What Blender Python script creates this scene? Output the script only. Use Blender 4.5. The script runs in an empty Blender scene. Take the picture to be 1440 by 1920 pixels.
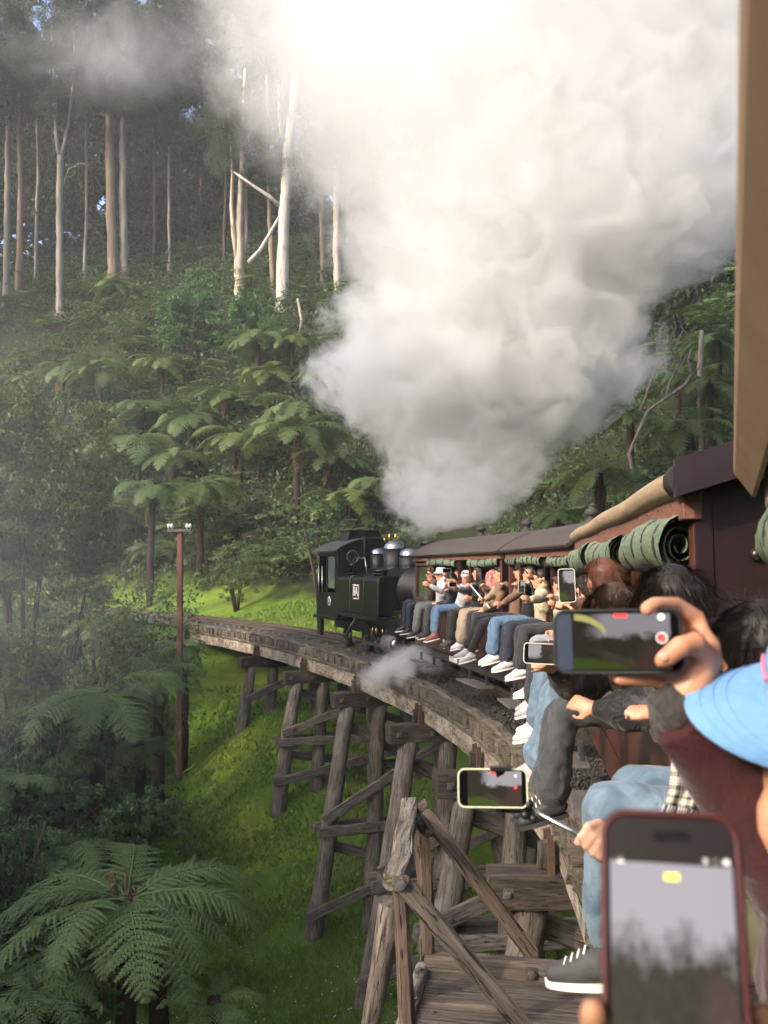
import bpy, bmesh, math, random
import numpy as np
from mathutils import Vector, Matrix, Quaternion, noise as mnoise

random.seed(7); rng = np.random.default_rng(7)
R = math.radians
scene = bpy.context.scene
COL = scene.collection

# ------------------------------------------------------------------ camera, sky, sun, exposure
FPX, EYE = 1700.0, 2.25                       # focal length in photo pixels, eye height over the rail
PITCH = math.atan(105 / FPX)
cam = bpy.data.cameras.new('camera'); cam_ob = bpy.data.objects.new('camera', cam); COL.objects.link(cam_ob)
cam.sensor_fit = 'HORIZONTAL'; cam.sensor_width = 36.0; cam.lens = 36.0 * FPX / 1440
cam.clip_start = 0.02; cam.clip_end = 900
cam_ob.location = (0, 0, EYE); cam_ob.rotation_euler = (math.pi / 2 + PITCH, 0, 0)
cam.dof.use_dof = True; cam.dof.focus_distance = 11.0; cam.dof.aperture_fstop = 9.0
scene.camera = cam_ob

SUN_AZ = (-0.80, -0.60)                       # towards the sun, plan view: from the left
SUN_EL = 27.0
world = bpy.data.worlds.new('World'); scene.world = world; world.use_nodes = True
wn = world.node_tree; bgn = wn.nodes['Background']
sky = wn.nodes.new('ShaderNodeTexSky'); sky.sky_type = 'NISHITA'; sky.sun_disc = False
sky.sun_elevation = R(SUN_EL); sky.sun_rotation = math.atan2(SUN_AZ[0], SUN_AZ[1])
sky.air_density = .65; sky.dust_density = 5.0; sky.ozone_density = 1.0
wn.links.new(sky.outputs[0], bgn.inputs[0]); bgn.inputs[1].default_value = 0.15
sun = bpy.data.lights.new('sun', 'SUN'); sun.energy = 1.12; sun.angle = R(0.6); sun.color = (1.0, 0.84, 0.64)
sun_ob = bpy.data.objects.new('sun', sun); COL.objects.link(sun_ob)
sd = Vector((SUN_AZ[0], SUN_AZ[1], 0)).normalized() * math.cos(R(SUN_EL)) + Vector((0, 0, math.sin(R(SUN_EL))))
sun_ob.rotation_euler = sd.to_track_quat('Z', 'Y').to_euler()
sun_ob.location = (-30, -30, 40)
scene.view_settings.view_transform = 'Standard'; scene.view_settings.look = 'None'
scene.view_settings.gamma = 1.0; scene.view_settings.exposure = 1.95
cy = scene.cycles
cy.use_denoising = True
try: cy.denoiser = 'OPENIMAGEDENOISE'
except Exception: pass
cy.use_adaptive_sampling = True; cy.adaptive_threshold = 0.03
cy.max_bounces = 6; cy.diffuse_bounces = 2; cy.glossy_bounces = 2; cy.transmission_bounces = 4
cy.volume_bounces = 4; cy.transparent_max_bounces = 8
cy.volume_step_rate = 1.0; cy.volume_max_steps = 256
cy.sample_clamp_indirect = 6.0

# ------------------------------------------------------------------ projection helpers (design measurements)
_u = Vector((0, -math.sin(PITCH), math.cos(PITCH))); _w = Vector((0, math.cos(PITCH), math.sin(PITCH)))
def ray(px, py): return _w + Vector(((px - 720) / FPX, 0, 0)) - _u * ((py - 960) / FPX)
def at(px, py, Y):
    d = ray(px, py); return Vector((0, 0, EYE)) + d * (Y / d.y)
def onz(px, py, z):
    d = ray(px, py); return Vector((0, 0, EYE)) + d * ((z - EYE) / d.z)

# ------------------------------------------------------------------ object helpers
WM = {}
def put(o, parent=None, m=None):
    m = Matrix.Identity(4) if m is None else m
    COL.objects.link(o)
    if parent is not None:
        o.parent = parent; o.matrix_basis = WM[parent.name].inverted() @ m
    else:
        o.matrix_basis = m
    WM[o.name] = m.copy()
    return o
def tag(o, label=None, cat=None, group=None, kind=None):
    if label: o['label'] = label
    if cat: o['category'] = cat
    if group: o['group'] = group
    if kind: o['kind'] = kind
    return o
def empty(name, m, label=None, cat=None, group=None, parent=None):
    if not isinstance(m, Matrix): m = Matrix.Translation(Vector(m))
    o = bpy.data.objects.new(name, None); o.empty_display_size = 0.2
    put(o, parent, m); return tag(o, label, cat, group)
def inst(name, mesh, parent=None, m=None, **k):
    o = bpy.data.objects.new(name, mesh); put(o, parent, m); return tag(o, **k) if k else o
def frame(p0, p1, up=(0, 0, 1)):
    """matrix with X from p0 to p1, Z near up, origin p0"""
    p0 = Vector(p0); x = (Vector(p1) - p0).normalized(); up = Vector(up)
    if abs(x.dot(up.normalized())) > 0.999: up = Vector((1, 0, 0)) if abs(x.x) < 0.9 else Vector((0, 1, 0))
    y = up.cross(x).normalized(); z = x.cross(y)
    m = Matrix((x, y, z)).transposed().to_4x4(); m.translation = p0; return m
def basis(loc, rz): return Matrix.Translation(Vector(loc)) @ Matrix.Rotation(rz, 4, 'Z')

class MB:
    """collects shapes, builds ONE mesh"""
    def __init__(s): s.v = []; s.f = []; s.mi = []; s.sm = []; s.m = 0; s.smooth = False
    def add(s, vs, fs, smooth=None):
        b = len(s.v); s.v += [tuple(v) for v in vs]
        for f in fs: s.f.append([i + b for i in f]); s.mi.append(s.m); s.sm.append(s.smooth if smooth is None else smooth)
        return s
    def box(s, c, d, m=None, ch=0.0):
        x, y, z = d[0] / 2, d[1] / 2, d[2] / 2
        if ch <= 0:
            vs = [(-x,-y,-z),(x,-y,-z),(x,y,-z),(-x,y,-z),(-x,-y,z),(x,-y,z),(x,y,z),(-x,y,z)]
            fs = [(0,3,2,1),(4,5,6,7),(0,1,5,4),(1,2,6,5),(2,3,7,6),(3,0,4,7)]
        else:
            bm = bmesh.new(); bmesh.ops.create_cube(bm, size=1.0)
            for v in bm.verts: v.co = Vector((v.co.x * d[0], v.co.y * d[1], v.co.z * d[2]))
            bmesh.ops.bevel(bm, geom=bm.edges[:], offset=ch, segments=1, affect='EDGES', profile=0.5)
            bm.verts.index_update()
            vs = [v.co.copy() for v in bm.verts]; fs = [[v.index for v in f.verts] for f in bm.faces]; bm.free()
        c = Vector(c); vs = [Vector(v) for v in vs]
        if m is not None: vs = [m @ v for v in vs]
        return s.add([v + c for v in vs], fs)
    def bar(s, p0, p1, w, h, up=(0, 0, 1), ch=0.0):
        m = frame(p0, p1, up); L = (Vector(p1) - Vector(p0)).length
        t = MB(); t.box((L / 2, 0, 0), (L, w, h), ch=ch)
        return s.add([m @ Vector(v) for v in t.v], t.f)
    def tube(s, pts, rad, n=8, cap=True, flat=1.0, smooth=True, up=(0, 0, 1)):
        pts = [Vector(p) for p in pts]
        if not hasattr(rad, '__len__'): rad = [rad] * len(pts)
        vs = []; prev = None
        for i, p in enumerate(pts):
            t = (pts[min(i + 1, len(pts) - 1)] - pts[max(i - 1, 0)])
            if t.length < 1e-9: t = Vector((0, 0, 1))
            t.normalize()
            if prev is None:
                u = Vector(up)
                if abs(u.dot(t)) > 0.95: u = Vector((1, 0, 0)) if abs(t.x) < 0.9 else Vector((0, 1, 0))
                a = (u - t * u.dot(t)).normalized()
            else:
                a = prev - t * prev.dot(t)
                a = a.normalized() if a.length > 1e-6 else prev
            b = t.cross(a); prev = a
            for k in range(n):
                an = 2 * math.pi * k / n
                vs.append(p + a * (math.cos(an) * rad[i] * flat) + b * (math.sin(an) * rad[i]))
        fs = []
        for i in range(len(pts) - 1):
            for k in range(n):
                fs.append((i * n + k, i * n + (k + 1) % n, (i + 1) * n + (k + 1) % n, (i + 1) * n + k))
        s.add(vs, fs, smooth)
        if cap:
            b = len(s.v) - len(vs)
            s.f.append([b + k for k in range(n)][::-1]); s.mi.append(s.m); s.sm.append(False)
            q = b + (len(pts) - 1) * n
            s.f.append([q + k for k in range(n)]); s.mi.append(s.m); s.sm.append(False)
        return s
    def lathe(s, prof, n=16, m=None, smooth=True):
        """prof: (radius, z) list, axis Z"""
        vs = []; fs = []
        for r, z in prof:
            for k in range(n):
                a = 2 * math.pi * k / n; vs.append(Vector((r * math.cos(a), r * math.sin(a), z)))
        for i in range(len(prof) - 1):
            for k in range(n): fs.append((i * n + k, i * n + (k + 1) % n, (i + 1) * n + (k + 1) % n, (i + 1) * n + k))
        fs.append([k for k in range(n)][::-1]); fs.append([(len(prof) - 1) * n + k for k in range(n)])
        if m is not None: vs = [m @ v for v in vs]
        return s.add(vs, fs, smooth)
    def ball(s, c, r, n=10, m=None):
        r = (r, r, r) if not hasattr(r, '__len__') else r
        vs = []; fs = []; h = n // 2 + 1
        for i in range(h + 1):
            ph = math.pi * i / h
            for k in range(n):
                th = 2 * math.pi * k / n
                v = Vector((math.sin(ph) * math.cos(th) * r[0], math.sin(ph) * math.sin(th) * r[1], math.cos(ph) * r[2]))
                vs.append((m @ v if m is not None else v) + Vector(c))
        for i in range(h):
            for k in range(n): fs.append((i * n + k, (i + 1) * n + k, (i + 1) * n + (k + 1) % n, i * n + (k + 1) % n))
        return s.add(vs, fs, True)
    def prism(s, poly, axis, a, b):
        """poly: 2D outline, extruded along axis ('x','y','z') from a to b"""
        def P(p, t): return {'x': (t, p[0], p[1]), 'y': (p[0], t, p[1]), 'z': (p[0], p[1], t)}[axis]
        n = len(poly); vs = [P(p, a) for p in poly] + [P(p, b) for p in poly]
        fs = [list(range(n))[::-1], list(range(n, 2 * n))] + [(i, (i + 1) % n, n + (i + 1) % n, n + i) for i in range(n)]
        return s.add(vs, fs)
    def mesh(s, name, mats):
        me = bpy.data.meshes.new(name); me.from_pydata([tuple(v) for v in s.v], [], s.f)
        for m in (mats if isinstance(mats, (list, tuple)) else [mats]): me.materials.append(m)
        me.polygons.foreach_set('material_index', s.mi); me.polygons.foreach_set('use_smooth', s.sm)
        me.validate(clean_customdata=False); me.update()
        bm = bmesh.new(); bm.from_mesh(me); bmesh.ops.recalc_face_normals(bm, faces=bm.faces[:]); bm.to_mesh(me); bm.free()
        return me
    def build(s, name, mats, parent=None, m=None, local=False, **k):
        """vertices in world space (m None) or, with m, in the space of m"""
        return inst(name, s.mesh(name, mats), parent, m, **k)

def raw_mesh(name, v, f, mat, smooth=False):
    """numpy arrays v (n,3), f (m,k): fast mesh"""
    me = bpy.data.meshes.new(name); v = np.asarray(v, np.float32); f = np.asarray(f, np.int32)
    k = f.shape[1]
    me.vertices.add(len(v)); me.vertices.foreach_set('co', v.ravel())
    me.loops.add(f.size); me.loops.foreach_set('vertex_index', f.ravel())
    me.polygons.add(len(f)); me.polygons.foreach_set('loop_start', np.arange(0, f.size, k, dtype=np.int32))
    me.polygons.foreach_set('loop_total', np.full(len(f), k, np.int32))
    if smooth: me.polygons.foreach_set('use_smooth', np.ones(len(f), bool))
    for m in (mat if isinstance(mat, (list, tuple)) else [mat]): me.materials.append(m)
    me.update(calc_edges=True); me.validate(); return me

# ------------------------------------------------------------------ materials
def _mix(nt, a, b, fac, mode='MIX'):
    n = nt.nodes.new('ShaderNodeMix'); n.data_type = 'RGBA'; n.blend_type = mode
    for sock, val in ((0, fac), (6, a), (7, b)):
        if hasattr(val, 'links'): nt.links.new(val, n.inputs[sock])
        elif sock == 0: n.inputs[0].default_value = val
        else: n.inputs[sock].default_value = (*val, 1) if len(val) == 3 else val
    return n.outputs[2]
def _math(nt, op, a, b=None, c=None, clamp=False):
    n = nt.nodes.new('ShaderNodeMath'); n.operation = op; n.use_clamp = clamp
    for i, val in enumerate((a, b, c)):
        if val is None: continue
        if hasattr(val, 'links'): nt.links.new(val, n.inputs[i])
        else: n.inputs[i].default_value = val
    return n.outputs[0]
def _coord(nt, kind='Object', scale=(1, 1, 1)):
    t = nt.nodes.new('ShaderNodeTexCoord') if kind != 'Position' else nt.nodes.new('ShaderNodeNewGeometry')
    mp = nt.nodes.new('ShaderNodeMapping'); mp.inputs['Scale'].default_value = scale
    nt.links.new(t.outputs[kind], mp.inputs['Vector'])
    return mp.outputs[0]
def _noise(nt, vec, scale, detail=4, rough=0.55, dist=0.0):
    n = nt.nodes.new('ShaderNodeTexNoise'); n.inputs['Scale'].default_value = scale; n.inputs['Detail'].default_value = detail
    n.inputs['Roughness'].default_value = rough; n.inputs['Distortion'].default_value = dist
    if vec is not None: nt.links.new(vec, n.inputs['Vector'])
    return n.outputs[0]
def _ramp(nt, fac, lo, hi):
    n = nt.nodes.new('ShaderNodeMapRange'); n.inputs[1].default_value = lo; n.inputs[2].default_value = hi
    nt.links.new(fac, n.inputs[0]); return n.outputs[0]
def new_mat(name):
    m = bpy.data.materials.new(name); m.use_nodes = True
    return m, m.node_tree, m.node_tree.nodes['Principled BSDF']
def _bump(nt, bs, h, strength=0.3, dist=0.02):
    b = nt.nodes.new('ShaderNodeBump'); b.inputs['Strength'].default_value = strength; b.inputs['Distance'].default_value = dist
    nt.links.new(h, b.inputs['Height']); nt.links.new(b.outputs[0], bs.inputs['Normal'])
def objrand(nt):
    return nt.nodes.new('ShaderNodeObjectInfo').outputs['Random']

def plain(name, c1, c2=None, scale=6, rough=0.6, metal=0.0, bump=0.0, bscale=40, kind='Object', stretch=(1, 1, 1), spec=0.4, vary=0.0):
    m, nt, bs = new_mat(name); c2 = c2 or tuple(x * 0.75 for x in c1)
    co = _coord(nt, kind, stretch)
    col = _mix(nt, c1, c2, _ramp(nt, _noise(nt, co, scale, 5, 0.6), 0.3, 0.7))
    if vary:
        col = _mix(nt, col, (0.02, 0.02, 0.02), _math(nt, 'MULTIPLY', objrand(nt), vary))
    nt.links.new(col, bs.inputs['Base Color'])
    bs.inputs['Roughness'].default_value = rough; bs.inputs['Metallic'].default_value = metal
    bs.inputs['Specular IOR Level'].default_value = spec
    if bump: _bump(nt, bs, _noise(nt, co, bscale, 4, 0.6), bump, 0.01)
    return m

def wood(name, c1, c2, c3, grain=1.0, rough=0.85, stain=0.5, moss=0.0, axis=(0.7, 9, 9)):
    """weathered timber: grain runs along the piece's own X axis"""
    m, nt, bs = new_mat(name)
    oi = nt.nodes.new('ShaderNodeObjectInfo'); t = nt.nodes.new('ShaderNodeTexCoord')
    ad = nt.nodes.new('ShaderNodeVectorMath'); ad.operation = 'MULTIPLY_ADD'
    nt.links.new(oi.outputs['Random'], ad.inputs[0]); ad.inputs[1].default_value = (37, 91, 53); nt.links.new(t.outputs['Object'], ad.inputs[2])
    mp = nt.nodes.new('ShaderNodeMapping'); mp.inputs['Scale'].default_value = axis; nt.links.new(ad.outputs[0], mp.inputs[0])
    g = _noise(nt, mp.outputs[0], 3.0 * grain, 8, 0.65, 0.6)
    big = _noise(nt, ad.outputs[0], 1.7, 3, 0.6)
    fine = _noise(nt, mp.outputs[0], 11.0 * grain, 5, 0.7, 0.3)
    col = _mix(nt, c1, c2, _ramp(nt, g, 0.40, 0.60)); col = _mix(nt, col, c2, _math(nt, 'MULTIPLY', _ramp(nt, fine, .5, .7), .6))
    col = _mix(nt, col, c3, _math(nt, 'MULTIPLY', _ramp(nt, big, 0.45, 0.75), stain))
    cr = _ramp(nt, _noise(nt, mp.outputs[0], 6.0 * grain, 3, 0.5, 1.2), 0.60, 0.66)
    col = _mix(nt, col, (0.012, 0.010, 0.008), _math(nt, 'MULTIPLY', cr, 0.9))
    br = _math(nt, 'MULTIPLY_ADD', oi.outputs['Random'], 0.5, 0.75)
    col = _mix(nt, (0, 0, 0), col, br)
    if moss:
        gm = nt.nodes.new('ShaderNodeNewGeometry')
        mf = _math(nt, 'MULTIPLY', _ramp(nt, _noise(nt, gm.outputs['Position'], 2.2, 5, 0.7), 0.56, 0.68), moss)
        col = _mix(nt, col, (0.055, 0.075, 0.015), mf)
    nt.links.new(col, bs.inputs['Base Color']); bs.inputs['Roughness'].default_value = rough
    bs.inputs['Specular IOR Level'].default_value = 0.25
    hh = _math(nt, 'SUBTRACT', _math(nt, 'ADD', g, _math(nt, 'MULTIPLY', fine, .4)), _math(nt, 'MULTIPLY', cr, 0.6))
    _bump(nt, bs, hh, 0.9, 0.02)
    return m

def leafmat(name, c1, c2, rough=0.55, trans=0.35, pscale=0.6, vary=0.35):
    m, nt, bs = new_mat(name)
    gm = nt.nodes.new('ShaderNodeNewGeometry')
    f = _ramp(nt, _noise(nt, gm.outputs['Position'], pscale, 3, 0.6), 0.35, 0.65)
    f2 = gm.outputs['Random Per Island']
    col = _mix(nt, c1, c2, f)
    col = _mix(nt, col, tuple(min(1, x * 2.0) for x in c2), _math(nt, 'MULTIPLY', f2, vary))
    col = _mix(nt, col, tuple(x * 0.5 for x in c1), _math(nt, 'MULTIPLY', objrand(nt), 0.4))
    nt.links.new(col, bs.inputs['Base Color']); bs.inputs['Roughness'].default_value = rough
    bs.inputs['Specular IOR Level'].default_value = 0.3
    tr = nt.nodes.new('ShaderNodeBsdfTranslucent'); nt.links.new(col, tr.inputs[0])
    mx = nt.nodes.new('ShaderNodeMixShader'); mx.inputs[0].default_value = trans
    nt.links.new(bs.outputs[0], mx.inputs[1]); nt.links.new(tr.outputs[0], mx.inputs[2])
    nt.links.new(mx.outputs[0], nt.nodes['Material Output'].inputs[0])
    return m

M = {}
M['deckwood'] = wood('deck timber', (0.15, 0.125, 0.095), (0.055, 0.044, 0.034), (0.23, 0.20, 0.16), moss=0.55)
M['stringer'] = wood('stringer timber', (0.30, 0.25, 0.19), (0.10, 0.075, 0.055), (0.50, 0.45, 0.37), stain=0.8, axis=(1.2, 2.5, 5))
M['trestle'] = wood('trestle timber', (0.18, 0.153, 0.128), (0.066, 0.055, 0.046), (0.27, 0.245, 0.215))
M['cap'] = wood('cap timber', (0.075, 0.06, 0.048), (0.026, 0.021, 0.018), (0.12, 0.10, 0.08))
M['brace'] = wood('brace timber', (0.16, 0.14, 0.12), (0.075, 0.06, 0.052), (0.22, 0.20, 0.18))
M['rail_wood'] = wood('handrail timber', (0.29, 0.26, 0.215), (0.10, 0.085, 0.07), (0.38, 0.33, 0.27), grain=1.3)
M['red_wood'] = wood('red brown timber', (0.14, 0.108, 0.09), (0.058, 0.047, 0.041), (0.15, 0.09, 0.068))
M['plank'] = wood('platform plank', (0.145, 0.12, 0.10), (0.045, 0.036, 0.031), (0.20, 0.175, 0.15), axis=(0.6, 14, 14))
M['iron'] = plain('rusty iron', (0.05, 0.035, 0.028), (0.10, 0.055, 0.035), 20, 0.75, 0.3)
M['bolt'] = plain('galvanised bolt', (0.16, 0.16, 0.16), (0.09, 0.075, 0.065), 30, 0.55, 0.6)
M['rail'] = plain('rail steel', (0.11, 0.085, 0.07), (0.07, 0.05, 0.04), 8, 0.5, 0.4)
M['railtop'] = plain('polished rail head', (0.36, 0.34, 0.32), (0.25, 0.22, 0.2), 8, 0.3, 0.9)
# ------------------------------------------------------------------ the line of the bridge (left edge of the deck, seen in plan)
_ey = np.array([-8, -3, 0, 2, 4, 6.46, 8.1, 10.05, 13.2, 16.85, 20.5, 24.75, 31, 36.6, 44, 52, 60, 70], float)
_ex = np.array([-4.6, -1.25, 0.02, .6, 1.05, 1.42, 1.59, 1.64, 1.38, .78, -.22, -1.75, -4.6, -8.0, -13.5, -20.6, -28.6, -39.5], float)
def _spline(xs, ys):
    n = len(xs); h = np.diff(xs); A = np.zeros((n, n)); r = np.zeros(n); A[0, 0] = A[-1, -1] = 1
    for i in range(1, n - 1):
        A[i, i-1] = h[i-1]; A[i, i] = 2 * (h[i-1] + h[i]); A[i, i+1] = h[i]
        r[i] = 6 * ((ys[i+1] - ys[i]) / h[i] - (ys[i] - ys[i-1]) / h[i-1])
    m = np.linalg.solve(A, r)
    def fn(x):
        i = int(np.clip(np.searchsorted(xs, x) - 1, 0, n - 2)); a = xs[i+1] - x; b = x - xs[i]
        return (m[i]*a**3 + m[i+1]*b**3) / (6*h[i]) + (ys[i]/h[i] - m[i]*h[i]/6)*a + (ys[i+1]/h[i] - m[i+1]*h[i]/6)*b
    return fn
_E = _spline(_ey, _ex)
def tdir(y):
    d = Vector((_E(y + .15) - _E(y - .15), .3, 0)); return d.normalized()
def trk(y, off, z=0.0):
    """point at the edge station y, 'off' metres to the right of the deck edge"""
    d = tdir(y); n = Vector((d.y, -d.x, 0)); return Vector((_E(y), y, z)) + n * off
def trot(y): d = tdir(y); return math.atan2(d.y, d.x)
# stations at equal arc length
_st = np.arange(-6, 66, .02); _sx = np.array([_E(y) for y in _st])
_sl = np.concatenate([[0], np.cumsum(np.hypot(np.diff(_st), np.diff(_sx)))])
def stations(y0, y1, step):
    a, b = np.interp([y0, y1], _st, _sl); n = int((b - a) / step)
    return [float(np.interp(a + i * step, _sl, _st)) for i in range(n + 1)]
TC = 1.4                                     # track centre from the deck edge

# ------------------------------------------------------------------ terrain
_cp = np.array([
 (-3.6,30.2,-2.4),(-1.7,26,-4.0),(-.2,21.7,-6.2),(.8,17.3,-5.7),(1.4,13.3,-4.7),(1.6,9,-4.0),(.5,4,-3.4),(0,0,-3.2),(0,-6,-3.0),
 (-1.5,31.5,-2.6),(.6,27,-4.1),(2.5,22,-6.0),(3.5,17,-5.4),(4,12,-4.2),(4,6,-3.5),
 (-6.8,29,-4.5),(-4.5,24,-5.8),(-4,19,-6.2),(-3,13,-5.2),(-3,8,-4.6),(-8,12,-3.4),(-8,20,-3.6),(-10.5,28,-2.6),(-13,33,-1.6),(-6,4,-4.0),(-12,6,-2.6),(-16,20,-1.2),(-18,30,-.4),
 (-7.4,37,-.35),(-6.2,38,-.3),(-9.5,40,-.33),(-8,41,-.33),(-12.5,44,-.33),(-11.2,45.5,-.3),(-19.6,52,-.33),(-27.6,60,-.33),(-38,70,-.3),
 (-16,42,-.6),(-22,48,-1.4),(-32,56,-1.2),(-45,66,0),
 (-3,38,-.2),(1,36,-.8),(-4,43,1.0),(-10,48,1.0),(-16,53,1.2),(0,44,2.0),(4,40,2.2),(4,33,0),(6,28,0),(7,22,-.5),(7,16,-1.2),(7,9,-1.6),(8,2,-1.6),
 (0,50,6.6),(-8,52,5.6),(-16,57,6.5),(-26,64,7),(5,46,6.8),(10,40,7.0),(11,32,5.0),(13,24,3.8),(13,14,2.5),(14,4,1.5),
 (0,57,13),(-9,60,13),(-18,65,13.5),(-28,72,14),(8,53,14),(16,44,14),(20,32,12),(20,20,9),(22,8,6),
 (0,66,20),(-10,69,20),(-22,74,22.5),(-34,78,23.5),(10,62,21),(22,52,21),(30,36,20),
 (0,80,30),(-18,84,30.5),(-34,90,32),(14,78,32),(32,60,31),(45,40,29),
 (0,96,41),(-26,100,41),(0,115,50),(-40,125,47),(40,100,48),(70,60,40),(0,160,58),(-80,150,46),(80,140,58),(110,60,48),(0,260,60),(-150,240,48),(150,240,60),(260,60,60),
 (-24,10,-2.5),(-32,28,-1),(-30,0,2),(-26,-14,3.5),(-14,-16,-1),(0,-20,-2),(-44,20,3),(-60,50,4),(-46,-6,14),(-38,-26,13),(-58,-30,23),(-24,-40,8),(10,-40,2),(30,-30,6),(40,0,14),  # includes an unseen ridge at left rear, raised to block the low sun
 (-80,10,16),(-90,-60,36),(-30,-90,30),(60,-80,24),(100,-20,34),(-140,60,22),(-160,-60,48),(-60,-180,50),(90,-190,50),(220,-120,60),(-260,120,40),(-260,-200,60),(260,-260,60),(0,-280,60),(300,300,70),(-300,300,55)], float)
_sc = 60.0
def _rbf(r): return -r                                    # polyharmonic (linear) surface through the points
_d = np.hypot(_cp[:, None, 0] - _cp[None, :, 0], _cp[:, None, 1] - _cp[None, :, 1])
_A = np.zeros((len(_cp) + 3,) * 2); _n = len(_cp)
_K = _rbf(np.sqrt(_d**2 + 2.0)) - 0.25 * np.eye(_n) * 0
_A[:_n, :_n] = _K; _A[:_n, _n] = 1; _A[:_n, _n+1:] = _cp[:, :2] / _sc; _A[_n, :_n] = 1; _A[_n+1:, :_n] = _cp[:, :2].T / _sc
_W = np.linalg.solve(_A, np.concatenate([_cp[:, 2], np.zeros(3)]))
def ground(x, y):
    x = np.asarray(x, float); y = np.asarray(y, float); sh = x.shape; x = x.ravel(); y = y.ravel(); out = np.zeros(len(x))
    for i in range(0, len(x), 40000):
        xx, yy = x[i:i+40000], y[i:i+40000]
        d = np.sqrt((xx[:, None] - _cp[None, :, 0])**2 + (yy[:, None] - _cp[None, :, 1])**2 + 2.0)
        out[i:i+40000] = _rbf(d) @ _W[:_n] + _W[_n] + (xx * _W[_n+1] + yy * _W[_n+2]) / _sc
    return out.reshape(sh)
def gz(x, y): return float(ground(np.array([x]), np.array([y]))[0])
def hit(px, py, y0=20, y1=140):
    """where the sight line of a photo pixel meets the terrain"""
    ys = np.arange(y0, y1, .25); d = ray(px, py); xs = d.x / d.y * ys; zs = EYE + d.z / d.y * ys
    g = ground(xs, ys); k = np.argmax(g > zs) if (g > zs).any() else len(ys) - 1
    return Vector((xs[k], ys[k], g[k]))
def _axis(lo, a, b, hi, fine, n):
    mid = np.arange(a, b, fine); q = np.linspace(0, 1, n + 1)[1:] ** 2
    return np.concatenate([(a - (a - lo) * q)[::-1], mid, b + (hi - b) * q])
gx = _axis(-330, -34, 30, 330, .5, 26); gy = _axis(-330, -4, 84, 330, .5, 26)
GX, GY = np.meshgrid(gx, gy); GZ = ground(GX, GY)
GZ = GZ + np.vectorize(lambda x, y: 0.10 * mnoise.noise((x * .7, y * .7, 0)) + .05 * mnoise.noise((x * 1.9, y * 1.9, 3)))(GX, GY)
nx, ny = len(gx), len(gy); ii = (np.arange(ny - 1)[:, None] * nx + np.arange(nx - 1)[None, :]).ravel()
def ground_mat():
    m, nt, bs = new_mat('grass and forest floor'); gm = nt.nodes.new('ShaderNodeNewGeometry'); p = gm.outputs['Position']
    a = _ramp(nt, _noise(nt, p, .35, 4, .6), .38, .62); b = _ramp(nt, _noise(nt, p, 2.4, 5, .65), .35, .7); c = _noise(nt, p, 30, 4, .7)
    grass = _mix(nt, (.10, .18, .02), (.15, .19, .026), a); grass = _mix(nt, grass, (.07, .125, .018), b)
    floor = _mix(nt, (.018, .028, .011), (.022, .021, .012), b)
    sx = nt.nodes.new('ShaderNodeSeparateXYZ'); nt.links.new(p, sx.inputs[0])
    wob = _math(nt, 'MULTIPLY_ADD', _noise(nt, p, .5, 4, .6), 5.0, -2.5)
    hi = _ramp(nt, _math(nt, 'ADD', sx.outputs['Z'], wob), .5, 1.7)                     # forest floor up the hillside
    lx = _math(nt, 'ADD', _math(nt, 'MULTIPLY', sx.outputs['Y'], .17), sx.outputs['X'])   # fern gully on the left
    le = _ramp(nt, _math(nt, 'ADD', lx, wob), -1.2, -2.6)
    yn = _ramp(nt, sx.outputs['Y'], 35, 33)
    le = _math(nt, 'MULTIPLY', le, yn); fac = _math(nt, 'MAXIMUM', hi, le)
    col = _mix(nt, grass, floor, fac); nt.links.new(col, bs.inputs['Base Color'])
    bs.inputs['Roughness'].default_value = .95; bs.inputs['Specular IOR Level'].default_value = .1
    _bump(nt, bs, c, .8, .06); return m
M['ground'] = ground_mat()
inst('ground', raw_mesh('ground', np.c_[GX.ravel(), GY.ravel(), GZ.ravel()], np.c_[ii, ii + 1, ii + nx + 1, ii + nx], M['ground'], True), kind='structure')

# ------------------------------------------------------------------ trestle bridge
def beam_mesh(name, L, w, h, mat, seg=5, jit=.012, ch=.02, seed=0, endjit=.02):
    """weathered squared timber along X from 0 to L, centred on Y, Z"""
    rs = np.random.default_rng(seed); t = MB(); y, z = w / 2, h / 2; c = min(ch, y * .5, z * .5)
    prof = [(-y + c, -z), (y - c, -z), (y, -z + c), (y, z - c), (y - c, z), (-y + c, z), (-y, z - c), (-y, -z + c)]
    vs = []; n = 8
    for i in range(seg + 1):
        oy, oz = rs.normal(0, jit * .5, 2) if 0 < i < seg else (0, 0)
        for (a, b) in prof:
            q = rs.normal(0, jit * .35, 2); ex = rs.normal(0, endjit) if i in (0, seg) else 0
            vs.append((L * i / seg + ex, a + oy + q[0], b + oz + q[1]))
    fs = [(i * n + k, i * n + (k + 1) % n, (i + 1) * n + (k + 1) % n, (i + 1) * n + k) for i in range(seg) for k in range(n)]
    fs += [list(range(n))[::-1], [seg * n + k for k in range(n)]]
    t.add(vs, fs); return t.mesh(name, mat)
_bmc = {}
def beam(name, p0, p1, w, h, mat, parent, up=(0, 0, 1), seed=0, **k):
    L = (Vector(p1) - Vector(p0)).length
    return inst(name, beam_mesh(name, L, w, h, mat, seg=max(3, int(L / .35)), seed=seed + int(L * 100), **k), parent, frame(p0, p1, up))
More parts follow.
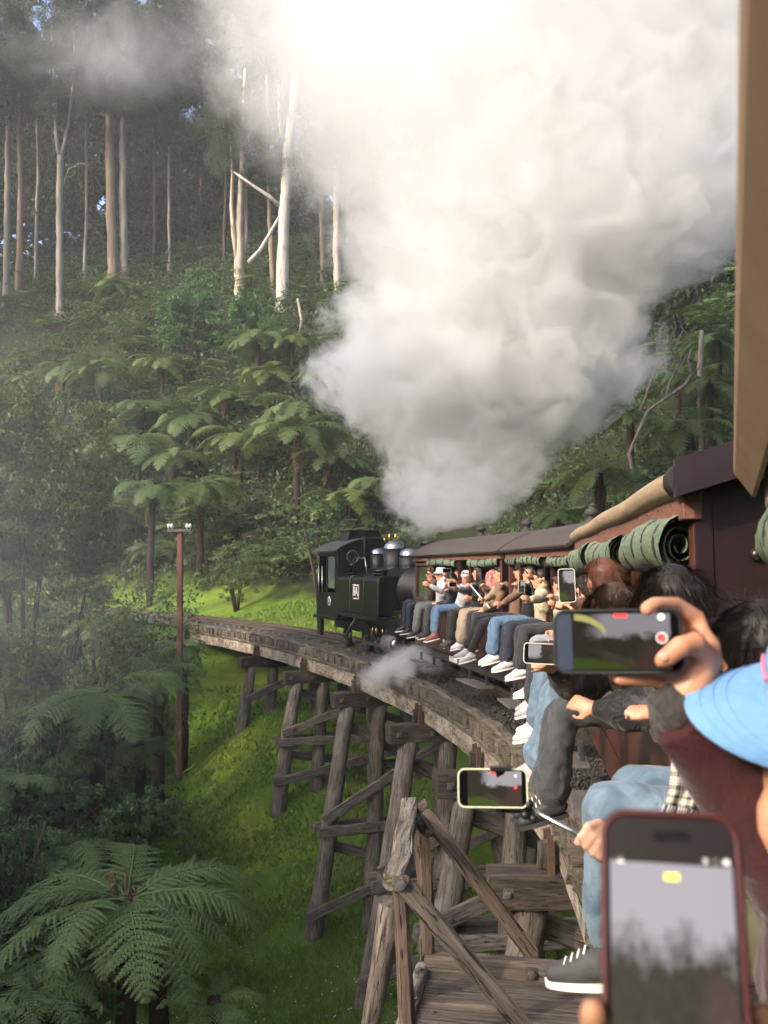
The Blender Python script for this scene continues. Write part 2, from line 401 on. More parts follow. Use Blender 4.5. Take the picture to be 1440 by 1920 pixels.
def log_mesh(name, L, r0, r1, mat, seed=0, n=12):
    rs = np.random.default_rng(seed); seg = max(4, int(L / .4)); pts = []; rad = []
    t = MB(); ox = oy = 0
    for i in range(seg + 1):
        ox += rs.normal(0, .012); oy += rs.normal(0, .012); pts.append((L * i / seg, ox, oy)); rad.append(r0 + (r1 - r0) * i / seg + rs.normal(0, .006))
    t.tube(pts, rad, n); v = np.array(t.v); 
    ph = rs.uniform(0, 6.28, 3)
    for j in range(len(v)):
        a = math.atan2(v[j, 2], v[j, 1]); q = 1 + .05 * math.sin(3 * a + ph[0]) + .035 * math.sin(5 * a + ph[1] + v[j, 0]); v[j, 1] *= q; v[j, 2] *= q
    t.v = [tuple(x) for x in v]; return t.mesh(name, mat)
bolt_mesh = MB(); bolt_mesh.box((0, 0, .006), (.09, .09, .012)); bolt_mesh.lathe([(.032, .012), (.03, .035), (.0, .04)], 6, smooth=False)
bolt_mesh = bolt_mesh.mesh('bolt', M['bolt'])
def bolt(parent, p, nrm, s=1.0):
    m = Vector(nrm).to_track_quat('Z', 'Y').to_matrix().to_4x4(); m.translation = Vector(p)
    return inst('bolt', bolt_mesh, parent, m @ Matrix.Scale(s, 4))

bridge = empty('trestle_bridge', (0, 20, -5.5), 'curved timber trestle railway bridge carrying the train over the grass', 'bridge')
# transverse deck planks: their weathered ends make the edge of the deck
_dp = [beam_mesh('deck_plank', 2.75, .145, .21, M['deckwood'], seg=6, jit=.014, ch=.018, seed=s, endjit=.03) for s in range(7)]
for i, y in enumerate(stations(3.2, 36.4, .153)):
    d = tdir(y); n = Vector((d.y, -d.x, 0)); p = trk(y, random.uniform(-.03, .035), -.105 + random.uniform(-.014, .014))
    inst('deck_plank', _dp[i % 7], bridge, frame(p, p + n + Vector((0, 0, random.uniform(-.006, .006)))))
# capping timbers lying along the deck edge, longitudinal ledger below and the stringers
BENTS = [4.6, 9.0, 13.3, 17.3, 21.7, 26.0, 30.2]
ys = [-2.0] + BENTS + [36.3]
for i in range(len(ys) - 1):
    a, b = ys[i], ys[i + 1]
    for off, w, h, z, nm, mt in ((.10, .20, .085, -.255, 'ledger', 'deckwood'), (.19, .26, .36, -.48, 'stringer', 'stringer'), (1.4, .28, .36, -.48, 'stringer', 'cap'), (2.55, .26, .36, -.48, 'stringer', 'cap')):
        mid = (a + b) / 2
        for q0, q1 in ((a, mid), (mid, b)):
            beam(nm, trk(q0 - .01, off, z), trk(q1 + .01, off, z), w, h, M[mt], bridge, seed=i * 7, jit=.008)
    for q0, q1 in ((a, (a + b) / 2), ((a + b) / 2, b)):
        beam('edge_timber', trk(q0, .13, .035), trk(q1, .13, .035), .16, .07, M['deckwood'], bridge, seed=i * 3 + 1, jit=.03, ch=.03)
def bent(y, i):
    c = trk(y, TC, -.66); d = tdir(y); n = Vector((d.y, -d.x, 0))
    b = empty('bent', trk(y, TC, -1.1), parent=bridge)
    ov = .62
    P = lambda off, z, f=0: trk(y, off, z) + d * f
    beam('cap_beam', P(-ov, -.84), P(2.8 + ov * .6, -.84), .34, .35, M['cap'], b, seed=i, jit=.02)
    # posts, raked outward
    for k, (o0, rake) in enumerate(((-.22, .16), (.55, .05), (2.05, -.04), (2.95, -.16))):
        zt = -1.0; x0 = o0
        g = gz(*P(o0, 0).xy) - .5; x1 = o0 - rake * (zt - g)
        g = gz(*P(x1, 0).xy) - .4
        L = (P(x0, zt) - P(x1, g)).length
        inst('post', log_mesh('post', L, .17, .205, M['trestle'], seed=i * 11 + k), b, frame(P(x0, zt), P(x1, g), d))
    zg = gz(*P(.3, 0).xy); H = -1.0 - zg
    def off_at(k, z):
        o0, rake = ((-.22, .16), (.55, .05), (2.05, -.04), (2.95, -.16))[k]; return o0 - rake * (-1.0 - z)
    s = -.20
    if H > 2.2:
        z1 = -1.0 - H * .54
        for sg in (-1, 1):
            beam('waler', P(off_at(0, z1) - .35, z1, sg * .23), P(off_at(3, z1) + .35, z1 - .05, sg * .23), .08, .24, M['brace'], b, seed=i + 40)
        za, zb = -1.0 - H * .08, z1 + .25
        beam('brace', P(off_at(0, zb) - .25, zb, s - .03), P(off_at(3, za), za, s - .03), .08, .24, M['brace'], b, seed=i + 50)
        beam('brace', P(off_at(0, za), za, .22), P(off_at(3, zb) + .2, zb, .22), .08, .24, M['brace'], b, seed=i + 60)
        bolt(b, P(off_at(0, zb) + .02, zb + .1, s - .075), -d); bolt(b, P(off_at(1, z1), z1, -.275), -d); bolt(b, P(off_at(0, z1), z1, -.275), -d)
        z2 = z1 - .4; z3 = -1.0 - H * .9
        beam('brace', P(off_at(0, z3) - .3, z3, s - .03), P(off_at(3, z2), z2, s - .03), .08, .24, M['brace'], b, seed=i + 70)
        bolt(b, P(off_at(0, z3), z3 + .12, s - .075), -d)
        beam('brace', P(off_at(0, z2), z2, .22), P(off_at(3, z3) + .2, z3, .22), .08, .24, M['brace'], b, seed=i + 71)
    else:
        z3 = -1.0 - H * .7
        beam('brace', P(off_at(0, z3), z3, -.22), P(off_at(2, -1.1), -1.1, -.22), .08, .24, M['brace'], b, seed=i + 50)
    # iron straps and packers on the deck side above the cap
    for f in (-.13, .13):
        beam('strap', P(-.03, -.32, f), P(-.03, -1.0, f), .07, .05, M['iron'], b, up=d, seed=3, jit=.002, ch=.004)
    beam('packer', P(-.06, -.4, 0), P(-.06, -.66, 0), .17, .1, M['cap'], b, up=d, seed=5)
    bolt(b, P(-.45, -.84, -.18), -d, 1.1); bolt(b, P(.2, -.84, -.18), -d, 1.1)
for i, y in enumerate(BENTS): bent(y, i)
# abutment wing at the far end
abut = [trk(36.4, -.15, -.35), trk(36.4, 2.9, -.35)]
beam('abutment_sill', abut[0], abut[1], .35, .7, M['cap'], bridge, seed=90)
beam('wing_timber', trk(36.6, -.05, -.45), trk(36.2, -1.3, -.9), .12, .4, M['brace'], bridge, seed=91)

# refuge platform beside the deck
pl = empty('refuge_platform', (.8, 5.6, -.6), 'weathered plank refuge platform with braced handrail beside the bridge deck', 'platform')
pdx = Vector((.985, -.17, 0)).normalized(); pdy = Vector((.17, .985, 0)).normalized(); po = Vector((.30, 6.38, -.5))
PP = lambda a, b, z: po + pdx * a + pdy * b + Vector((0, 0, z))
for k in range(9):
    wdt = .20 + .03 * math.sin(k * 2.3)
    b0 = -.13 - k * .225
    beam('plank', PP(-.04 + .02 * math.sin(k * 5), b0, -.03 + .004 * (k % 2)), PP(1.25, b0, -.03 + .004 * (k % 3)), .212, .06, M['plank'], pl, seed=k + 200, jit=.006, ch=.008)
beam('kerb', PP(-.02, .03, .04), PP(1.3, .03, .04), .12, .13, M['plank'], pl, seed=220)
beam('side_kerb', PP(-.04, .0, -.0), PP(-.04, -2.2, -.0), .09, .10, M['rail_wood'], pl, seed=221)
for a, b in ((.25, .03), (.95, .03)): bolt(pl, PP(a, b, .108), (0, 0, 1), .8)
for b in (-.14, -.5, -.95): bolt(pl, PP(-.04, b, .052), (0, 0, 1), .7)
for k in range(9):
    for a in (.1, 1.08): bolt(pl, PP(a, -.13 - k * .225, .004), (0, 0, 1), .35)
bolt(pl, PP(.7, -.032, .05), (0, -1, 0), .9)
T0 = at(779, 1516, 6.5); T1 = at(738, 1648, 5.15)                                    # top handrail
beam('handrail', T0 + Vector((-.03, .1, 0)), T1 + Vector((0, -.03, .0)), .115, .105, M['rail_wood'], pl, seed=230, jit=.02, ch=.018)
beam('rail_post', at(789, 1512, 6.44), at(802, 1790, 6.44), .10, .10, M['red_wood'], pl, up=(0, 1, 0), seed=231)
beam('rail_post', at(749, 1668, 5.2), at(776, 2020, 5.2), .09, .09, M['red_wood'], pl, up=(0, 1, 0), seed=232)
beam('diagonal_brace', at(797, 1524, 6.36), at(1000, 1792, 6.36), .05, .10, M['red_wood'], pl, up=(0, 0, 1), seed=233)
beam('diagonal_brace', at(752, 1655, 5.12), at(1015, 1965, 5.12), .05, .10, M['brace'], pl, up=(0, 0, 1), seed=234)
inst('raking_strut', log_mesh('raking_strut', 4.0, .065, .09, M['trestle'], seed=77), pl, frame(at(732, 1690, 5.75), at(640, 2280, 5.9)))
bolt(pl, at(753, 1656, 5.09), (0, -1, 0), .9); bolt(pl, at(784, 1536, 6.37), (0, -1, 0), .9); bolt(pl, at(804, 1562, 6.33), (0, -1, 0), .6)
for a in (.1, .8):
    beam('bearer', PP(a, .05, -.14), PP(a, -2.2, -.14), .14, .16, M['cap'], pl, seed=240)

# ------------------------------------------------------------------ ballast, sleepers, rails
def strip(name, offs, y0, y1, step, zf, mat, jit=0.0):
    st = stations(y0, y1, step); v = []
    for y in st:
        for o in offs:
            p = trk(y, o, 0); p.z = zf(o, y) + (jit * mnoise.noise((p.x * 9, p.y * 9, 0)) + jit * .6 * mnoise.noise((p.x * 25, p.y * 25, 5)) if jit else 0); v.append(p)
    n = len(offs); f = [(i * n + k, i * n + k + 1, (i + 1) * n + k + 1, (i + 1) * n + k) for i in range(len(st) - 1) for k in range(n - 1)]
    return raw_mesh(name, np.array(v), np.array(f), mat, True)
def ballast_mat():
    m, nt, bs = new_mat('ballast'); gm = nt.nodes.new('ShaderNodeNewGeometry'); p = gm.outputs['Position']
    vo = nt.nodes.new('ShaderNodeTexVoronoi'); vo.inputs['Scale'].default_value = 34; nt.links.new(p, vo.inputs['Vector'])
    col = _mix(nt, (.035, .032, .03), (.085, .078, .07), vo.outputs['Color'])
    col = _mix(nt, col, (.05, .065, .016), _math(nt, 'MULTIPLY', _ramp(nt, _noise(nt, p, 1.6, 5, .7), .56, .7), .6))
    nt.links.new(col, bs.inputs['Base Color']); bs.inputs['Roughness'].default_value = .95
    _bump(nt, bs, vo.outputs['Distance'], 1.0, .04); return m
M['ballast'] = ballast_mat()
inst('ballast_bed', strip('ballast_bed', list(np.arange(.2, 2.62, .11)), 3.4, 62, .12, lambda o, y: .055 - .03 * math.cos((o - .2) * 2.6) - (.12 if y > 36.5 else 0) * abs(o - 1.4) ** 2, M['ballast'], .025), kind='structure')
# loose stones on the near part of the bed
sv, sf = [], []
for k in range(5200):
    y = 4.5 + 17 * random.random() ** 1.4; o = random.uniform(.2, .9); p = trk(y, o, .05 + random.random() * .035); r = random.uniform(.012, .03)
    b = len(sv); 
    for q in ((1,0,0),(-1,0,0),(0,1,0),(0,-1,0),(0,0,1),(0,0,-1)):
        sv.append((p.x + q[0] * r * random.uniform(.6, 1.2), p.y + q[1] * r * random.uniform(.6, 1.2), p.z + q[2] * r * random.uniform(.5, .9)))
    for f in ((0,2,4),(2,1,4),(1,3,4),(3,0,4),(2,0,5),(1,2,5),(3,1,5),(0,3,5)): sf.append([b + i for i in f])
inst('ballast_stones', raw_mesh('ballast_stones', np.array(sv), np.array(sf), M['ballast']), kind='stuff', label='loose dark ballast stones between the deck edge and the rails', cat='gravel')
track = empty('railway_track', trk(20, TC, 0), 'narrow gauge railway track curving left across the bridge', 'track')
_sl2 = [beam_mesh('sleeper', 1.5, .2, .13, M['deckwood'], seg=4, seed=s) for s in (301, 302, 303)]
for i, y in enumerate(stations(19, 60, .62)):
    d = tdir(y); n = Vector((d.y, -d.x, 0)); p = trk(y, TC - .75, .035)
    inst('sleeper', _sl2[i % 3], track, frame(p, p + n))
for off in (TC - .40, TC + .40):
    st = stations(2.0, 62, .5); t = MB(); n = Vector()
    prof = [(-.05, .0), (.05, .0), (.05, .012), (.012, .03), (.012, .075), (.03, .085), (.03, .105), (-.03, .105), (-.03, .085), (-.012, .075), (-.012, .03), (-.05, .012)]
    vs = []
    for y in st:
        d = tdir(y); nn = Vector((d.y, -d.x, 0)); c = trk(y, off, .095)
        vs += [c + nn * a + Vector((0, 0, b)) for a, b in prof]
    k = len(prof); fs = [(i * k + j, i * k + (j + 1) % k, (i + 1) * k + (j + 1) % k, (i + 1) * k + j) for i in range(len(st) - 1) for j in range(k)]
    t.add(vs, fs)
    for i, f in enumerate(fs):
        if i % k in (6,): t.mi[i] = 1
    t.build('rail', [M['rail'], M['railtop']], track)
# ------------------------------------------------------------------ carriages
M['red'] = plain('red brown carriage paint', (.072, .021, .015), (.05, .016, .012), 3, .38, bump=.03, spec=.5)
M['redtrim'] = plain('dark red trim paint', (.10, .038, .027), (.068, .025, .019), 5, .42)
M['fascia'] = plain('weathered fascia paint', (.22, .10, .07), (.13, .055, .04), 9, .6, bump=.2, stretch=(1, 5, 5))
M['purple'] = plain('dark maroon end paint', (.020, .0095, .012), (.014, .0075, .009), 4, .33, spec=.5)
M['inside'] = plain('varnished interior', (.055, .028, .016), (.035, .018, .011), 4, .5)
M['roofcloth'] = plain('brown roof canvas', (.062, .047, .040), (.042, .034, .030), 2.5, .8, bump=.15, bscale=14)
M['roofroll'] = plain('tan weathered roof edge', (.36, .27, .17), (.22, .155, .10), 7, .8, bump=.3, bscale=20, stretch=(.5, 3, 3))
M['eave_tan'] = plain('tan painted eave', (.42, .275, .165), (.34, .215, .13), 5, .5, bump=.06)
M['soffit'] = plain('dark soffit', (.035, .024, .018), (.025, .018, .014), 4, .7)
M['under'] = plain('grimy underframe', (.045, .042, .040), (.025, .022, .020), 8, .7)
M['footboard'] = plain('grey footboard', (.13, .12, .11), (.07, .062, .055), 7, .8, stretch=(.4, 4, 4))
M['brass'] = plain('brass', (.55, .36, .10), (.40, .25, .07), 10, .3, .9)
M['glass_dim'] = plain('dusty window pane', (.05, .075, .035), (.03, .05, .03), 3, .12, spec=.8)
M['white'] = plain('white paint', (.72, .70, .64), (.6, .58, .52), 12, .6)
M['black'] = plain('black enamel', (.004, .004, .004), (.007, .0068, .0065), 6, .4, spec=.35)
def canvas_mat():
    m, nt, bs = new_mat('green canvas'); co = _coord(nt, 'Object', (1, 1, 1))
    st = _noise(nt, _coord(nt, 'Object', (2.2, 14, 14)), 2.2, 5, .65, .6)
    col = _mix(nt, (.085, .14, .09), (.17, .205, .135), _ramp(nt, st, .35, .65))
    col = _mix(nt, col, (.035, .125, .09), _ramp(nt, _noise(nt, _coord(nt, 'Object', (1.2, 6, 6)), 2.6, 4, .6), .55, .72))
    col = _mix(nt, col, (.30, .25, .15), _math(nt, 'MULTIPLY', _ramp(nt, _noise(nt, co, 7, 5, .7), .5, .8), .6))
    nt.links.new(col, bs.inputs['Base Color']); bs.inputs['Roughness'].default_value = .62
    _bump(nt, bs, st, .5, .02); return m
M['canvas'] = canvas_mat()
M['strap'] = plain('dark cord', (.02, .018, .016), None, 20, .7)
def blind(parent, MX, x0, x1, y, z, r, seed, endspiral=True, nst=4, squash=1.0):
    """rolled canvas blind hanging under the eave along the carriage's X"""
    rs = np.random.default_rng(seed); n = 18; seg = max(10, int((x1 - x0) / .06)); vs = []
    for i in range(seg + 1):
        x = x0 + (x1 - x0) * i / seg; t = (i / seg * nst) % 1
        pin = 1 - .13 * math.exp(-((t - .5) / .09) ** 2)
        for k in range(n):
            a = 2 * math.pi * k / n; rr = r * pin * (1 + .05 * math.sin(3 * a + x * 9 + seed) + .03 * rs.normal())
            vs.append((x, y + rr * .82 * math.cos(a), z + rr * squash * math.sin(a) - .02 * math.sin(x * 2.2 + seed)))
    fs = [(i * n + k, (i + 1) * n + k, (i + 1) * n + (k + 1) % n, i * n + (k + 1) % n) for i in range(seg) for k in range(n)]
    t = MB(); t.add(vs, fs, True)
    b = t.build('blind_roll', M['canvas'], parent, MX)
    for xe, sg in ((x0, 1), (x1, -1)):                      # spiral of cloth seen at each end, recessed
        n = 46; vs = []
        for q in range(n):
            a = q * .42; rr = r * (.98 - .8 * q / n); xo = xe + sg * (.004 + .05 * q / n)
            p = (y + rr * .8 * math.cos(a), z + rr * squash * math.sin(a)); vs += [(xo, *p), (xo + sg * .12, *p)]
        sp = MB(); sp.add(vs, [(2 * q, 2 * q + 2, 2 * q + 3, 2 * q + 1) for q in range(n - 1)], True)
        sp.build('canvas_spiral', M['canvas'], b, MX)
    for q in range(nst):
        x = x0 + (x1 - x0) * (q + .5) / nst; c = MB()
        for dx in (-.018, .018):
            c.tube([(x + dx * (1 + .6 * math.sin(a)), y + r * .735 * math.cos(a) * 1.03, z - .02 * math.sin(x * 2.2 + seed) + r * .9 * squash * math.sin(a) * 1.03) for a in np.linspace(-2.6, 1.9, 16)] + [(x, y + .01, z + r * 1.5)], .0055, 5)
        c.build('strap', M['strap'], b, MX)
    return b
W = 1.95
def roof_prof(z0, crown, over, n=14):
    pts = []
    for i in range(n + 1):
        t = i / n; y = over - t * (W + 2 * over); u = 2 * t - 1
        pts.append((y, z0 + crown * (1 - abs(u) ** 2.4)))
    return pts
def carriage(label, near, far, bays, style, open_near=True):
    near, far = Vector((*near, 0)), Vector((*far, 0)); L = (far - near).length; d = (far - near).normalized()
    MX = basis(near, math.atan2(d.y, d.x)); root = empty('railway_carriage', MX, label, 'carriage', 'carriages of the train')
    ZB, ZS, ZE = .70, 1.42, (2.55 if style == 'C' else 2.50)
    def part(nm, t, mt, par=root): return t.build(nm, mt, par, MX)
    def bx(nm, c, s, mt, par=root, ch=0.004): t = MB(); t.box(c, s, ch=ch); return part(nm, t, mt, par)
    side, trim = (M['red'], M['redtrim'])
    for sgn, y0 in ((1, -.02), (-1, -W + .02)):
        bx('side_board', (L / 2, y0, ZB + .13), (L, .04, .255), side); bx('side_board', (L / 2, y0 - sgn * .004, ZB + .49), (L, .04, .44), side)
        bx('sill', (L / 2, y0 + sgn * .005, ZS + .02), (L - .01, .12, .05), trim)
        bx('cornice', (L / 2, y0 + sgn * .035, ZE - .06), (L + .06, .07, .11), M['fascia'] if sgn > 0 else side)
        bx('cornice_moulding', (L / 2, y0 + sgn * .055, ZE + .004), (L + .10, .09, .035), M['fascia'] if sgn > 0 else side)
        for x0, x1, kind in bays:
            for xp in (x0, x1):
                bx('pillar', (xp * L if 0 < xp < 1 else (.05 if xp == 0 else L - .05), y0 + sgn * .003, (ZS + ZE) / 2 - .04), (.10, .05, ZE - ZS - .09), trim)
            if kind == 'door' and sgn > 0:
                xa, xb = x0 * L + .06, x1 * L - .03
                bx('end_panel', ((xa + xb) / 2, y0, ZS + .10), (xb - xa, .03, .16), trim)
                bx('window_pane', ((xa + xb) / 2, y0 - .012, ZS + .52), ((xb - xa) * .72, .012, .66), M['glass_dim'])
                for q in (xa + .02, xb - .02): bx('window_frame', (q, y0 + .008, ZS + .52), (.05, .045, .72), trim)
                bx('window_frame', ((xa + xb) / 2, y0 + .006, ZS + .9), (xb - xa - .05, .045, .06), trim)
                bx('window_frame', ((xa + xb) / 2, y0 + .006, ZS + .2), (xb - xa - .05, .045, .05), trim)
            if kind == 'bay' and sgn > 0:
                rr = .06 if style != 'C' else .112
                xa, xb = x0 * L + .06, x1 * L - .06
                b = blind(root, MX, xa, xb, y0 + (.05 if style != 'C' else .06), ZE - .10 - rr * 1.0, rr, int(x0 * 100) + len(label), nst=5 if style == 'B' else 4)
    bx('floor', (L / 2, -W / 2, ZB + .06), (L - .08, W - .1, .06), M['inside'])
    bx('bench', (L / 2, -W / 2, ZB + .42), (L - .3, .42, .06), M['inside']); bx('bench_back', (L / 2, -W / 2, ZB + .75), (L - .3, .05, .62), M['inside'])
    # end walls: boards between corner posts
    for xe, sg in ((0, -1), (L, 1)):
        mt = M['purple'] if sg < 0 else M['red']
        for q in range(4):
            w4 = (W - .1) / 4; yc = -.05 - w4 * (q + .5)
            if q in (0, 3) or True:
                bx('end_board', (xe - sg * .02, yc, (ZB + 1.62) / 2), (.04, w4 - .006, 1.62 - ZB), mt)
                bx('end_board', (xe - sg * .024, yc, (1.63 + ZE + .02) / 2), (.04, w4 - .006, ZE + .02 - 1.63), mt)
        t = MB(); pr = [p for p in roof_prof(ZE + .02, .30, 0)]
        t.prism(pr + [(-W, ZE), (0, ZE)], 'x', xe - sg * .03, xe - sg * .005); part('end_gable', t, mt)
        for yq in (-.03, -W + .03): bx('corner_post', (xe - sg * .045, yq, (ZB + ZE) / 2), (.1, .07, ZE - ZB), M['purple'] if sg < 0 else M['redtrim'])
        bx('end_rail', (xe + sg * .004, -W / 2, 1.63), (.03, W - .16, .05), mt)
        bx('buffer_beam', (xe - sg * .0, -W / 2, .60), (.14, W - .1, .22), M['under'])
        for q, (yy, zz) in enumerate(((-.22, 2.3), (-.22, 2.0), (-.22, 1.2), (-1.7, 2.3))):
            b = MB(); b.ball((xe + sg * .008, yy, zz), (.016, .026, .026), 10); part('bolt_head', b, mt)
    if style == 'A':
        pass
    # roof
    ov = .05 if style == 'C' else .12; pr = roof_prof(ZE + .02, .34, ov); pr2 = [(y, z - .045) for y, z in pr]
    t = MB(); t.prism(pr + pr2[::-1], 'x', -.12, L + .12)
    roof = part('roof', t, M['roofcloth'])
    if style in 'CD':
        t = MB(); t.tube([(x, ov - .005, ZE + .03 + .006 * math.sin(x * 2.7)) for x in np.linspace(-.10, L + .10, 24)], .058, 10)
        part('roof_edge_roll', t, M['roofroll'] if style == 'C' else M['eave_tan'], roof)
        t = MB(); t.prism([(ov + .05, ZE - .04), (ov + .05, ZE + .10), (-.75, ZE + .36), (-.75, ZE + .22)], 'x', -.17, -.12); part('roof_end_cap', t, M['purple'], roof)
        t = MB(); t.tube([(-.13, ov, ZE + .03), (.02, ov, ZE + .03)], .068, 10); part('roll_end', t, M['strap'], roof)
    else:
        t = MB(); t.tube([(x, ov, ZE + .005) for x in np.linspace(-.12, L + .12, 12)], .02, 8); part('roof_edge', t, M['roofcloth'], roof)
    for q in (.28, .74):
        t = MB(); t.lathe([(.10, 0), (.10, .05), (.06, .07), (.06, .13), (.11, .15), (.085, .20), (.03, .24), (0, .25)], 12, Matrix.Translation((q * L, -W / 2, ZE + .345))); part('roof_vent', t, M['under'], roof)
    # underframe
    for yy in (-.16, -W + .16): bx('sole_bar', (L / 2, yy, .60), (L - .06, .10, .2), M['under'])
    for f0, f1 in (((.08, .30), (.66, .90)) if style != 'C' else ((.56, .68), (.84, .94))):
        bx('footboard', ((f0 + f1) / 2 * L, .13, .40), ((f1 - f0) * L, .26, .035), M['footboard'])
        for q in (f0 + .03, f1 - .03): bx('bracket', (q * L, .06, .47), (.04, .05, .2), M['under'])
    bx('number_plate', (L * .55, -.095, .585), (.5, .012, .10), M['white'] if style == 'A' else M['footboard'])
    if style == 'A':
        bx('notice', (L * .60, .004, .84), (.10, .012, .17), M['white']); bx('notice', (L - .12, .004, 1.18), (.13, .012, .09), M['white'])
    for xw in (L * .2, L * .36, L * .66, L * .82):
        for yy in (-W / 2 + .41, -W / 2 - .41):
            t = MB(); t.lathe([(.27, -.05), (.29, -.05), (.285, -.02), (.25, -.015), (.24, .015), (.235, .03), (.06, .035), (0, .035)], 20, Matrix.Translation((xw, yy, .49)) @ Matrix.Rotation(-math.pi / 2, 4, 'X')); part('wheel', t, M['under'])
        bx('axle_box', (xw, -.36, .49), (.16, .14, .18), M['under'])
    for xb in (L * .28, L * .74): bx('bogie_frame', (xb, -.36, .52), (L * .27, .05, .14), M['under'])
    if style == 'C':
        # brass handles and chain on the sill
        for q in (.12, .2):
            t = MB(); t.tube([(q * L, .05, 1.46), (q * L, .075, 1.52), (q * L, .075, 1.66), (q * L, .05, 1.72)], .012, 8); part('handle', t, M['brass'])
    return root, MX, L
CA = carriage('farthest red brown open carriage, next to the steam locomotive', (1.79, 13.75), (.66, 19.0), [(0, .30, 'bay'), (.30, .42, 'post'), (.42, .80, 'bay'), (.80, 1.0, 'door')], 'A')
CB = carriage('short open carriage, second behind the locomotive, with sagging green blinds', (2.10, 10.0), (1.83, 13.3), [(0, .30, 'bay'), (.30, .37, 'post'), (.37, .78, 'bay'), (.78, 1, 'bay')], 'B')
CC = carriage('open carriage with tan roof edge and dark maroon panelled end wall', (1.19, 3.46), (2.06, 9.55), [(0, .24, 'bay'), (.24, .30, 'post'), (.30, .62, 'bay'), (.62, .68, 'post'), (.68, 1, 'bay')], 'C')
def own_carriage():
    far = Vector((1.16, 2.72, 0)); d = Vector((.358, .934, 0)).normalized(); L = 5.6; near = far - d * L
    MX = basis(near, math.atan2(d.y, d.x)); root = empty('railway_carriage', MX, 'nearest carriage with tan painted eave overhead and green rolled blind', 'carriage', 'carriages of the train')
    def bx(nm, c, s, mt, par=root, ch=0.006): t = MB(); t.box(c, s, ch=ch); return t.build(nm, mt, par, MX)
    t = MB(); t.prism([(.096, 2.577), (.099, 2.572), (.099, 2.556), (.095, 2.546), (.046, 2.474), (.036, 2.470), (.036, 2.577)], 'x', 0, L + .12); t.build('roof_edge', M['eave_tan'], root, MX)
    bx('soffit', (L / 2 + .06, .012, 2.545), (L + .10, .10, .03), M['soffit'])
    bx('fascia', (L / 2 - .05, -.01, 2.47), (L - .02, .05, .10), M['eave_tan'], ch=.01)
    t = MB(); pr = roof_prof(2.575, .34, .06); t.prism(pr + [(y, z - .04) for y, z in pr][::-1], 'x', 0, L + .1); t.build('roof', M['roofcloth'], root, MX)
    blind(root, MX, L - 1.7, L - .20, -.032, 2.32, .095, 5, nst=7)
    bx('corner_post', (L - .05, -.06, 1.75), (.09, .08, 1.3), M['eave_tan'])
    bx('side_board', (L / 2, -.06, 1.03), (L, .04, .74), M['red']); bx('sill', (L / 2, -.05, 1.43), (L, .12, .05), M['redtrim'])
    bx('pillar', (L - 2.0, -.06, 1.93), (.1, .06, .95), M['redtrim'])
    bx('floor', (L / 2, -1.0, .76), (L, 1.85, .06), M['inside']); bx('far_side', (L / 2, -W, 1.03), (L, .04, .74), M['red'])
    bx('far_fascia', (L / 2, -W, 2.45), (L, .05, .2), M['red'])
    for q in (0.02, .35, .68, .98): bx('pillar', (q * L, -W, 1.93), (.1, .06, .95), M['redtrim'])
    bx('sole_bar', (L / 2, -.16, .6), (L, .1, .2), M['under'])
    for xw in (L * .3, L * .8):
        for yy in (-W / 2 + .41, -W / 2 - .41):
            t = MB(); t.lathe([(.27, -.05), (.29, -.05), (.285, -.02), (.24, .015), (.06, .035), (0, .035)], 20, Matrix.Translation((xw, yy, .49)) @ Matrix.Rotation(-math.pi / 2, 4, 'X')); t.build('wheel', M['under'], root, MX)
    return root, MX, L
CD = own_carriage()

# ------------------------------------------------------------------ locomotive
M['loco_green'] = plain('dark green loco paint', (.003, .0045, .0025), (.004, .006, .003), 3, .38, spec=.35)
M['smokebox'] = plain('grey smokebox', (.10, .095, .09), (.05, .047, .045), 6, .5)
M['steel'] = plain('polished steel', (.42, .42, .42), (.3, .3, .3), 8, .28, .95)
M['lining'] = plain('dull lining', (.10, .105, .07), None, 8, .5)
M['domecap'] = plain('polished dome', (.33, .35, .37), (.22, .23, .25), 5, .16, .95)
lF = Vector((1.27, 20.12, 0)); ld = Vector((-.346, .938, 0)).normalized(); LX = basis(lF, math.atan2(ld.y, ld.x))
loco = empty('steam_locomotive', LX, 'black and dark green steam tank locomotive with polished domes, cab on the left', 'locomotive')
def lp(nm, t, mt, par=None): return t.build(nm, mt, par or loco, LX)
def lbx(nm, c, s, mt, par=None, ch=.008): t = MB(); t.box(c, s, ch=ch); return lp(nm, t, mt, par)
RX = Matrix.Rotation(math.pi / 2, 4, 'Y')
t = MB(); t.lathe([(.50, .35), (.53, .37), (.53, 1.3), (.56, 1.3), (.56, 1.34), (.55, 1.34), (.55, 4.5), (.5, 4.5)], 28, Matrix.Translation((0, 0, 1.72)) @ RX); boiler = lp('boiler', t, M['black'])
t = MB(); t.lathe([(.49, .33), (.47, .29), (.3, .26), (.10, .24), (0, .235)], 28, Matrix.Translation((0, 0, 1.72)) @ RX); sb = lp('smokebox_door', t, M['smokebox'])
t = MB(); t.lathe([(.535, .36), (.535, .38), (.49, .33), (.49, .325)], 28, Matrix.Translation((0, 0, 1.72)) @ RX); lp('smokebox_ring', t, M['smokebox'], sb)
for a in (.5, 2.6, -.5, -2.6):
    t = MB(); t.box((.27, .36 * math.cos(a), 1.72 + .36 * math.sin(a)), (.03, .1, .05)); lp('door_clamp', t, M['black'], sb)
t = MB(); t.tube([(.22, .3, 1.42), (.22, -.3, 1.42)], .012, 6); lp('door_rail', t, M['steel'], sb)
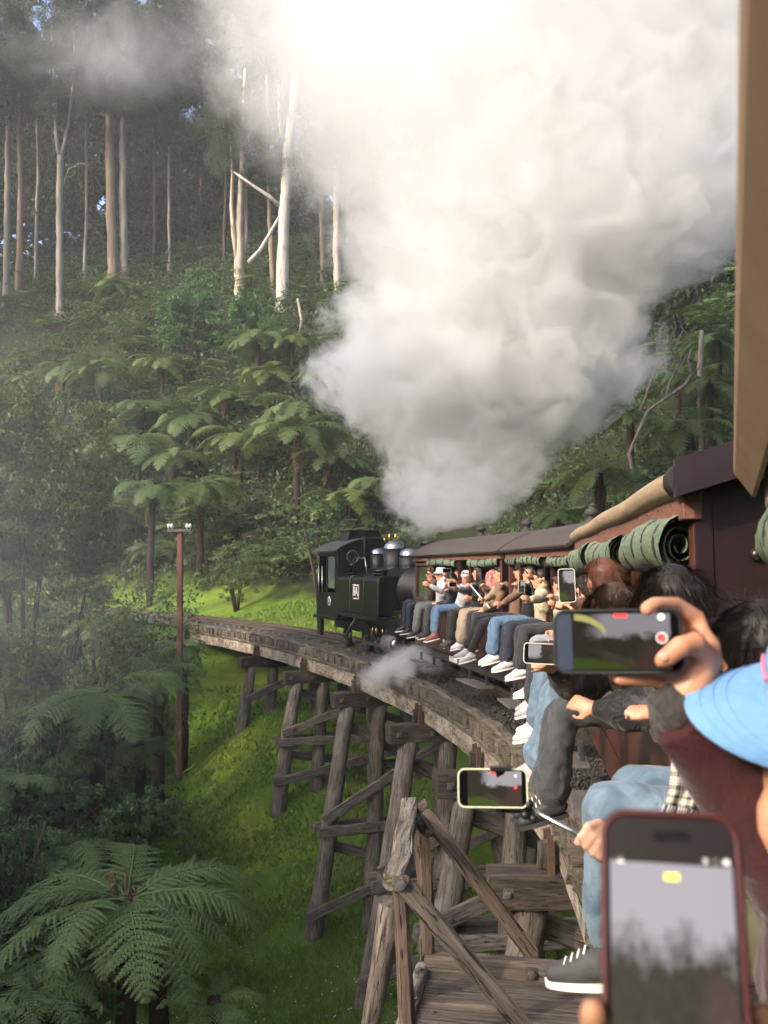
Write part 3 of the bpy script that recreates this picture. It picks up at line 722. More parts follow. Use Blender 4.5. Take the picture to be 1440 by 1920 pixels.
ch = MB(); ch.lathe([(.19, 2.2), (.17, 2.26), (.155, 2.3), (.165, 2.72), (.2, 2.78), (.205, 2.86), (.19, 2.87), (.15, 2.87), (.14, 2.6), (0, 2.6)], 20, Matrix.Translation((.7, 0, 0))); lp('chimney', ch, M['black'])
for xx, r, top, cap in ((1.85, .265, 2.74, 1), (2.87, .30, 2.95, 1), (4.12, .21, 2.78, 1)):
    t = MB(); t.lathe([(r * 1.12, 2.16), (r * 1.02, 2.24), (r, 2.3), (r, top - r * .78)], 22, Matrix.Translation((xx, 0, 0))); dm = lp('dome', t, M['black'])
    t = MB(); t.lathe([(r * 1.02, top - r * .80), (r * 1.0, top - r * .7), (r * .93, top - r * .42), (r * .74, top - r * .17), (r * .4, top - r * .03), (0, top)], 22, Matrix.Translation((xx, 0, 0))); lp('dome_cap', t, M['domecap'], dm)
for yy in (-.06, .06):
    t = MB(); t.lathe([(.03, 2.9), (.03, 2.98), (.042, 2.99), (.034, 3.04), (.025, 3.1), (.015, 3.12), (0, 3.12)], 10, Matrix.Translation((3.05 + yy, yy, 0))); lp('safety_valve', t, M['brass'])
t = MB(); t.tube([(3.35, .1, 2.9), (3.35, .1, 3.02)], .025, 8); lp('whistle', t, M['brass'])
# tanks with rounded top edge
for sg in (1, -1):
    pr = [(.47 * sg, 1.13)]; pr += [(.97 * sg, 1.13), (.97 * sg, 1.92)]
    pr += [((.97 - .14 + .14 * math.cos(a)) * sg, 1.92 + .14 * math.sin(a)) for a in np.linspace(.3, math.pi / 2, 5)] + [(.47 * sg, 2.06)]
    t = MB(); t.prism(pr, 'x', 1.4, 4.6); tank = lp('side_tank', t, M['loco_green'] if sg > 0 else M['black'])
    lbx('tank_front', (1.395, .72 * sg, 1.59), (.012, .48, .9), M['black'], tank)
    for xs in (1.45, 2.47, 3.55):
        t = MB(); t.tube([(xs, .972 * sg, 1.15), (xs, .972 * sg, 1.92)] + [(xs, (.83 + .145 * math.cos(a)) * sg, 1.92 + .145 * math.sin(a)) for a in np.linspace(.3, 1.57, 5)], .009, 5); lp('seam', t, M['lining'], tank)
    for k in range(26):
        if sg > 0:
            t = MB(); t.ball((1.47, .974, 1.17 + k * .029), .009, 6); lp('rivet', t, M['lining'], tank)
    t = MB(); t.tube([(1.5, .86 * sg, 2.11), (4.5, .86 * sg, 2.11)], .013, 6); lp('handrail', t, M['black'], tank)
    lbx('running_plate', (2.95, .80 * sg, 1.085), (3.4, .5, .06), M['black'])
    lbx('running_plate_edge', (2.95, 1.06 * sg, 1.07), (3.4, .025, .10), M['loco_green'])
# number plate 8A
def plate_text(txt, size, m, mt, name, par, ext=.004):
    c = bpy.data.curves.new(name, 'FONT'); c.body = txt; c.size = size; c.extrude = ext; c.align_x = 'CENTER'; c.align_y = 'CENTER'; c.offset = size * .012
    tmp = bpy.data.objects.new('tmp_text', c); COL.objects.link(tmp); bpy.context.view_layer.update()
    me = bpy.data.meshes.new_from_object(tmp.evaluated_get(bpy.context.evaluated_depsgraph_get()))
    bpy.data.objects.remove(tmp); me.materials.clear(); me.materials.append(mt); me.name = name
    return inst(name, me, par, m)
def yplane(x, y, z):      # text frame on a face whose normal is local +Y (reads left to right from outside)
    return LX @ Matrix.Translation((x, y, z)) @ Matrix(((-1, 0, 0, 0), (0, 0, 1, 0), (0, 1, 0, 0), (0, 0, 0, 1)))
npl = lbx('number_plate', (3.05, .974, 1.66), (.44, .012, .36), M['white'], None, ch=.0)
lbx('plate_field', (3.05, .982, 1.66), (.38, .008, .30), M['loco_green'], npl, ch=0)
plate_text('8A', .33, yplane(3.05, .99, 1.66), M['white'], 'plate_lettering', npl)
# cab
cab = lbx('cab_side', (5.55, .95, 1.25), (1.9, .035, .66), M['loco_green'])
lbx('cab_pillar', (4.72, .95, 2.15), (.24, .035, 1.16), M['loco_green']); lbx('cab_pillar', (6.38, .95, 2.15), (.14, .035, 1.16), M['black']); lbx('cab_pillar', (5.62, .955, 2.1), (.06, .035, 1.06), M['black'])
lbx('cab_header', (5.55, .952, 2.66), (1.9, .035, .14), M['black']); lbx('cab_window', (5.25, .94, 2.13), (.62, .012, .86), plain('cab glass', (.08, .10, .11), (.05, .06, .07), 3, .08, spec=.9))
lbx('cab_side', (5.55, -.95, 1.8), (1.9, .035, 1.76), M['black'])
front = [(-.95, .95), (.95, .95), (.95, 2.7)] + [(y, 2.72 + .33 * (1 - (y / 1.0) ** 2)) for y in np.linspace(.95, -.95, 13)]
t = MB(); t.prism(front, 'x', 4.60, 4.635); cf = lp('cab_front', t, M['black'])
t = MB(); t.prism(front, 'x', 6.45, 6.49); lp('cab_rear', t, M['black'])
for yy in (.55, -.55):
    t = MB(); t.tube([(4.59, yy + .16 * math.cos(a), 2.55 + .16 * math.sin(a)) for a in np.linspace(0, 6.28, 16)], .014, 6); lp('spectacle_rim', t, M['steel'], cf)
pr = [(y, 2.72 + .36 * (1 - (y / 1.08) ** 2)) for y in np.linspace(1.08, -1.08, 17)]
t = MB(); t.prism(pr + [(y, z - .035) for y, z in pr][::-1], 'x', 4.45, 6.75); cr = lp('cab_roof', t, plain('grey cab roof', (.06, .06, .062), (.035, .035, .036), 5, .55))
t = MB(); t.prism([(.5, 3.02), (.42, 3.28), (-.42, 3.28), (-.5, 3.02)], 'x', 5.2, 5.9); lp('roof_ventilator', t, M['black'], cr)
lbx('ventilator_lid', (5.55, 0, 3.29), (.86, 1.0, .03), plain('vent lid', (.05, .05, .052), None, 5, .5), cr)
t = MB(); t.tube([(4.35, .3, 2.3), (4.35, .3, 3.1)], .025, 8); lp('pipe', t, M['black'])
for xh in (5.93, 6.28):
    t = MB(); t.tube([(xh, 1.0, 1.25), (xh, 1.0, 2.3)], .018, 8); lp('cab_handrail', t, M['steel'])
rd = MB(); rd.lathe([(.13, 0), (.13, .012), (0, .012)], 20, Matrix.Translation((5.35, .966, 1.35)) @ Matrix.Rotation(-math.pi / 2, 4, 'X')); rn = lp('round_plate', rd, M['white'])
rd = MB(); rd.lathe([(.085, 0.012), (.085, .016), (0, .016)], 16, Matrix.Translation((5.35, .966, 1.35)) @ Matrix.Rotation(-math.pi / 2, 4, 'X')); lp('plate_centre', rd, M['black'], rn)
plate_text('8', .11, yplane(5.35, .984, 1.35), M['white'], 'plate_lettering', rn)
lbx('cab_footplate', (5.6, .80, .90), (2.1, .5, .08), M['black']); lbx('bunker', (6.75, 0, 1.4), (.5, 1.7, 1.0), M['black'])
lbx('rear_step', (6.35, .92, .62), (.35, .1, .5), M['black']); lbx('frame_plate', (3.4, .42, .75), (6.4, .04, .35), M['black']); lbx('frame_plate', (3.4, -.42, .75), (6.4, .04, .35), M['black'])
# tool box and buffer beam at the front
tb = lbx('tool_box', (.02, .66, 1.02), (.62, .56, .52), M['black'], None, .01); lbx('box_lid', (.02, .66, 1.30), (.70, .64, .03), M['black'], tb)
lbx('box_catch', (.1, .945, 1.2), (.04, .02, .07), M['brass'], tb)
lbx('buffer_beam', (-.12, 0, .72), (.14, 1.9, .34), M['black']); lbx('front_footplate', (.55, 0, .78), (1.3, 1.8, .05), M['black'])
lbx('valance_box', (.75, .72, .92), (.5, .4, .3), M['black'])
t = MB(); t.lathe([(.2, 0), (.23, .02), (.23, .6), (.2, .62), (.1, .64), (0, .65)], 20, Matrix.Translation((.62, .78, .52)) @ RX); lp('cylinder', t, M['smokebox'])
t = MB(); t.lathe([(.1, 0), (.16, .02), (.17, .05), (0, .06)], 16, Matrix.Translation((.6, .78, .52)) @ RX); lp('cylinder_cover', t, M['steel'])
t = MB(); t.tube([(.2, .55, 1.35), (.35, .62, 1.52), (.6, .64, 1.45), (.75, .7, 1.15)], .065, 10); lp('steam_pipe', t, M['black'])
def wheel(x, y, r, name='driving_wheel'):
    t = MB(); X = Matrix.Translation((x, y, .10 + r)) @ Matrix.Rotation(-math.pi / 2, 4, 'X')
    t.lathe([(r * .82, -.06), (r + .03, -.06), (r + .03, -.03), (r, -.025), (r, .04), (r * .84, .045), (r * .82, .02)], 24, X)
    t.lathe([(r * .2, -.05), (r * .22, .06), (0, .065)], 12, X)
    for k in range(9):
        a = 2 * math.pi * k / 9; p0 = X @ Vector((r * .18 * math.cos(a), r * .18 * math.sin(a), 0)); p1 = X @ Vector((r * .85 * math.cos(a), r * .85 * math.sin(a), 0)); t.tube([p0, p1], .022, 5)
    return lp(name, t, M['black'])
for sg in (1, -1):
    for xw in (1.95, 2.85, 3.75): wheel(xw, .41 * sg, .38)
    wheel(.95, .41 * sg, .26, 'leading_wheel'); wheel(5.5, .41 * sg, .26, 'trailing_wheel')
    t = MB(); t.bar((1.95, .56 * sg, .36), (3.75, .56 * sg, .36), .03, .075); rod = lp('coupling_rod', t, M['steel'])
    t = MB(); t.bar((1.2, .62 * sg, .5), (2.85, .62 * sg, .37), .03, .06); lp('connecting_rod', t, M['steel'])
    t = MB(); t.bar((1.15, .68 * sg, .62), (1.7, .68 * sg, .62), .04, .04); lp('slide_bar', t, M['steel'])
for xo in (1.5, 1.75, 2.2, 2.45):
    t = MB(); t.lathe([(.02, 0), (.028, .03), (.028, .1), (.012, .12), (.012, .15), (0, .15)], 8, Matrix.Translation((xo, .74, .68))); lp('oil_cup', t, M['brass'])
t = MB(); t.tube([(3.2, .9, 1.05), (4.0, .92, .55), (5.6, .92, .5)], .018, 6); lp('injector_pipe', t, M['steel'])
t = MB(); t.tube([(4.2, .7, 1.0), (4.2, .75, .6), (4.6, .75, .5)], .03, 6); lp('pipe', t, M['black'])
# fittings on top of the tank: filler frame
t = MB(); t.tube([(3.0, .7, 2.1), (3.15, .7, 2.5), (4.0, .7, 2.5), (4.15, .7, 2.1)], .015, 6); lp('filler_frame', t, M['steel'])
t = MB(); t.lathe([(.16, 2.05), (.16, 2.16), (.18, 2.17), (.12, 2.22), (0, 2.23)], 14, Matrix.Translation((2.0, .7, 0))); lp('filler_cap', t, M['black'])
t = MB(); t.lathe([(.1, 2.05), (.1, 2.3), (.13, 2.31), (.06, 2.4), (0, 2.4)], 12, Matrix.Translation((4.35, .62, 0))); lp('water_valve', t, M['black'])
t = MB(); t.tube([(.5, 0, 1.2), (.5, 0, 1.3)], .02, 6); lp('lamp_iron', t, M['black'])
# ------------------------------------------------------------------ plants
M['frond'] = leafmat('fern frond', (.062, .102, .034), (.105, .155, .052), .5, .35, .5, .25)
M['frond_y'] = leafmat('yellow green fern frond', (.075, .11, .03), (.13, .165, .045), .45, .35, .5, .25)
M['frond_dead'] = leafmat('dead fern frond', (.075, .045, .026), (.11, .07, .04), .8, .2, .8, .3)
M['fibre'] = plain('fern trunk fibre', (.040, .028, .020), (.020, .014, .011), 5, .95, bump=.9, bscale=9, stretch=(5, 5, 1.2), spec=.1)
M['gumleaf'] = leafmat('eucalypt leaf', (.030, .044, .026), (.052, .070, .040), .6, .4, .12, .2)
M['bush'] = leafmat('bright bush leaf', (.045, .10, .034), (.075, .15, .045), .45, .3, .7, .4)
M['shrub'] = leafmat('wattle shrub leaf', (.085, .125, .044), (.13, .175, .06), .5, .4, .5, .3)
M['under_leaf'] = leafmat('undergrowth leaf', (.032, .064, .024), (.056, .098, .034), .55, .25, .22, .3)
M['dry'] = leafmat('dry twig', (.07, .05, .034), (.11, .085, .06), .9, .1, .5, .3)
M['grass'] = leafmat('grass blade', (.09, .175, .026), (.14, .20, .034), .55, .35, .5, .35)
def bark(name, c1, c2, c3):
    m, nt, bs = new_mat(name); co = _coord(nt, 'Object', (2.6, 2.6, .16))
    g = _noise(nt, co, 2.2, 6, .65, .8); col = _mix(nt, c1, c2, _ramp(nt, g, .42, .62))
    col = _mix(nt, col, c3, _ramp(nt, _noise(nt, _coord(nt, 'Object', (1.2, 1.2, .3)), 2.0, 5, .7), .55, .7))
    nt.links.new(col, bs.inputs['Base Color']); bs.inputs['Roughness'].default_value = .8; bs.inputs['Specular IOR Level'].default_value = .2
    _bump(nt, bs, g, .4, .05); return m
M['bark_white'] = bark('white gum bark', (.36, .345, .305), (.25, .235, .205), (.15, .125, .10))
M['bark_pink'] = bark('pinkish gum bark', (.34, .295, .235), (.22, .18, .14), (.13, .09, .06))
M['bark_brown'] = bark('brown stringy bark', (.17, .125, .09), (.11, .082, .06), (.22, .165, .12))
M['bark_grey'] = bark('grey bark', (.19, .18, .16), (.12, .11, .10), (.24, .205, .165))
M['bark_dark'] = bark('dark bark', (.045, .034, .026), (.028, .021, .017), (.06, .05, .04))

def frond_mesh(name, npair, lobes, a0, k, mat, wid=.22, seed=0, rach=True):
    """a fern frond of length 1 along X: arching midrib, paired leaflets cut into lobes"""
    rs = np.random.default_rng(seed); ts = np.linspace(0, 1, 25); th = a0 - k * ts ** 1.25
    X = np.concatenate([[0], np.cumsum(np.cos(th[:-1]) / 24)]); Z = np.concatenate([[0], np.cumsum(np.sin(th[:-1]) / 24)])
    V, F = [], []
    def P(t): return np.array([np.interp(t, ts, X), 0, np.interp(t, ts, Z)]), np.interp(t, ts, th)
    for i in range(npair):
        t = .13 + .87 * (i + .3) / npair; p, a = P(t); tan = np.array([math.cos(a), 0, math.sin(a)]); nor = np.array([-math.sin(a), 0, math.cos(a)])
        Lp = wid * max(.03, (math.sin(math.pi * min(1, (t - .05) * .92 + .13)) ** .75)) * rs.uniform(.9, 1.08)
        gap = .87 / npair
        for sg in (-1, 1):
            fw = .42 + .35 * t + rs.normal(0, .06); dr = -.10 - rs.uniform(0, .22)
            d = np.array([0, sg, 0]) + tan * fw + nor * .12; d /= np.linalg.norm(d)
            side = np.cross(nor, d); side /= np.linalg.norm(side)
            wmax = gap * .47
            for j in range(lobes):
                s0, s1 = j / lobes, (j + .97) / lobes; sm = (s0 + s1) / 2
                w = wmax * (1 - sm ** 1.8) ** .8 * (.75 + .25 * min(1, sm * 6)) + .0015
                q = lambda s: p + d * (s * Lp) + nor * (dr * Lp * s * s)
                b0, b1 = q(s0), q(s1 if j < lobes - 1 else 1.0); tip = q(min(1, sm + .55 / lobes))
                for h in (-1, 1):
                    o = side * h * w - nor * (.28 * w); b = len(V)
                    V += [b0, b1, tip + (b1 - b0) * .22 + o, tip - (b1 - b0) * .30 + o * .92]; F.append((b, b + 1, b + 2, b + 3))
    v = np.array(V); f = np.array(F)
    if rach:
        t = MB(); pp = [P(u)[0] for u in np.linspace(0, .97, 9)]; t.tube([(*x,) for x in pp], list(np.linspace(.011, .002, 9)), 4, cap=False)
        b = len(v); v = np.concatenate([v, np.array([tuple(x) for x in t.v])]); f = np.concatenate([f, np.array(t.f) + b])
    return raw_mesh(name, v, f, mat)
def frond_set(tagn, npair, lobes, wid):
    out = {}
    for mt in ('frond', 'frond_y'):
        out[mt] = [frond_mesh('frond', npair, lobes, a0, k, M[mt], wid, sd) for sd, (a0, k) in enumerate(((.72, 1.45), (.45, 1.45), (.25, 1.35), (.05, 1.25)))]
    out['frond_dead'] = [frond_mesh('dead_frond', max(8, npair // 2), max(2, lobes // 2), -.5, .9, M['frond_dead'], wid * .8, 9)]
    return out
FR_HI = frond_set('hi', 21, 9, .235); FR_MID = frond_set('mid', 18, 5, .22); FR_LO = frond_set('lo', 18, 3, .20)
_tr = {}
def fern_trunk(h, r):
    k = (round(h * 2) / 2, round(r, 2))
    if k not in _tr:
        t = MB(); rs = random.Random(int(h * 100)); n = max(4, int(h / .35)); t.tube([(rs.uniform(-.03, .03), rs.uniform(-.03, .03), -.5 + (h + .55) * i / n) for i in range(n + 1)], [r * (1.25 - .25 * i / n) * rs.uniform(.88, 1.14) for i in range(n)] + [r * .8], 9)
        _tr[k] = t.mesh('trunk', M['fibre'])
    return _tr[k]
def tree_fern(label, base, h, rad, n=17, res=None, mt='frond', seed=0, dead=3, lean=(0, 0), crozier=0, group='tree ferns', cat='tree fern', flat=0.0, name='tree_fern'):
    rs = random.Random(seed); base = Vector(base); top = base + Vector((lean[0], lean[1], h))
    root = empty(name, base, label, cat, group)
    if h > .3:
        hr = max(.5, round(h * 2) / 2); m = frame(base, top, (1, 0, 0)); m = m @ Matrix(((0, 0, 1, 0), (1, 0, 0, 0), (0, 1, 0, 0), (0, 0, 0, 1)))
        inst('trunk', fern_trunk(hr, .11 + .008 * hr), root, m @ Matrix.Diagonal((1, 1, (top - base).length / hr, 1)))
    res = res or FR_MID
    for i in range(n):
        ring = rs.random(); q = 0 if ring < .18 else 1 if ring < .5 else 2 if ring < .82 else 3
        az = 2 * math.pi * (i + rs.uniform(-.35, .35)) / n * (1 if True else 1) ; s = rad * rs.uniform(.82, 1.12)
        m = Matrix.Translation(top) @ Matrix.Rotation(az, 4, 'Z') @ Matrix.Rotation(rs.uniform(-.12, .12) + flat, 4, 'Y') @ Matrix.Rotation(rs.uniform(-.25, .25), 4, 'X') @ Matrix.Scale(s, 4)
        inst('frond', res[mt][q], root, m)
    for i in range(dead if h > 1 else 0):
        az = rs.uniform(0, 6.28); m = Matrix.Translation(top - Vector((0, 0, .12))) @ Matrix.Rotation(az, 4, 'Z') @ Matrix.Rotation(rs.uniform(.35, .7), 4, 'Y') @ Matrix.Scale(rad * rs.uniform(.5, .75), 4)
        inst('dead_frond', res['frond_dead'][0], root, m)
    for i in range(crozier):
        a = rs.uniform(0, 6.28); t = MB(); r0 = .06; hh = rs.uniform(.22, .4)
        pts = [(0, 0, hh * q / 5) for q in range(6)] + [(.05 - .05 * math.cos(b), 0, hh + .05 * math.sin(b)) for b in np.linspace(.3, 5.2, 12)]
        t.tube(pts, [.02] * 6 + list(np.linspace(.02, .012, 12)), 6)
        t.build('crozier', M['frond_dead'], root, Matrix.Translation(top + Vector((r0 * 2 * math.cos(a), r0 * 2 * math.sin(a), -.05))) @ Matrix.Rotation(a, 4, 'Z') @ Matrix.Rotation(.2, 4, 'Y'))
    return root
# (crown x, crown y, crown width, foot y, where)
FERNS = [
 (220, 535, 100, 575, 'high on the hillside below the brown trunks'), (305, 680, 112, 752, 'with flat umbrella crown left of the bright bushes'), (120, 692, 112, 796, 'with dark trunk at the left of the upper row'),
 (190, 692, 118, 806, 'with slender trunk in the upper row, second from the left edge'), (55, 712, 92, 765, 'smallest at the left end of the upper row'), (485, 636, 125, 742, 'below the white gum, left of a pair'),
 (550, 634, 100, 738, 'below the white gum, right of a pair'), (262, 768, 140, 850, 'in the middle row under the umbrella crowned one'), (362, 782, 150, 860, 'in the middle row with wide flat crown'),
 (556, 757, 150, 850, 'at the left edge of the steam plume'), (260, 825, 200, 912, 'large and feathery at mid height on the slope'), (450, 818, 150, 935, 'with thin trunk standing in the gloom'),
 (556, 808, 186, 985, 'with thick vine wrapped trunk above the locomotive'), (160, 825, 140, 905, 'at mid height beside the leafy shrub'), (280, 918, 150, 1138, 'with tall slender pale trunk above the track bend'),
 (375, 908, 150, 1078, 'behind the telegraph pole top'), (655, 940, 175, 1010, 'just above the locomotive cab roof'), (715, 905, 130, 985, 'partly behind the steam above the locomotive'),
 (215, 955, 150, 1060, 'behind the leafy shrub at the left'), (282, 1030, 105, 1075, 'low one behind the telegraph pole'), (420, 745, 120, 800, 'between the upper and middle rows'), (500, 700, 110, 760, 'small one below the paired ones'), (600, 700, 110, 770, 'small one half hidden by the plume'), (330, 850, 120, 930, 'in shade in the middle of the slope'), (30, 800, 120, 870, 'at the left edge above the leafy shrub'), (620, 860, 140, 940, 'dark one below the plume edge')]
for k, (cx, cyy, w, fy, where) in enumerate(FERNS):
    b = hit(cx, fy, 38); top = at(cx, cyy, b.y); rad = w * b.y / FPX * .66
    tree_fern('tree fern ' + where, (b.x, b.y, b.z), max(.6, top.z - b.z), rad, n=20, res=FR_MID, mt='frond_y' if k % 5 == 1 else 'frond', seed=k, dead=3, group='tree ferns on the hillside', lean=(random.uniform(-.2, .2), 0), flat=.12)
RF = [(1125, 885, 200, 985, 30, 'right of the steam with bright crown over the carriage roofs'), (1290, 800, 200, 900, 29, 'large and lush by the tan eave'), (1330, 715, 170, 800, 33, 'upper right beside the broken dead trunk'), (1345, 640, 150, 720, 37, 'highest at the right edge beside the eave'),
      (1180, 775, 140, 870, 35, 'dark one behind the dead branches'), (1235, 905, 150, 980, 27, 'low one behind the carriage roofs'), (1050, 965, 120, 1010, 31, 'brownish one just behind the roof vents'), (1270, 700, 130, 800, 38, 'dim one behind the dead branches'), (1340, 860, 140, 950, 26, 'nearest one at the right edge')]
for k, (cx, cyy, w, fy, Y, where) in enumerate(RF):
    top = at(cx, cyy, Y); g = gz(top.x, top.y); h = max(1.0, top.z - g)
    tree_fern('tree fern ' + where, (top.x, top.y, top.z - h), h, w * Y / FPX * .56, n=18, res=FR_MID, mt='frond_y' if k in (0, 1, 2, 8) else 'frond', seed=60 + k, group='tree ferns right of the steam', flat=.1)
NF = [(238, 1690, 500, 13.0, 'big near tree fern with curled brown croziers at lower left', 21, FR_HI, 3), (185, 1305, 330, 21.0, 'pale feathery tree fern left of the telegraph pole', 20, FR_HI, 0), (140, 1585, 270, 16.5, 'dark spreading fern behind the big near tree fern', 14, FR_HI, 0),
      (300, 1262, 190, 25.5, 'fern leaning against the telegraph pole foot', 14, FR_MID, 0), (262, 1400, 170, 22.5, 'low fern in shade below the pale feathery one', 13, FR_MID, 0), (195, 1165, 160, 30, 'fern beside the track bend at the left', 14, FR_MID, 0), (20, 1470, 210, 17.5, 'fern cut off by the left edge of the picture', 14, FR_MID, 0),
      (60, 1230, 180, 24, 'fern at the left edge under the leafy shrub', 13, FR_MID, 0), (345, 1215, 120, 29.5, 'small fern below the bridge end', 12, FR_MID, 0), (60, 1860, 300, 11.5, 'dark fern in the bottom left corner', 12, FR_MID, 0), (400, 1880, 190, 12.2, 'low fern on the grass edge at the bottom', 11, FR_MID, 0), (300, 1790, 200, 13.2, 'fern fronds hanging below the big near tree fern', 10, FR_MID, 0), (110, 1400, 170, 20, 'fern in the gully behind the pale feathery one', 12, FR_MID, 0)]
for k, (cx, cyy, w, Y, lab, n, res, cz) in enumerate(NF):
    top = at(cx, cyy, Y); g = gz(top.x, top.y); h = max(.5, top.z - g)
    tree_fern(lab, (top.x, top.y, top.z - h), h, w * Y / FPX * .56, n=n, res=res, mt='frond', seed=90 + k, dead=4, crozier=5 if cz else 0, group='ferns in the gully', flat=.08 if k else .02)

# ---- leaf masses
def leaf_quads(cent, spread, size, aspect, rs, droop=.3, n=40, squash=.8):
    cent = np.asarray(cent, float); N = len(cent) * n; c = np.repeat(cent, n, 0); sp = np.repeat(np.broadcast_to(spread, (len(cent),)), n)
    o = rs.normal(size=(N, 3)); o /= np.linalg.norm(o, axis=1)[:, None]; o *= (rs.random(N) ** .4)[:, None]; o[:, 2] *= squash
    p = c + o * sp[:, None]
    d = rs.normal(size=(N, 3)); d[:, 2] -= droop * 2.0; d /= np.linalg.norm(d, axis=1)[:, None]
    e = np.cross(d, rs.normal(size=(N, 3))); e /= np.linalg.norm(e, axis=1)[:, None]
    s = size * rs.uniform(.6, 1.3, N)[:, None]; a = p - d * s * .5; b = p + d * s * .5; w = e * s / aspect * .5
    v = np.stack([a, p + w, b, p - w], 1).reshape(-1, 3); f = np.arange(N * 4).reshape(-1, 4); return v, f
def crown_centres(n, rs, lob=6, flat=.8):
    L = rs.normal(size=(lob, 3)); L /= np.linalg.norm(L, axis=1)[:, None]; L *= rs.uniform(.3, .72, lob)[:, None]; L[:, 2] *= flat
    k = rs.integers(0, lob, n); o = rs.normal(size=(n, 3)); o /= np.linalg.norm(o, axis=1)[:, None]; o *= (rs.random(n) ** .35 * .48)[:, None]; return L[k] + o
_rs = np.random.default_rng(11)
CROWN = []
for s in range(4):
    c = crown_centres(110, _rs, 8, .9); v, f = leaf_quads(c, .15, .058, 3.0, _rs, .6, 90); CROWN.append(raw_mesh('crown', v, f, M['gumleaf']))
def limb_tube(pts, radii, n=10): t = MB(); t.tube(pts, radii, n); return t
def gum(label, pxs, w, mat, base_y0=55, limbs=(), crowns=(), name='gum_tree', Y=None):
    """pxs: list of photo points up the stem; w: widths in photo px at foot and top"""
    b = hit(pxs[0][0], pxs[0][1], base_y0) if Y is None else at(*pxs[0], Y); Y = b.y; base = Vector((b.x, b.y, gz(b.x, b.y) - .5))
    root = empty(name, base, label, 'tree', 'tall trees on the hillside'); m0 = Matrix.Translation(base); iv = m0.inverted()
    P = [base] + [at(x, y, Y) for x, y in pxs]; rad = np.linspace(w[0], w[1], len(P)) * Y / FPX / 2; rad[0] *= 1.35
    # resample smoothly with a slight waver
    pts, rr = [], []
    for i in range(len(P) - 1):
        for q in range(5):
            u = q / 5; pts.append(iv @ (P[i].lerp(P[i + 1], u) + Vector((random.uniform(-.05, .05), random.uniform(-.05, .05), 0)))); rr.append(float(rad[i] * (1 - u) + rad[i + 1] * u) * random.uniform(.94, 1.06))
    pts.append(iv @ P[-1]); rr.append(float(rad[-1]))
    limb_tube(pts, rr, 12).build('trunk', mat, root, m0)
    for lp_, w0, w1 in limbs:
        L = [iv @ at(x, y, Y + dz) for x, y, dz in lp_]; limb_tube(L, list(np.linspace(w0, w1, len(L)) * Y / FPX / 2), 8).build('limb', mat, root, m0)
    for (x, y, r, dz) in crowns:
        c = at(x, y, Y - 1.2 - .6 * dz); s = r * Y / FPX
        inst('crown', random.choice(CROWN), root, Matrix.Translation(c) @ Matrix.Rotation(random.uniform(0, 6.28), 4, 'Z') @ Matrix.Diagonal((s, s, s * 1.05, 1)))
    return root
gum('tall white gum rising into the steam plume', [(528, 578), (531, 470), (534, 380), (541, 280), (552, 180), (560, 40), (566, -80)], (27, 14), M['bark_white'],
    limbs=[([(531, 392, 0), (505, 368, -.5), (470, 345, -.8), (438, 322, -1)], 9, 4), ([(541, 290, 0), (525, 240, .5), (522, 160, 1)], 10, 5), ([(527, 400, 0), (505, 440, -.4), (487, 470, -.6), (466, 492, -.7)], 5, 9)], crowns=[(520, 60, 90, 0), (620, 30, 90, 2), (560, -60, 100, 0)])
gum('pale gum with several stems left of the white gum', [(450, 562), (449, 480), (448, 420), (452, 360), (455, 290), (460, 130)], (24, 7), M['bark_pink'], limbs=[([(447, 500, 0), (438, 440, -.3), (434, 385, -.4), (436, 330, -.4), (428, 200, -.4)], 11, 4), ([(453, 500, 0), (461, 440, .3), (459, 360, .4), (462, 300, .5), (474, 170, .6)], 12, 4)], crowns=[(440, 240, 70, 0), (480, 200, 80, 2), (420, 300, 45, 2)])
gum('slim brown trunk just left of the white gum', [(513, 560), (509, 480), (506, 400), (504, 330), (500, 140)], (13, 6), M['bark_brown'], crowns=[(500, 300, 60, 2)])
gum('straight grey gum forking into a vee at left', [(112, 562), (112, 450), (112, 350), (113, 292)], (15, 12), M['bark_grey'], Y=78, limbs=[([(113, 300, 0), (106, 260, 0), (104, 200, 0), (100, 120, 0), (96, 20, 0)], 10, 4), ([(113, 300, 0), (122, 265, 0), (131, 215, 0), (138, 150, 0), (140, 60, 0)], 9, 4), ([(119, 350, 0), (128, 318, -.3), (150, 306, -.5), (170, 310, -.6)], 3, 1.5)], crowns=[(85, 110, 60, 2), (150, 90, 70, 1), (120, 10, 80, 0), (100, 190, 45, 1), (150, 190, 40, 1)])
gum('thick brown stringy bark trunk at left', [(212, 505), (208, 400), (206, 300), (205, 200), (204, 80), (206, -40)], (22, 13), M['bark_brown'], Y=80, crowns=[(190, 140, 60, 2), (230, 70, 75, 2), (200, -10, 80, 0), (215, 190, 45, 1)])
gum('grey trunk beside the thick brown stringy bark', [(234, 510), (231, 400), (230, 300), (230, 200), (232, 60)], (19, 10), M['bark_grey'], Y=80.5, crowns=[(250, 170, 60, 3), (270, 60, 80, 2)])
gum('orange barked slim trunk near the left edge', [(38, 425), (38, 330), (37, 260), (36, 180), (38, 60)], (12, 7), M['bark_brown'], Y=80, crowns=[(20, 120, 60, 2), (40, 30, 60, 2), (45, 190, 40, 1)])
gum('pale grey trunk at the left edge', [(12, 520), (13, 430), (14, 330), (16, 240), (14, 100)], (14, 9), M['bark_grey'], Y=80, crowns=[(5, 190, 60, 0), (0, 80, 90, 2), (25, 130, 60, 1)])
gum('reddish trunk at the edge of the steam', [(606, 540), (605, 460), (603, 390), (600, 300), (596, 130)], (13, 6), M['bark_brown'], crowns=[(610, 300, 70, 2)])
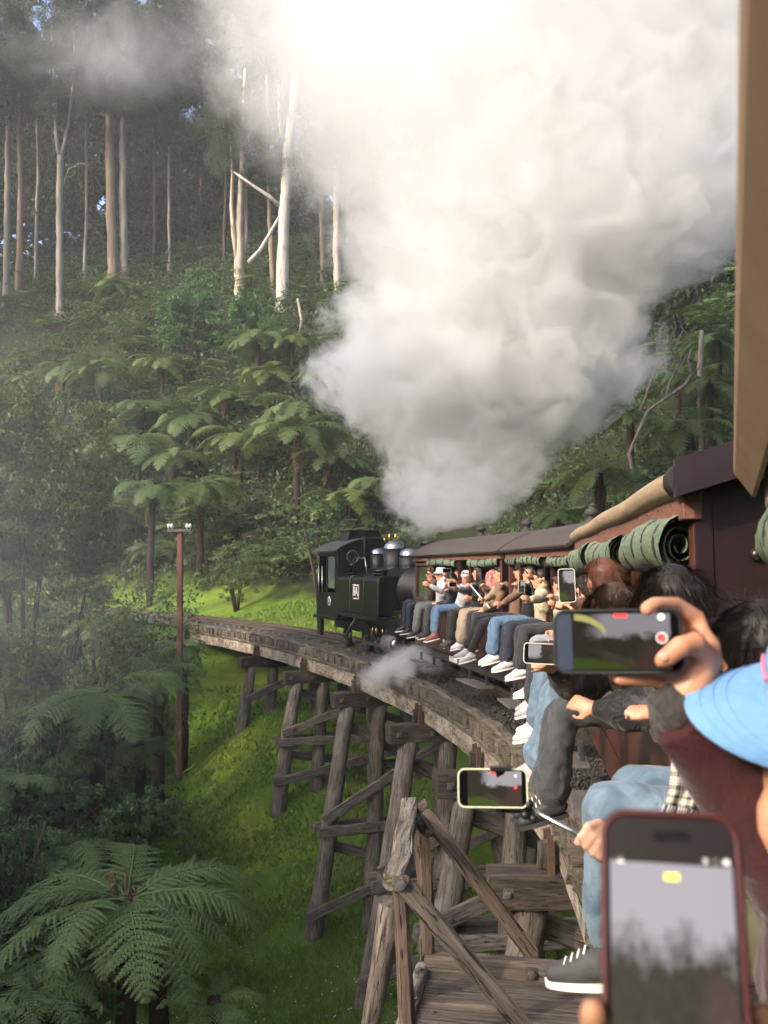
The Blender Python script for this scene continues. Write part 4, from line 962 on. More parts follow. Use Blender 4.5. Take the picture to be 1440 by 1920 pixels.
gum('tan trunk half hidden in the steam', [(633, 552), (631, 460), (630, 380), (631, 280), (634, 120)], (17, 8), M['bark_pink'], crowns=[(640, 250, 80, 2)])
gum('thin distant grey trunk right of the white gum', [(566, 450), (565, 400), (566, 370), (567, 300)], (8, 5), M['bark_grey'], base_y0=80, crowns=[(570, 280, 55, 3)])
gum('thin sunlit trunk deep in the wood', [(378, 440), (378, 400), (377, 360), (378, 300)], (7, 5), M['bark_brown'], base_y0=80, crowns=[(370, 280, 60, 3)])
gum('second thin sunlit trunk deep in the wood', [(398, 440), (398, 400), (398, 360), (396, 300)], (9, 5), M['bark_brown'], base_y0=80, crowns=[(410, 270, 65, 3)])
gum('thin leaning stem left of the deep wood trunks', [(361, 440), (360, 390), (359, 350), (357, 290)], (6, 4), M['bark_grey'], base_y0=80, crowns=[(340, 250, 65, 3)])
for x, y0, y1, w, mt, lab in ((160, 500, 120, 8, 'bark_grey', 'slender grey trunk right of the grey forking gum'), (290, 490, 120, 9, 'bark_dark', 'dark slender trunk between the stringy bark and the bushes'), (318, 480, 160, 7, 'bark_grey', 'thin grey trunk above the left bright bush'), (420, 470, 200, 8, 'bark_dark', 'dark slender trunk just left of the pale gum stems'), (68, 500, 100, 9, 'bark_grey', 'thin grey trunk left of the grey forking gum'), (655, 500, 260, 9, 'bark_brown', 'brown slender trunk fading into the steam edge')):
    gum(lab, [(x, y0), (x + random.uniform(-5, 5), (y0 + y1) / 2), (x + random.uniform(-12, 12), y1)], (w, w * .6), M[mt], Y=82.5, crowns=[(x + random.uniform(-20, 20), y1 + 10, random.uniform(50, 75), 2), (x + random.uniform(-25, 25), y1 + 70, random.uniform(30, 50), 1)])
# leafy rounded bushes
def leafy(label, cx, cyy, wpx, hpx, Y, n, mt, size, name='leafy_bush', asp=2.2, seed=0, clump=.13, nl=40, stem=True, cat='bush', group=None, lob=7):
    rs = np.random.default_rng(seed); c = at(cx, cyy, Y); rx = wpx * Y / FPX / 2; rz = hpx * Y / FPX / 2; g = gz(c.x, c.y)
    base = Vector((c.x, c.y, min(g, c.z - rz * .6))); root = empty(name, base, label, cat, group)
    cc = crown_centres(n, rs, lob, 1.0); cc[:, 0] *= rx * 1.02; cc[:, 1] *= rx; cc[:, 2] *= rz * 1.05
    v, f = leaf_quads(cc, clump * (rx + rz) / 2, size, asp, rs, .25, nl, .6)
    inst('crown', raw_mesh('crown', v, f, M[mt]), root, Matrix.Translation(c))
    t = MB(); lo = base - c; rs2 = random.Random(seed)
    for q in range(4):
        e = Vector((rs2.uniform(-.5, .5) * rx, rs2.uniform(-.4, .4) * rx, rs2.uniform(.2, .6) * rz)); t2 = MB(); t2.tube([lo + Vector((0, 0, -.3)), lo.lerp(e, .4) + Vector((rs2.uniform(-.1, .1), 0, 0)), e], [.07 * rx ** .5, .05 * rx ** .5, .015], 7)
        t2.build('stem', M['bark_dark'], root, Matrix.Translation(c))
    return root
bp = hit(355, 700, 45); bq = hit(482, 690, 45)
leafy('bright green dense bush left of the gums', 355, 598, 135, 180, bp.y, 170, 'bush', .21, seed=1, nl=90)
leafy('bright green dense bush in front of the white gum', 482, 610, 130, 150, bq.y, 150, 'bush', .21, seed=2, nl=90)
leafy('hazy feathery wattle mass at the left edge', 45, 960, 360, 520, 24, 520, 'shrub', .15, name='wattle_shrub', asp=2.6, seed=3, nl=75, clump=.12, lob=14)
leafy('leafy shrub filling the gully left of the pole', 190, 1215, 200, 170, 28, 150, 'shrub', .12, name='wattle_shrub', seed=13, nl=55)
leafy('pale shrub under the wattle at the left edge', 35, 1260, 260, 220, 22.5, 220, 'shrub', .11, name='wattle_shrub', seed=14, nl=60)
leafy('shrub below the track bend at the left', 120, 1140, 230, 150, 30, 160, 'shrub', .12, name='wattle_shrub', seed=15, nl=55)
leafy('shrub between the gully ferns', 90, 1400, 240, 150, 19.5, 160, 'under_leaf', .09, name='wattle_shrub', seed=16, nl=55)
leafy('shrub behind the crown of the big near fern', 260, 1540, 200, 150, 17, 120, 'under_leaf', .08, name='wattle_shrub', seed=17, nl=50)
leafy('grey green bush beside the grass bank left of the locomotive', 445, 1072, 140, 110, 43, 90, 'shrub', .14, seed=4, asp=3)
leafy('dark shrub at lower left under the fronds', 20, 1620, 260, 260, 15.5, 160, 'under_leaf', .08, seed=5, asp=2.5, nl=50)
leafy('dim bush between the fern and the locomotive', 600, 985, 150, 120, 41, 90, 'under_leaf', .15, seed=6)
leafy('low bush at the left behind the near fern', 120, 1480, 260, 160, 18.5, 120, 'under_leaf', .08, seed=7, nl=50)
leafy('bush in the shade by the track bend', 150, 1090, 170, 150, 33, 110, 'shrub', .11, seed=8)
leafy('pale leafed sapling on the left slope', 60, 1180, 130, 100, 26, 60, 'bush', .09, seed=9)

# ---- forest mass, undergrowth and low fern cover
def scatter(n, x0, x1, y0, y1, seed):
    rs = np.random.default_rng(seed); x = rs.uniform(x0, x1, n); y = rs.uniform(y0, y1, n); return x, y, ground(x, y), rs
cs, sp = [], []; _r = np.random.default_rng(21)
# crowns behind the named gums: (x range px, y range px, depth range, count)
for (xa, xb, ya, yb, da, db, n, r0, r1) in ((-80, 75, 120, 520, 88, 100, 60, 1.6, 3.2), (-80, 60, -60, 160, 88, 98, 22, 1.4, 2.6), (110, 330, 80, 520, 87, 100, 90, 1.8, 3.4), (310, 720, -40, 520, 82, 100, 150, 1.8, 3.6), (110, 330, -120, 90, 84, 96, 26, 1.5, 2.8), (60, 120, 240, 520, 84, 96, 26, 1.2, 2.4), (700, 1500, -100, 560, 80, 100, 120, 2.2, 4),
      (1180, 1480, 430, 800, 45, 60, 70, 1.6, 3.0), (-300, -40, -100, 600, 70, 100, 60, 2, 4), (-60, 720, 380, 500, 86, 96, 90, 1.2, 2.2)):
    for k in range(n):
        Y = _r.uniform(da, db); c = at(_r.uniform(xa, xb), _r.uniform(ya, yb), Y); r = _r.uniform(r0, r1)
        m = max(10, int(r * r * 3.0)); o = crown_centres(m, _r, 5, .8) * r; cs.append(np.array(c) + o); sp.append(np.full(m, r * .2))
cs = np.concatenate(cs); sp = np.concatenate(sp); v, f = leaf_quads(cs, sp, .5, 2.1, _r, .5, 18)
cs, sp = [], []
for (xa, xb, ya, yb, n) in ((-120, 50, -20, 430, 80), (125, 330, 20, 430, 95), (330, 740, -80, 400, 90), (330, 980, -190, 160, 120), (50, 125, 200, 440, 34)):
    for k in range(n):
        c = at(_r.uniform(xa, xb), _r.uniform(ya, yb), _r.uniform(102, 118)); r = _r.uniform(2.5, 4.5); m = 16; cs.append(np.array(c) + crown_centres(m, _r, 5, .9) * r); sp.append(np.full(m, r * .3))
v9, f9 = leaf_quads(np.concatenate(cs), np.concatenate(sp), 1.0, 1.8, _r, .4, 12); f = np.concatenate([f, f9 + len(v)]); v = np.concatenate([v, v9])
xq, yq = _r.uniform(-62, -10, 1500), _r.uniform(84, 116, 1500); v9, f9 = leaf_quads(np.c_[xq, yq, ground(xq, yq) + _r.uniform(.2, 1.6, 1500)], 1.2, .42, 2.0, _r, .2, 18, .8); f = np.concatenate([f, f9 + len(v)]); v = np.concatenate([v, v9])
inst('forest', raw_mesh('forest', v, f, M['gumleaf']), kind='stuff', label='dark eucalypt forest canopy behind the gums', cat='forest')
# unseen tree crowns added behind the photographer, tops set to shade the gully
cs, sp = [], []
sx, sy = Vector(SUN_AZ).normalized(); slope = math.tan(R(SUN_EL))
for k in range(130):
    s = _r.uniform(34, 62); q = _r.uniform(-34, 46); x = 1.5 + sx * s - sy * q; y = 14 + sy * s + sx * q * -1
    
    if y > -2 and x > -.95 * y - 8: continue
    off = _r.uniform(-6.5, -2.0); top = .55 + slope * s + off; r = _r.uniform(1.8, 3.4); g = gz(x, y)
    for zz in np.arange(max(g, top - 16), top - r * .6, 2.2):
        m = 18; cs.append(np.array((x, y, zz)) + crown_centres(m, _r, 4, .8) * r); sp.append(np.full(m, r * .3))
cs = np.concatenate(cs); sp = np.concatenate(sp); v, f = leaf_quads(cs, sp, 1.0, 2.0, _r, .3, 5)
inst('forest', raw_mesh('forest', v, f, M['gumleaf']), kind='stuff', label='unseen forest added behind the photographer to shade the gully', cat='forest')
x, y, z, rs = scatter(10500, -46, 26, 44, 94, 31); keep = (z > 1.0); x, y, z = x[keep], y[keep], z[keep]
cc = np.c_[x, y, z + rs.uniform(.1, 1.0, len(x))]; v, f = leaf_quads(cc, rs.uniform(.5, 1.25, len(x)), .29, 1.9, rs, .2, 15, .8)
x2, y2, z2, rs2 = scatter(2800, -22, -3.0, 9, 40, 32); kp = (x2 < -1.6 - .17 * y2 + rs2.normal(0, .5, len(x2))); x2, y2, z2 = x2[kp], y2[kp], z2[kp]
v2, f2 = leaf_quads(np.c_[x2, y2, z2 + rs2.random(len(x2)) ** 1.6 * 2.2], rs2.uniform(.3, .8, len(x2)), .14, 2.0, rs2, .2, 36, .8)
x3, y3, z3, rs3 = scatter(1400, 5, 26, 16, 46, 33); v3, f3 = leaf_quads(np.c_[x3, y3, z3 + rs3.uniform(0, 1.2, len(x3))], rs3.uniform(.5, 1.1, len(x3)), .19, 2.0, rs3, .2, 26, .8)
inst('undergrowth', raw_mesh('undergrowth', np.concatenate([v, v2, v3]), np.concatenate([f, f2 + len(v), f3 + len(v) + len(v2)]), M['under_leaf']), kind='stuff', label='tangled undergrowth covering the hillside and the gully', cat='undergrowth')
# low ferns on the slopes
lv, lf = [], []; off = 0; lo = []
for q in range(3):
    me = frond_mesh('cover_frond', 8, 1, (.8, .5, .35)[q], 1.1, M['frond'], .24, 40 + q, rach=False); a = np.zeros(len(me.vertices) * 3, np.float32); me.vertices.foreach_get('co', a); b = np.zeros(len(me.polygons) * 4, np.int32); me.polygons.foreach_get('vertices', b); lo.append((a.reshape(-1, 3), b.reshape(-1, 4)))
rs = np.random.default_rng(44)
spots = []
for (n, a, b, c, d, cond) in ((900, -36, 24, 43, 86, lambda x, y, z: z > 1.2), (170, -20, -3, 10, 36, lambda x, y, z: x < -1.9 - .17 * y), (150, 5, 24, 18, 44, lambda x, y, z: True)):
    x, y = rs.uniform(a, b, n), rs.uniform(c, d, n); z = ground(x, y); spots += [(x[i], y[i], z[i]) for i in range(n) if cond(x[i], y[i], z[i])]
for (x, y, z) in spots:
    R0 = rs.uniform(.9, 2.3) * (1 if y > 40 else .7); hh = rs.uniform(.1, .8) if y < 40 else rs.uniform(.2, 1.7)
    for k in range(6):
        a = 2 * math.pi * (k + rs.uniform(-.3, .3)) / 6; vv, ff = lo[rs.integers(0, 3)]; s = R0 * rs.uniform(.8, 1.1); ca, sa = math.cos(a) * s, math.sin(a) * s
        lv.append(np.c_[vv[:, 0] * ca - vv[:, 1] * sa + x, vv[:, 0] * sa + vv[:, 1] * ca + y, vv[:, 2] * s + z + hh]); lf.append(ff + off); off += len(vv)
inst('fern_cover', raw_mesh('fern_cover', np.concatenate(lv), np.concatenate(lf), M['frond']), kind='stuff', label='low ferns carpeting the slopes', cat='ferns')
# dry twigs and dead stems in the shade
tv = MB(); rr = random.Random(5)
for k in range(260):
    p = hit(rr.uniform(60, 720), rr.uniform(480, 1080), 40); h = rr.uniform(.6, 2.6); q = Vector((rr.uniform(-.5, .5), rr.uniform(-.3, .3), h)); tv.tube([p, p + q * .5 + Vector((rr.uniform(-.15, .15), 0, 0)), p + q], [.03, .022, .008], 4, cap=False)
tv.build('dead_twigs', M['dry'], kind='stuff', label='dry twigs and dead stems standing in the undergrowth', cat='twigs')

# ---- grass
rs = np.random.default_rng(51); N = 270000
y = 9.0 / (rs.random(N) ** 1.0 * (1 - 9.0 / 42) + 9.0 / 42); x = rs.uniform(-.30, .24, N) * y
z = ground(x, y); bd = -2.0 - .17 * y + .8 * np.sin(y * 1.3) + .5 * np.sin(y * 3.1 + 1)
edge = np.array([_E(q) for q in np.linspace(5, 45, 200)]); ed = np.interp(y, np.linspace(5, 45, 200), edge)
keep = ((x > bd) & (y < 33) & (x < ed + 4)) | ((y > 33) & (z < 3.2) & (z > -1.5) & ((x > ed + 2.4) | ((x < ed - .3) & (x > ed - 3))))
x, y, z = x[keep], y[keep], z[keep]; n = len(x)
cl = .5 + .5 * np.sin(x * 2.1 + 1.7 * np.sin(y * 1.3)) * np.sin(y * 1.7 + 1.1 * np.sin(x * 2.3)); hgt = (.035 + .085 * cl * rs.random(n) + .05 * rs.random(n)) * np.where(y > 33, 1.8, 1.0)
a = rs.uniform(0, 6.28, n); w = .009 + .0007 * y; lean = hgt * rs.uniform(.2, 1.0, n); b2 = rs.uniform(0, 6.28, n)
p0 = np.c_[x - np.cos(a) * w, y - np.sin(a) * w, z - .02]; p1 = np.c_[x + np.cos(a) * w, y + np.sin(a) * w, z - .02]; p2 = np.c_[x + np.cos(b2) * lean, y + np.sin(b2) * lean, z + hgt]
inst('grass', raw_mesh('grass', np.stack([p0, p1, p2], 1).reshape(-1, 3), np.arange(n * 3).reshape(-1, 3), M['grass']), kind='stuff', label='short bright green grass on the valley floor', cat='grass')
k = rs.choice(n, 1500, replace=False); fv, ff = [], []
den = .5 + .5 * np.sin(x * .9 + 2) * np.sin(y * .8)
for i in k:
    if y[i] > 30 or rs.random() > den[i] + .15: continue
    c = np.array((x[i], y[i], z[i] + hgt[i] * .9)); r = rs.uniform(.010, .018); b = len(fv)
    fv += [c + r * np.array(q) for q in ((1,0,0),(0,1,0),(-1,0,0),(0,-1,0),(0,0,.8))]; ff += [(b, b+1, b+4), (b+1, b+2, b+4), (b+2, b+3, b+4), (b+3, b, b+4)]
inst('clover_flowers', raw_mesh('clover_flowers', np.array(fv), np.array(ff), M['white']), kind='stuff', label='tiny white clover flowers dotted over the grass', cat='flowers')

# ---- single things among the plants
pb = at(336, 1500, 29); pb.z = gz(pb.x, pb.y) - .2; pt = at(338, 992, 29)
pole = empty('telegraph_pole', pb, 'rusty red brown telegraph pole with crossarm and white insulators', 'pole')
M['polered'] = plain('rusty pole paint', (.15, .062, .044), (.10, .045, .034), 4, .7, stretch=(3, 3, .3))
t = MB(); t.bar(pb, pt, .17, .17, (0, 1, 0), ch=.02); t.build('post', M['polered'], pole)
ca = pt + Vector((0, -.02, -.06)); t = MB(); t.box(ca + Vector((0, -.1, 0)), (.78, .07, .08), ch=.01); t.build('crossarm', M['brace'], pole)
for dx in (-.34, -.24, .24, .34):
    t = MB(); t.lathe([(.015, 0), (.015, .05), (.05, .055), (.045, .10), (.052, .11), (.04, .17), (.015, .19), (0, .19)], 10, Matrix.Translation(ca + Vector((dx, -.1, .04)))); t.build('insulator', plain('porcelain', (.75, .75, .7), (.6, .62, .6), 10, .2), pole)
# step iron pegs
for q in (.35, .42, .6): 
    p = pb.lerp(pt, q); t = MB(); t.tube([p, p + Vector((.2, -.05, 0))], .012, 5); t.build('step_iron', M['iron'], pole)
# fallen mossy log on the slope
pa = hit(455, 1025, 40); pc = pa + Vector((4.2, 2.0, 2.2)); t = inst('fallen_log', log_mesh('fallen_log', (pc - pa).length, .42, .3, M['bark_dark'], 5), None, frame(pa + Vector((0, 0, .2)), pc), label='fallen dark log lying up the slope behind the bush', cat='log')
# dead tree right of the plume
Y = 31; dt = at(1215, 905, Y); root = empty('dead_tree', (dt.x, dt.y, gz(dt.x, dt.y)), 'bare dead tree with twisting pale branches right of the steam', 'tree')
M['deadwood'] = plain('bleached dead wood', (.24, .21, .165), (.14, .12, .095), 5, .9)
def deadlimb(pts, w0, w1): MB().tube([at(x, y, Y + dz) for x, y, dz in pts], list(np.linspace(w0, w1, len(pts)) * Y / FPX / 2), 6).build('branch', M['deadwood'], root)
MB().tube([Vector((dt.x, dt.y, gz(dt.x, dt.y) - .3)), at(1180, 850, Y), at(1215, 770, Y), at(1262, 738, Y)], [.09, .075, .06, .05], 8).build('trunk', M['deadwood'], root)
deadlimb([(1262, 738, 0), (1285, 722, 0), (1298, 700, -.3), (1290, 675, -.4), (1296, 655, -.3)], 8, 3); deadlimb([(1250, 745, 0), (1256, 715, .2), (1272, 690, .3), (1290, 664, .4)], 6, 2)
deadlimb([(1200, 775, 0), (1230, 690, .3), (1262, 665, .4), (1270, 640, .5), (1280, 620, .6)], 6, 2); deadlimb([(1230, 690, .3), (1205, 668, .3), (1185, 660, .4)], 4, 1.5)
deadlimb([(1262, 665, .4), (1255, 640, .3), (1268, 612, .2), (1262, 590, .1)], 4, 1.2); deadlimb([(1298, 700, -.3), (1310, 690, -.2), (1318, 668, -.1)], 4, 1.2)
for q in range(26):
    r2 = random.Random(q); x0, y0 = r2.uniform(1200, 1300), r2.uniform(620, 730); deadlimb([(x0, y0, .2), (x0 + r2.uniform(-22, 22), y0 - r2.uniform(5, 25), .3), (x0 + r2.uniform(-34, 34), y0 - r2.uniform(14, 44), .4)], 2.2, .8)
sp_ = at(1314, 735, 34); t = MB(); t.tube([Vector((sp_.x, sp_.y, gz(sp_.x, sp_.y) - .3)), at(1313, 690, 34), at(1315, 645, 34), at(1316, 620, 34)], [.13, .11, .10, .07], 9); t.build('broken_trunk', M['deadwood'], None, label='broken off grey dead trunk standing at the right', cat='stump')
hb = hit(562, 640, 45); t = MB(); t.tube([Vector((hb.x, hb.y, gz(hb.x, hb.y) - .3)), at(566, 600, hb.y), at(558, 560, hb.y)], [.18, .14, .09], 8); t.build('leaning_snag', M['deadwood'], None, label='short leaning grey snag right of the white gum', cat='stump')
# ------------------------------------------------------------------ people
def skin(name, c):
    m, nt, bs = new_mat(name); co = _coord(nt, 'Object', (1, 1, 1))
    col = _mix(nt, c, (c[0] * .85, c[1] * .66, c[2] * .60), _ramp(nt, _noise(nt, co, 22, 4, .6), .4, .75)); nt.links.new(col, bs.inputs['Base Color'])
    bs.inputs['Roughness'].default_value = .5; bs.inputs['Subsurface Weight'].default_value = .18; bs.inputs['Subsurface Radius'].default_value = (.02, .008, .004); bs.inputs['Subsurface Scale'].default_value = .4
    _bump(nt, bs, _noise(nt, co, 160, 3, .6), .12, .002); return m
SK = [skin('light tan skin', (.54, .28, .175)), skin('warm tan skin', (.42, .235, .145)), skin('fair skin', (.55, .34, .25))]
def cloth(name, c, c2=None, fold=.6, fs=9, rough=.85, weave=0):
    m, nt, bs = new_mat(name); co = _coord(nt, 'Object', (1, 1, 1)); c2 = c2 or tuple(x * .7 for x in c)
    f = _noise(nt, co, fs, 4, .55, .8); col = _mix(nt, c, c2, _ramp(nt, f, .35, .7)); nt.links.new(col, bs.inputs['Base Color'])
    bs.inputs['Roughness'].default_value = rough; bs.inputs['Specular IOR Level'].default_value = .25; bs.inputs['Sheen Weight'].default_value = .15
    h = f
    if weave: h = _math(nt, 'ADD', f, _math(nt, 'MULTIPLY', _noise(nt, co, weave, 2, .5), .25))
    _bump(nt, bs, h, fold, .03); return m
def hairmat(name, c):
    m, nt, bs = new_mat(name); col = _mix(nt, c, tuple(min(1, x * 2.2) for x in c), _ramp(nt, _noise(nt, _coord(nt, 'Object', (40, 40, 6)), 3, 3, .6), .4, .8)); nt.links.new(col, bs.inputs['Base Color'])
    bs.inputs['Roughness'].default_value = .5; bs.inputs['Specular IOR Level'].default_value = .35; return m
HAIR = {'black': hairmat('black hair', (.010, .008, .007)), 'brown': hairmat('dark brown hair', (.035, .02, .012)), 'auburn': hairmat('auburn hair', (.085, .034, .018)), 'curly': hairmat('curly brown hair', (.05, .027, .014))}
M['sole'] = plain('white rubber sole', (.70, .68, .64), (.55, .53, .49), 20, .6); M['dark_sole'] = plain('dark rubber sole', (.03, .03, .03), None, 20, .7)
M['eye'] = plain('dark eye', (.01, .008, .006), None, 5, .2); M['lens'] = plain('dark lens', (.008, .008, .01), None, 5, .08, spec=.8)
TODO = []
class Body:
    def __init__(s): s.t = MB(); s.t.smooth = True
    def cap(s, pts, rad, n=10, flat=1.0):
        pts = [Vector(p) for p in pts]; rad = list(rad) if hasattr(rad, '__len__') else [rad] * len(pts)
        s.t.tube(pts, rad, n, cap=True, flat=flat)
        for p, r in zip(pts, rad): s.t.ball(p, r * .985, 8)
        return s
    def ell(s, c, r, m=None, n=12): s.t.ball(c, r, n, m); return s
    def build(s, name, mat, parent, m, vox=.015, sm=4, disp=0.0):
        o = s.t.build(name, mat, parent, m); r = o.modifiers.new('r', 'REMESH'); r.mode = 'VOXEL'; r.voxel_size = vox; r.use_smooth_shade = True
        k = o.modifiers.new('s', 'SMOOTH'); k.iterations = sm; k.factor = .5; TODO.append((o, disp)); return o
def bake():
    bpy.context.view_layer.update(); dg = bpy.context.evaluated_depsgraph_get()
    res = [(o, d, bpy.data.meshes.new_from_object(o.evaluated_get(dg))) for o, d in TODO]
    for o, d, me in res:
        old = o.data; nm = old.name; o.modifiers.clear(); o.data = me; me.polygons.foreach_set('use_smooth', np.ones(len(me.polygons), bool))
        if d:                                                           # folds of cloth
            co = np.zeros(len(me.vertices) * 3, np.float32); no = np.zeros_like(co); me.vertices.foreach_get('co', co); me.vertices.foreach_get('normal', no); co = co.reshape(-1, 3); no = no.reshape(-1, 3)
            a = np.array([mnoise.noise((p[0] * 11, p[1] * 8 + 3, p[2] * 8)) + .6 * (1 - 2 * abs(mnoise.noise((p[0] * 16, p[1] * 14, p[2] * 14)))) for p in co]); co += no * (a * d)[:, None]; me.vertices.foreach_set('co', co.ravel())
        me.update(); bpy.data.meshes.remove(old); me.name = nm
    TODO.clear()
def ik(a, b, l1, l2, pole):
    d = b - a; L = min(d.length, (l1 + l2) * .995); u = d.normalized(); x = (l1 * l1 - l2 * l2 + L * L) / (2 * L); h = math.sqrt(max(0, l1 * l1 - x * x))
    p = pole - u * pole.dot(u); p = p.normalized() if p.length > 1e-5 else Vector((0, 0, -1)); return a + u * x + p * h, a + u * L
def hand(B, w, dirv, nrm, side, curl=.5, s=1.0, spread=.12):
    """wrist w, pointing dirv, palm normal nrm, side +1: thumb towards (dirv x nrm)"""
    d = dirv.normalized(); n = (nrm - d * nrm.dot(d)).normalized(); lat = d.cross(n) * side
    B.cap([w - d * .02, w + d * .02 * s], [.024 * s, .026 * s], 8, .8)
    c = w + d * .052 * s
    for q in (-.026, -.009, .009, .026): B.cap([w + d * .015 * s + lat * q * .7 * s, w + d * .09 * s + lat * q * s], [.015 * s, .0125 * s], 6)
    for k, (q, L) in enumerate(((.03, .072), (.010, .080), (-.010, .074), (-.029, .058))):
        p = w + d * .09 * s + lat * q * s; a = curl * (.55 + .1 * k); pts = [p]; ang = 0; dd = (d + lat * q * spread * 20 * .2).normalized()
        for seg, f in enumerate((.45, .32, .25)):
            ang += a; p = p + (dd * math.cos(ang) + n * math.sin(ang)) * (L * f * s); pts.append(p)
        B.cap(pts, [.0095 * s, .009 * s, .0085 * s, .0075 * s], 6)
    t0 = w + d * .03 * s + lat * .028 * s; t1 = t0 + (d * .6 + lat * .75 + n * .25).normalized() * .036 * s; t2 = t1 + (d * .85 + lat * .1 + n * .5 * (0.5 + curl)).normalized() * .03 * s; t3 = t2 + (d * .9 - lat * .25 + n * .4).normalized() * .025 * s
    B.cap([t0, t1, t2, t3], [.014 * s, .0125 * s, .011 * s, .009 * s], 6)
def ribbon(points, width):
    vs = []; n = len(points)
    for i, p in enumerate(points):
        t = (points[min(i + 1, n - 1)] - points[max(i - 1, 0)]).normalized(); s = t.cross(Vector((.3, .5, .81))).normalized() * width * (1 - .7 * i / n); vs += [p - s, p + s]
    return vs, [(2 * i, 2 * i + 1, 2 * i + 3, 2 * i + 2) for i in range(n - 1)]
def strands(name, parent, MX, c, rad, fwd, mat, n=500, L=.09, fall=.6, mess=.25, width=.0016, seed=0, lift=0.0):
    """locks of hair flowing from the crown of a head over its surface"""
    rs = random.Random(seed); t = MB(); fwd = Vector(fwd).normalized(); crown = Vector((-fwd.x * .35, -fwd.y * .35, 1)).normalized()
    for i in range(n):
        while True:
            v = Vector((rs.gauss(0, 1), rs.gauss(0, 1), rs.gauss(0, 1))).normalized()
            if v.z > -.35 and not (v.dot(fwd) > .62 and v.z < .55): break
        p = Vector((v.x * rad[0], v.y * rad[1], v.z * rad[2])) * 1.0; pts = [c + p]; l = L * rs.uniform(.6, 1.3); st = l / 6
        j = Vector((rs.gauss(0, 1), rs.gauss(0, 1), rs.gauss(0, 1))) * mess
        for k in range(6):
            nn = p.normalized(); flow = ((nn - crown).normalized() + Vector((0, 0, -fall)) + j + nn * lift) if p.z > -.25 * rad[2] else Vector((0, 0, -1)) + j * .5 + nn * .02; flow = flow - nn * min(0, flow.dot(nn)); p = p + flow.normalized() * st
            q = Vector((p.x / rad[0], p.y / rad[1], p.z / rad[2])).length
            if q < 1.03: p = p * (1.03 / q)
            pts.append(c + p)
        vs, fs = ribbon(pts, width * rs.uniform(.7, 1.4)); t.add(vs, fs, True)
    return t.build(name, mat, parent, MX, kind='stuff')
def shoe(parent, MX, ankle, toe, mat, sole, vox=.011, L=.265, laces=True, up=Vector((0, 0, 1))):
    x = Vector(toe).normalized(); z = (up - x * up.dot(x)).normalized(); y = z.cross(x); m = Matrix((x, y, z)).transposed().to_4x4(); m.translation = ankle
    X = MX @ m; s = L / .265
    B = Body(); B.cap([(-.045, 0, -.045), (.02, 0, -.048), (.09, 0, -.06), (.155, .005, -.068)], [.04 * s, .043 * s, .041 * s, .031 * s], 10); B.cap([(-.03, 0, .02), (0, 0, -.03), (.05, 0, -.04)], [.04, .043, .042], 10)
    o = B.build('shoe', mat, parent, X, vox)
    t = MB(); out = []
    for q in range(20):
        a = 2 * math.pi * q / 20; out.append((.060 + .130 * s * math.cos(a), (.039 + .006 * math.cos(a)) * math.sin(a) * s))
    t.prism([(a, b) for a, b in out], 'z', -.105, -.084); t.build('sole', sole, o, X)
    if laces:
        for q in range(4):
            t = MB(); xx = .045 + q * .022; zz = .004 - q * .011; t.tube([(xx, -.025, zz - .008), (xx, 0, zz + .006), (xx, .025, zz - .008)], .0035, 5); t.build('lace', M['sole'], o, X)
    return o
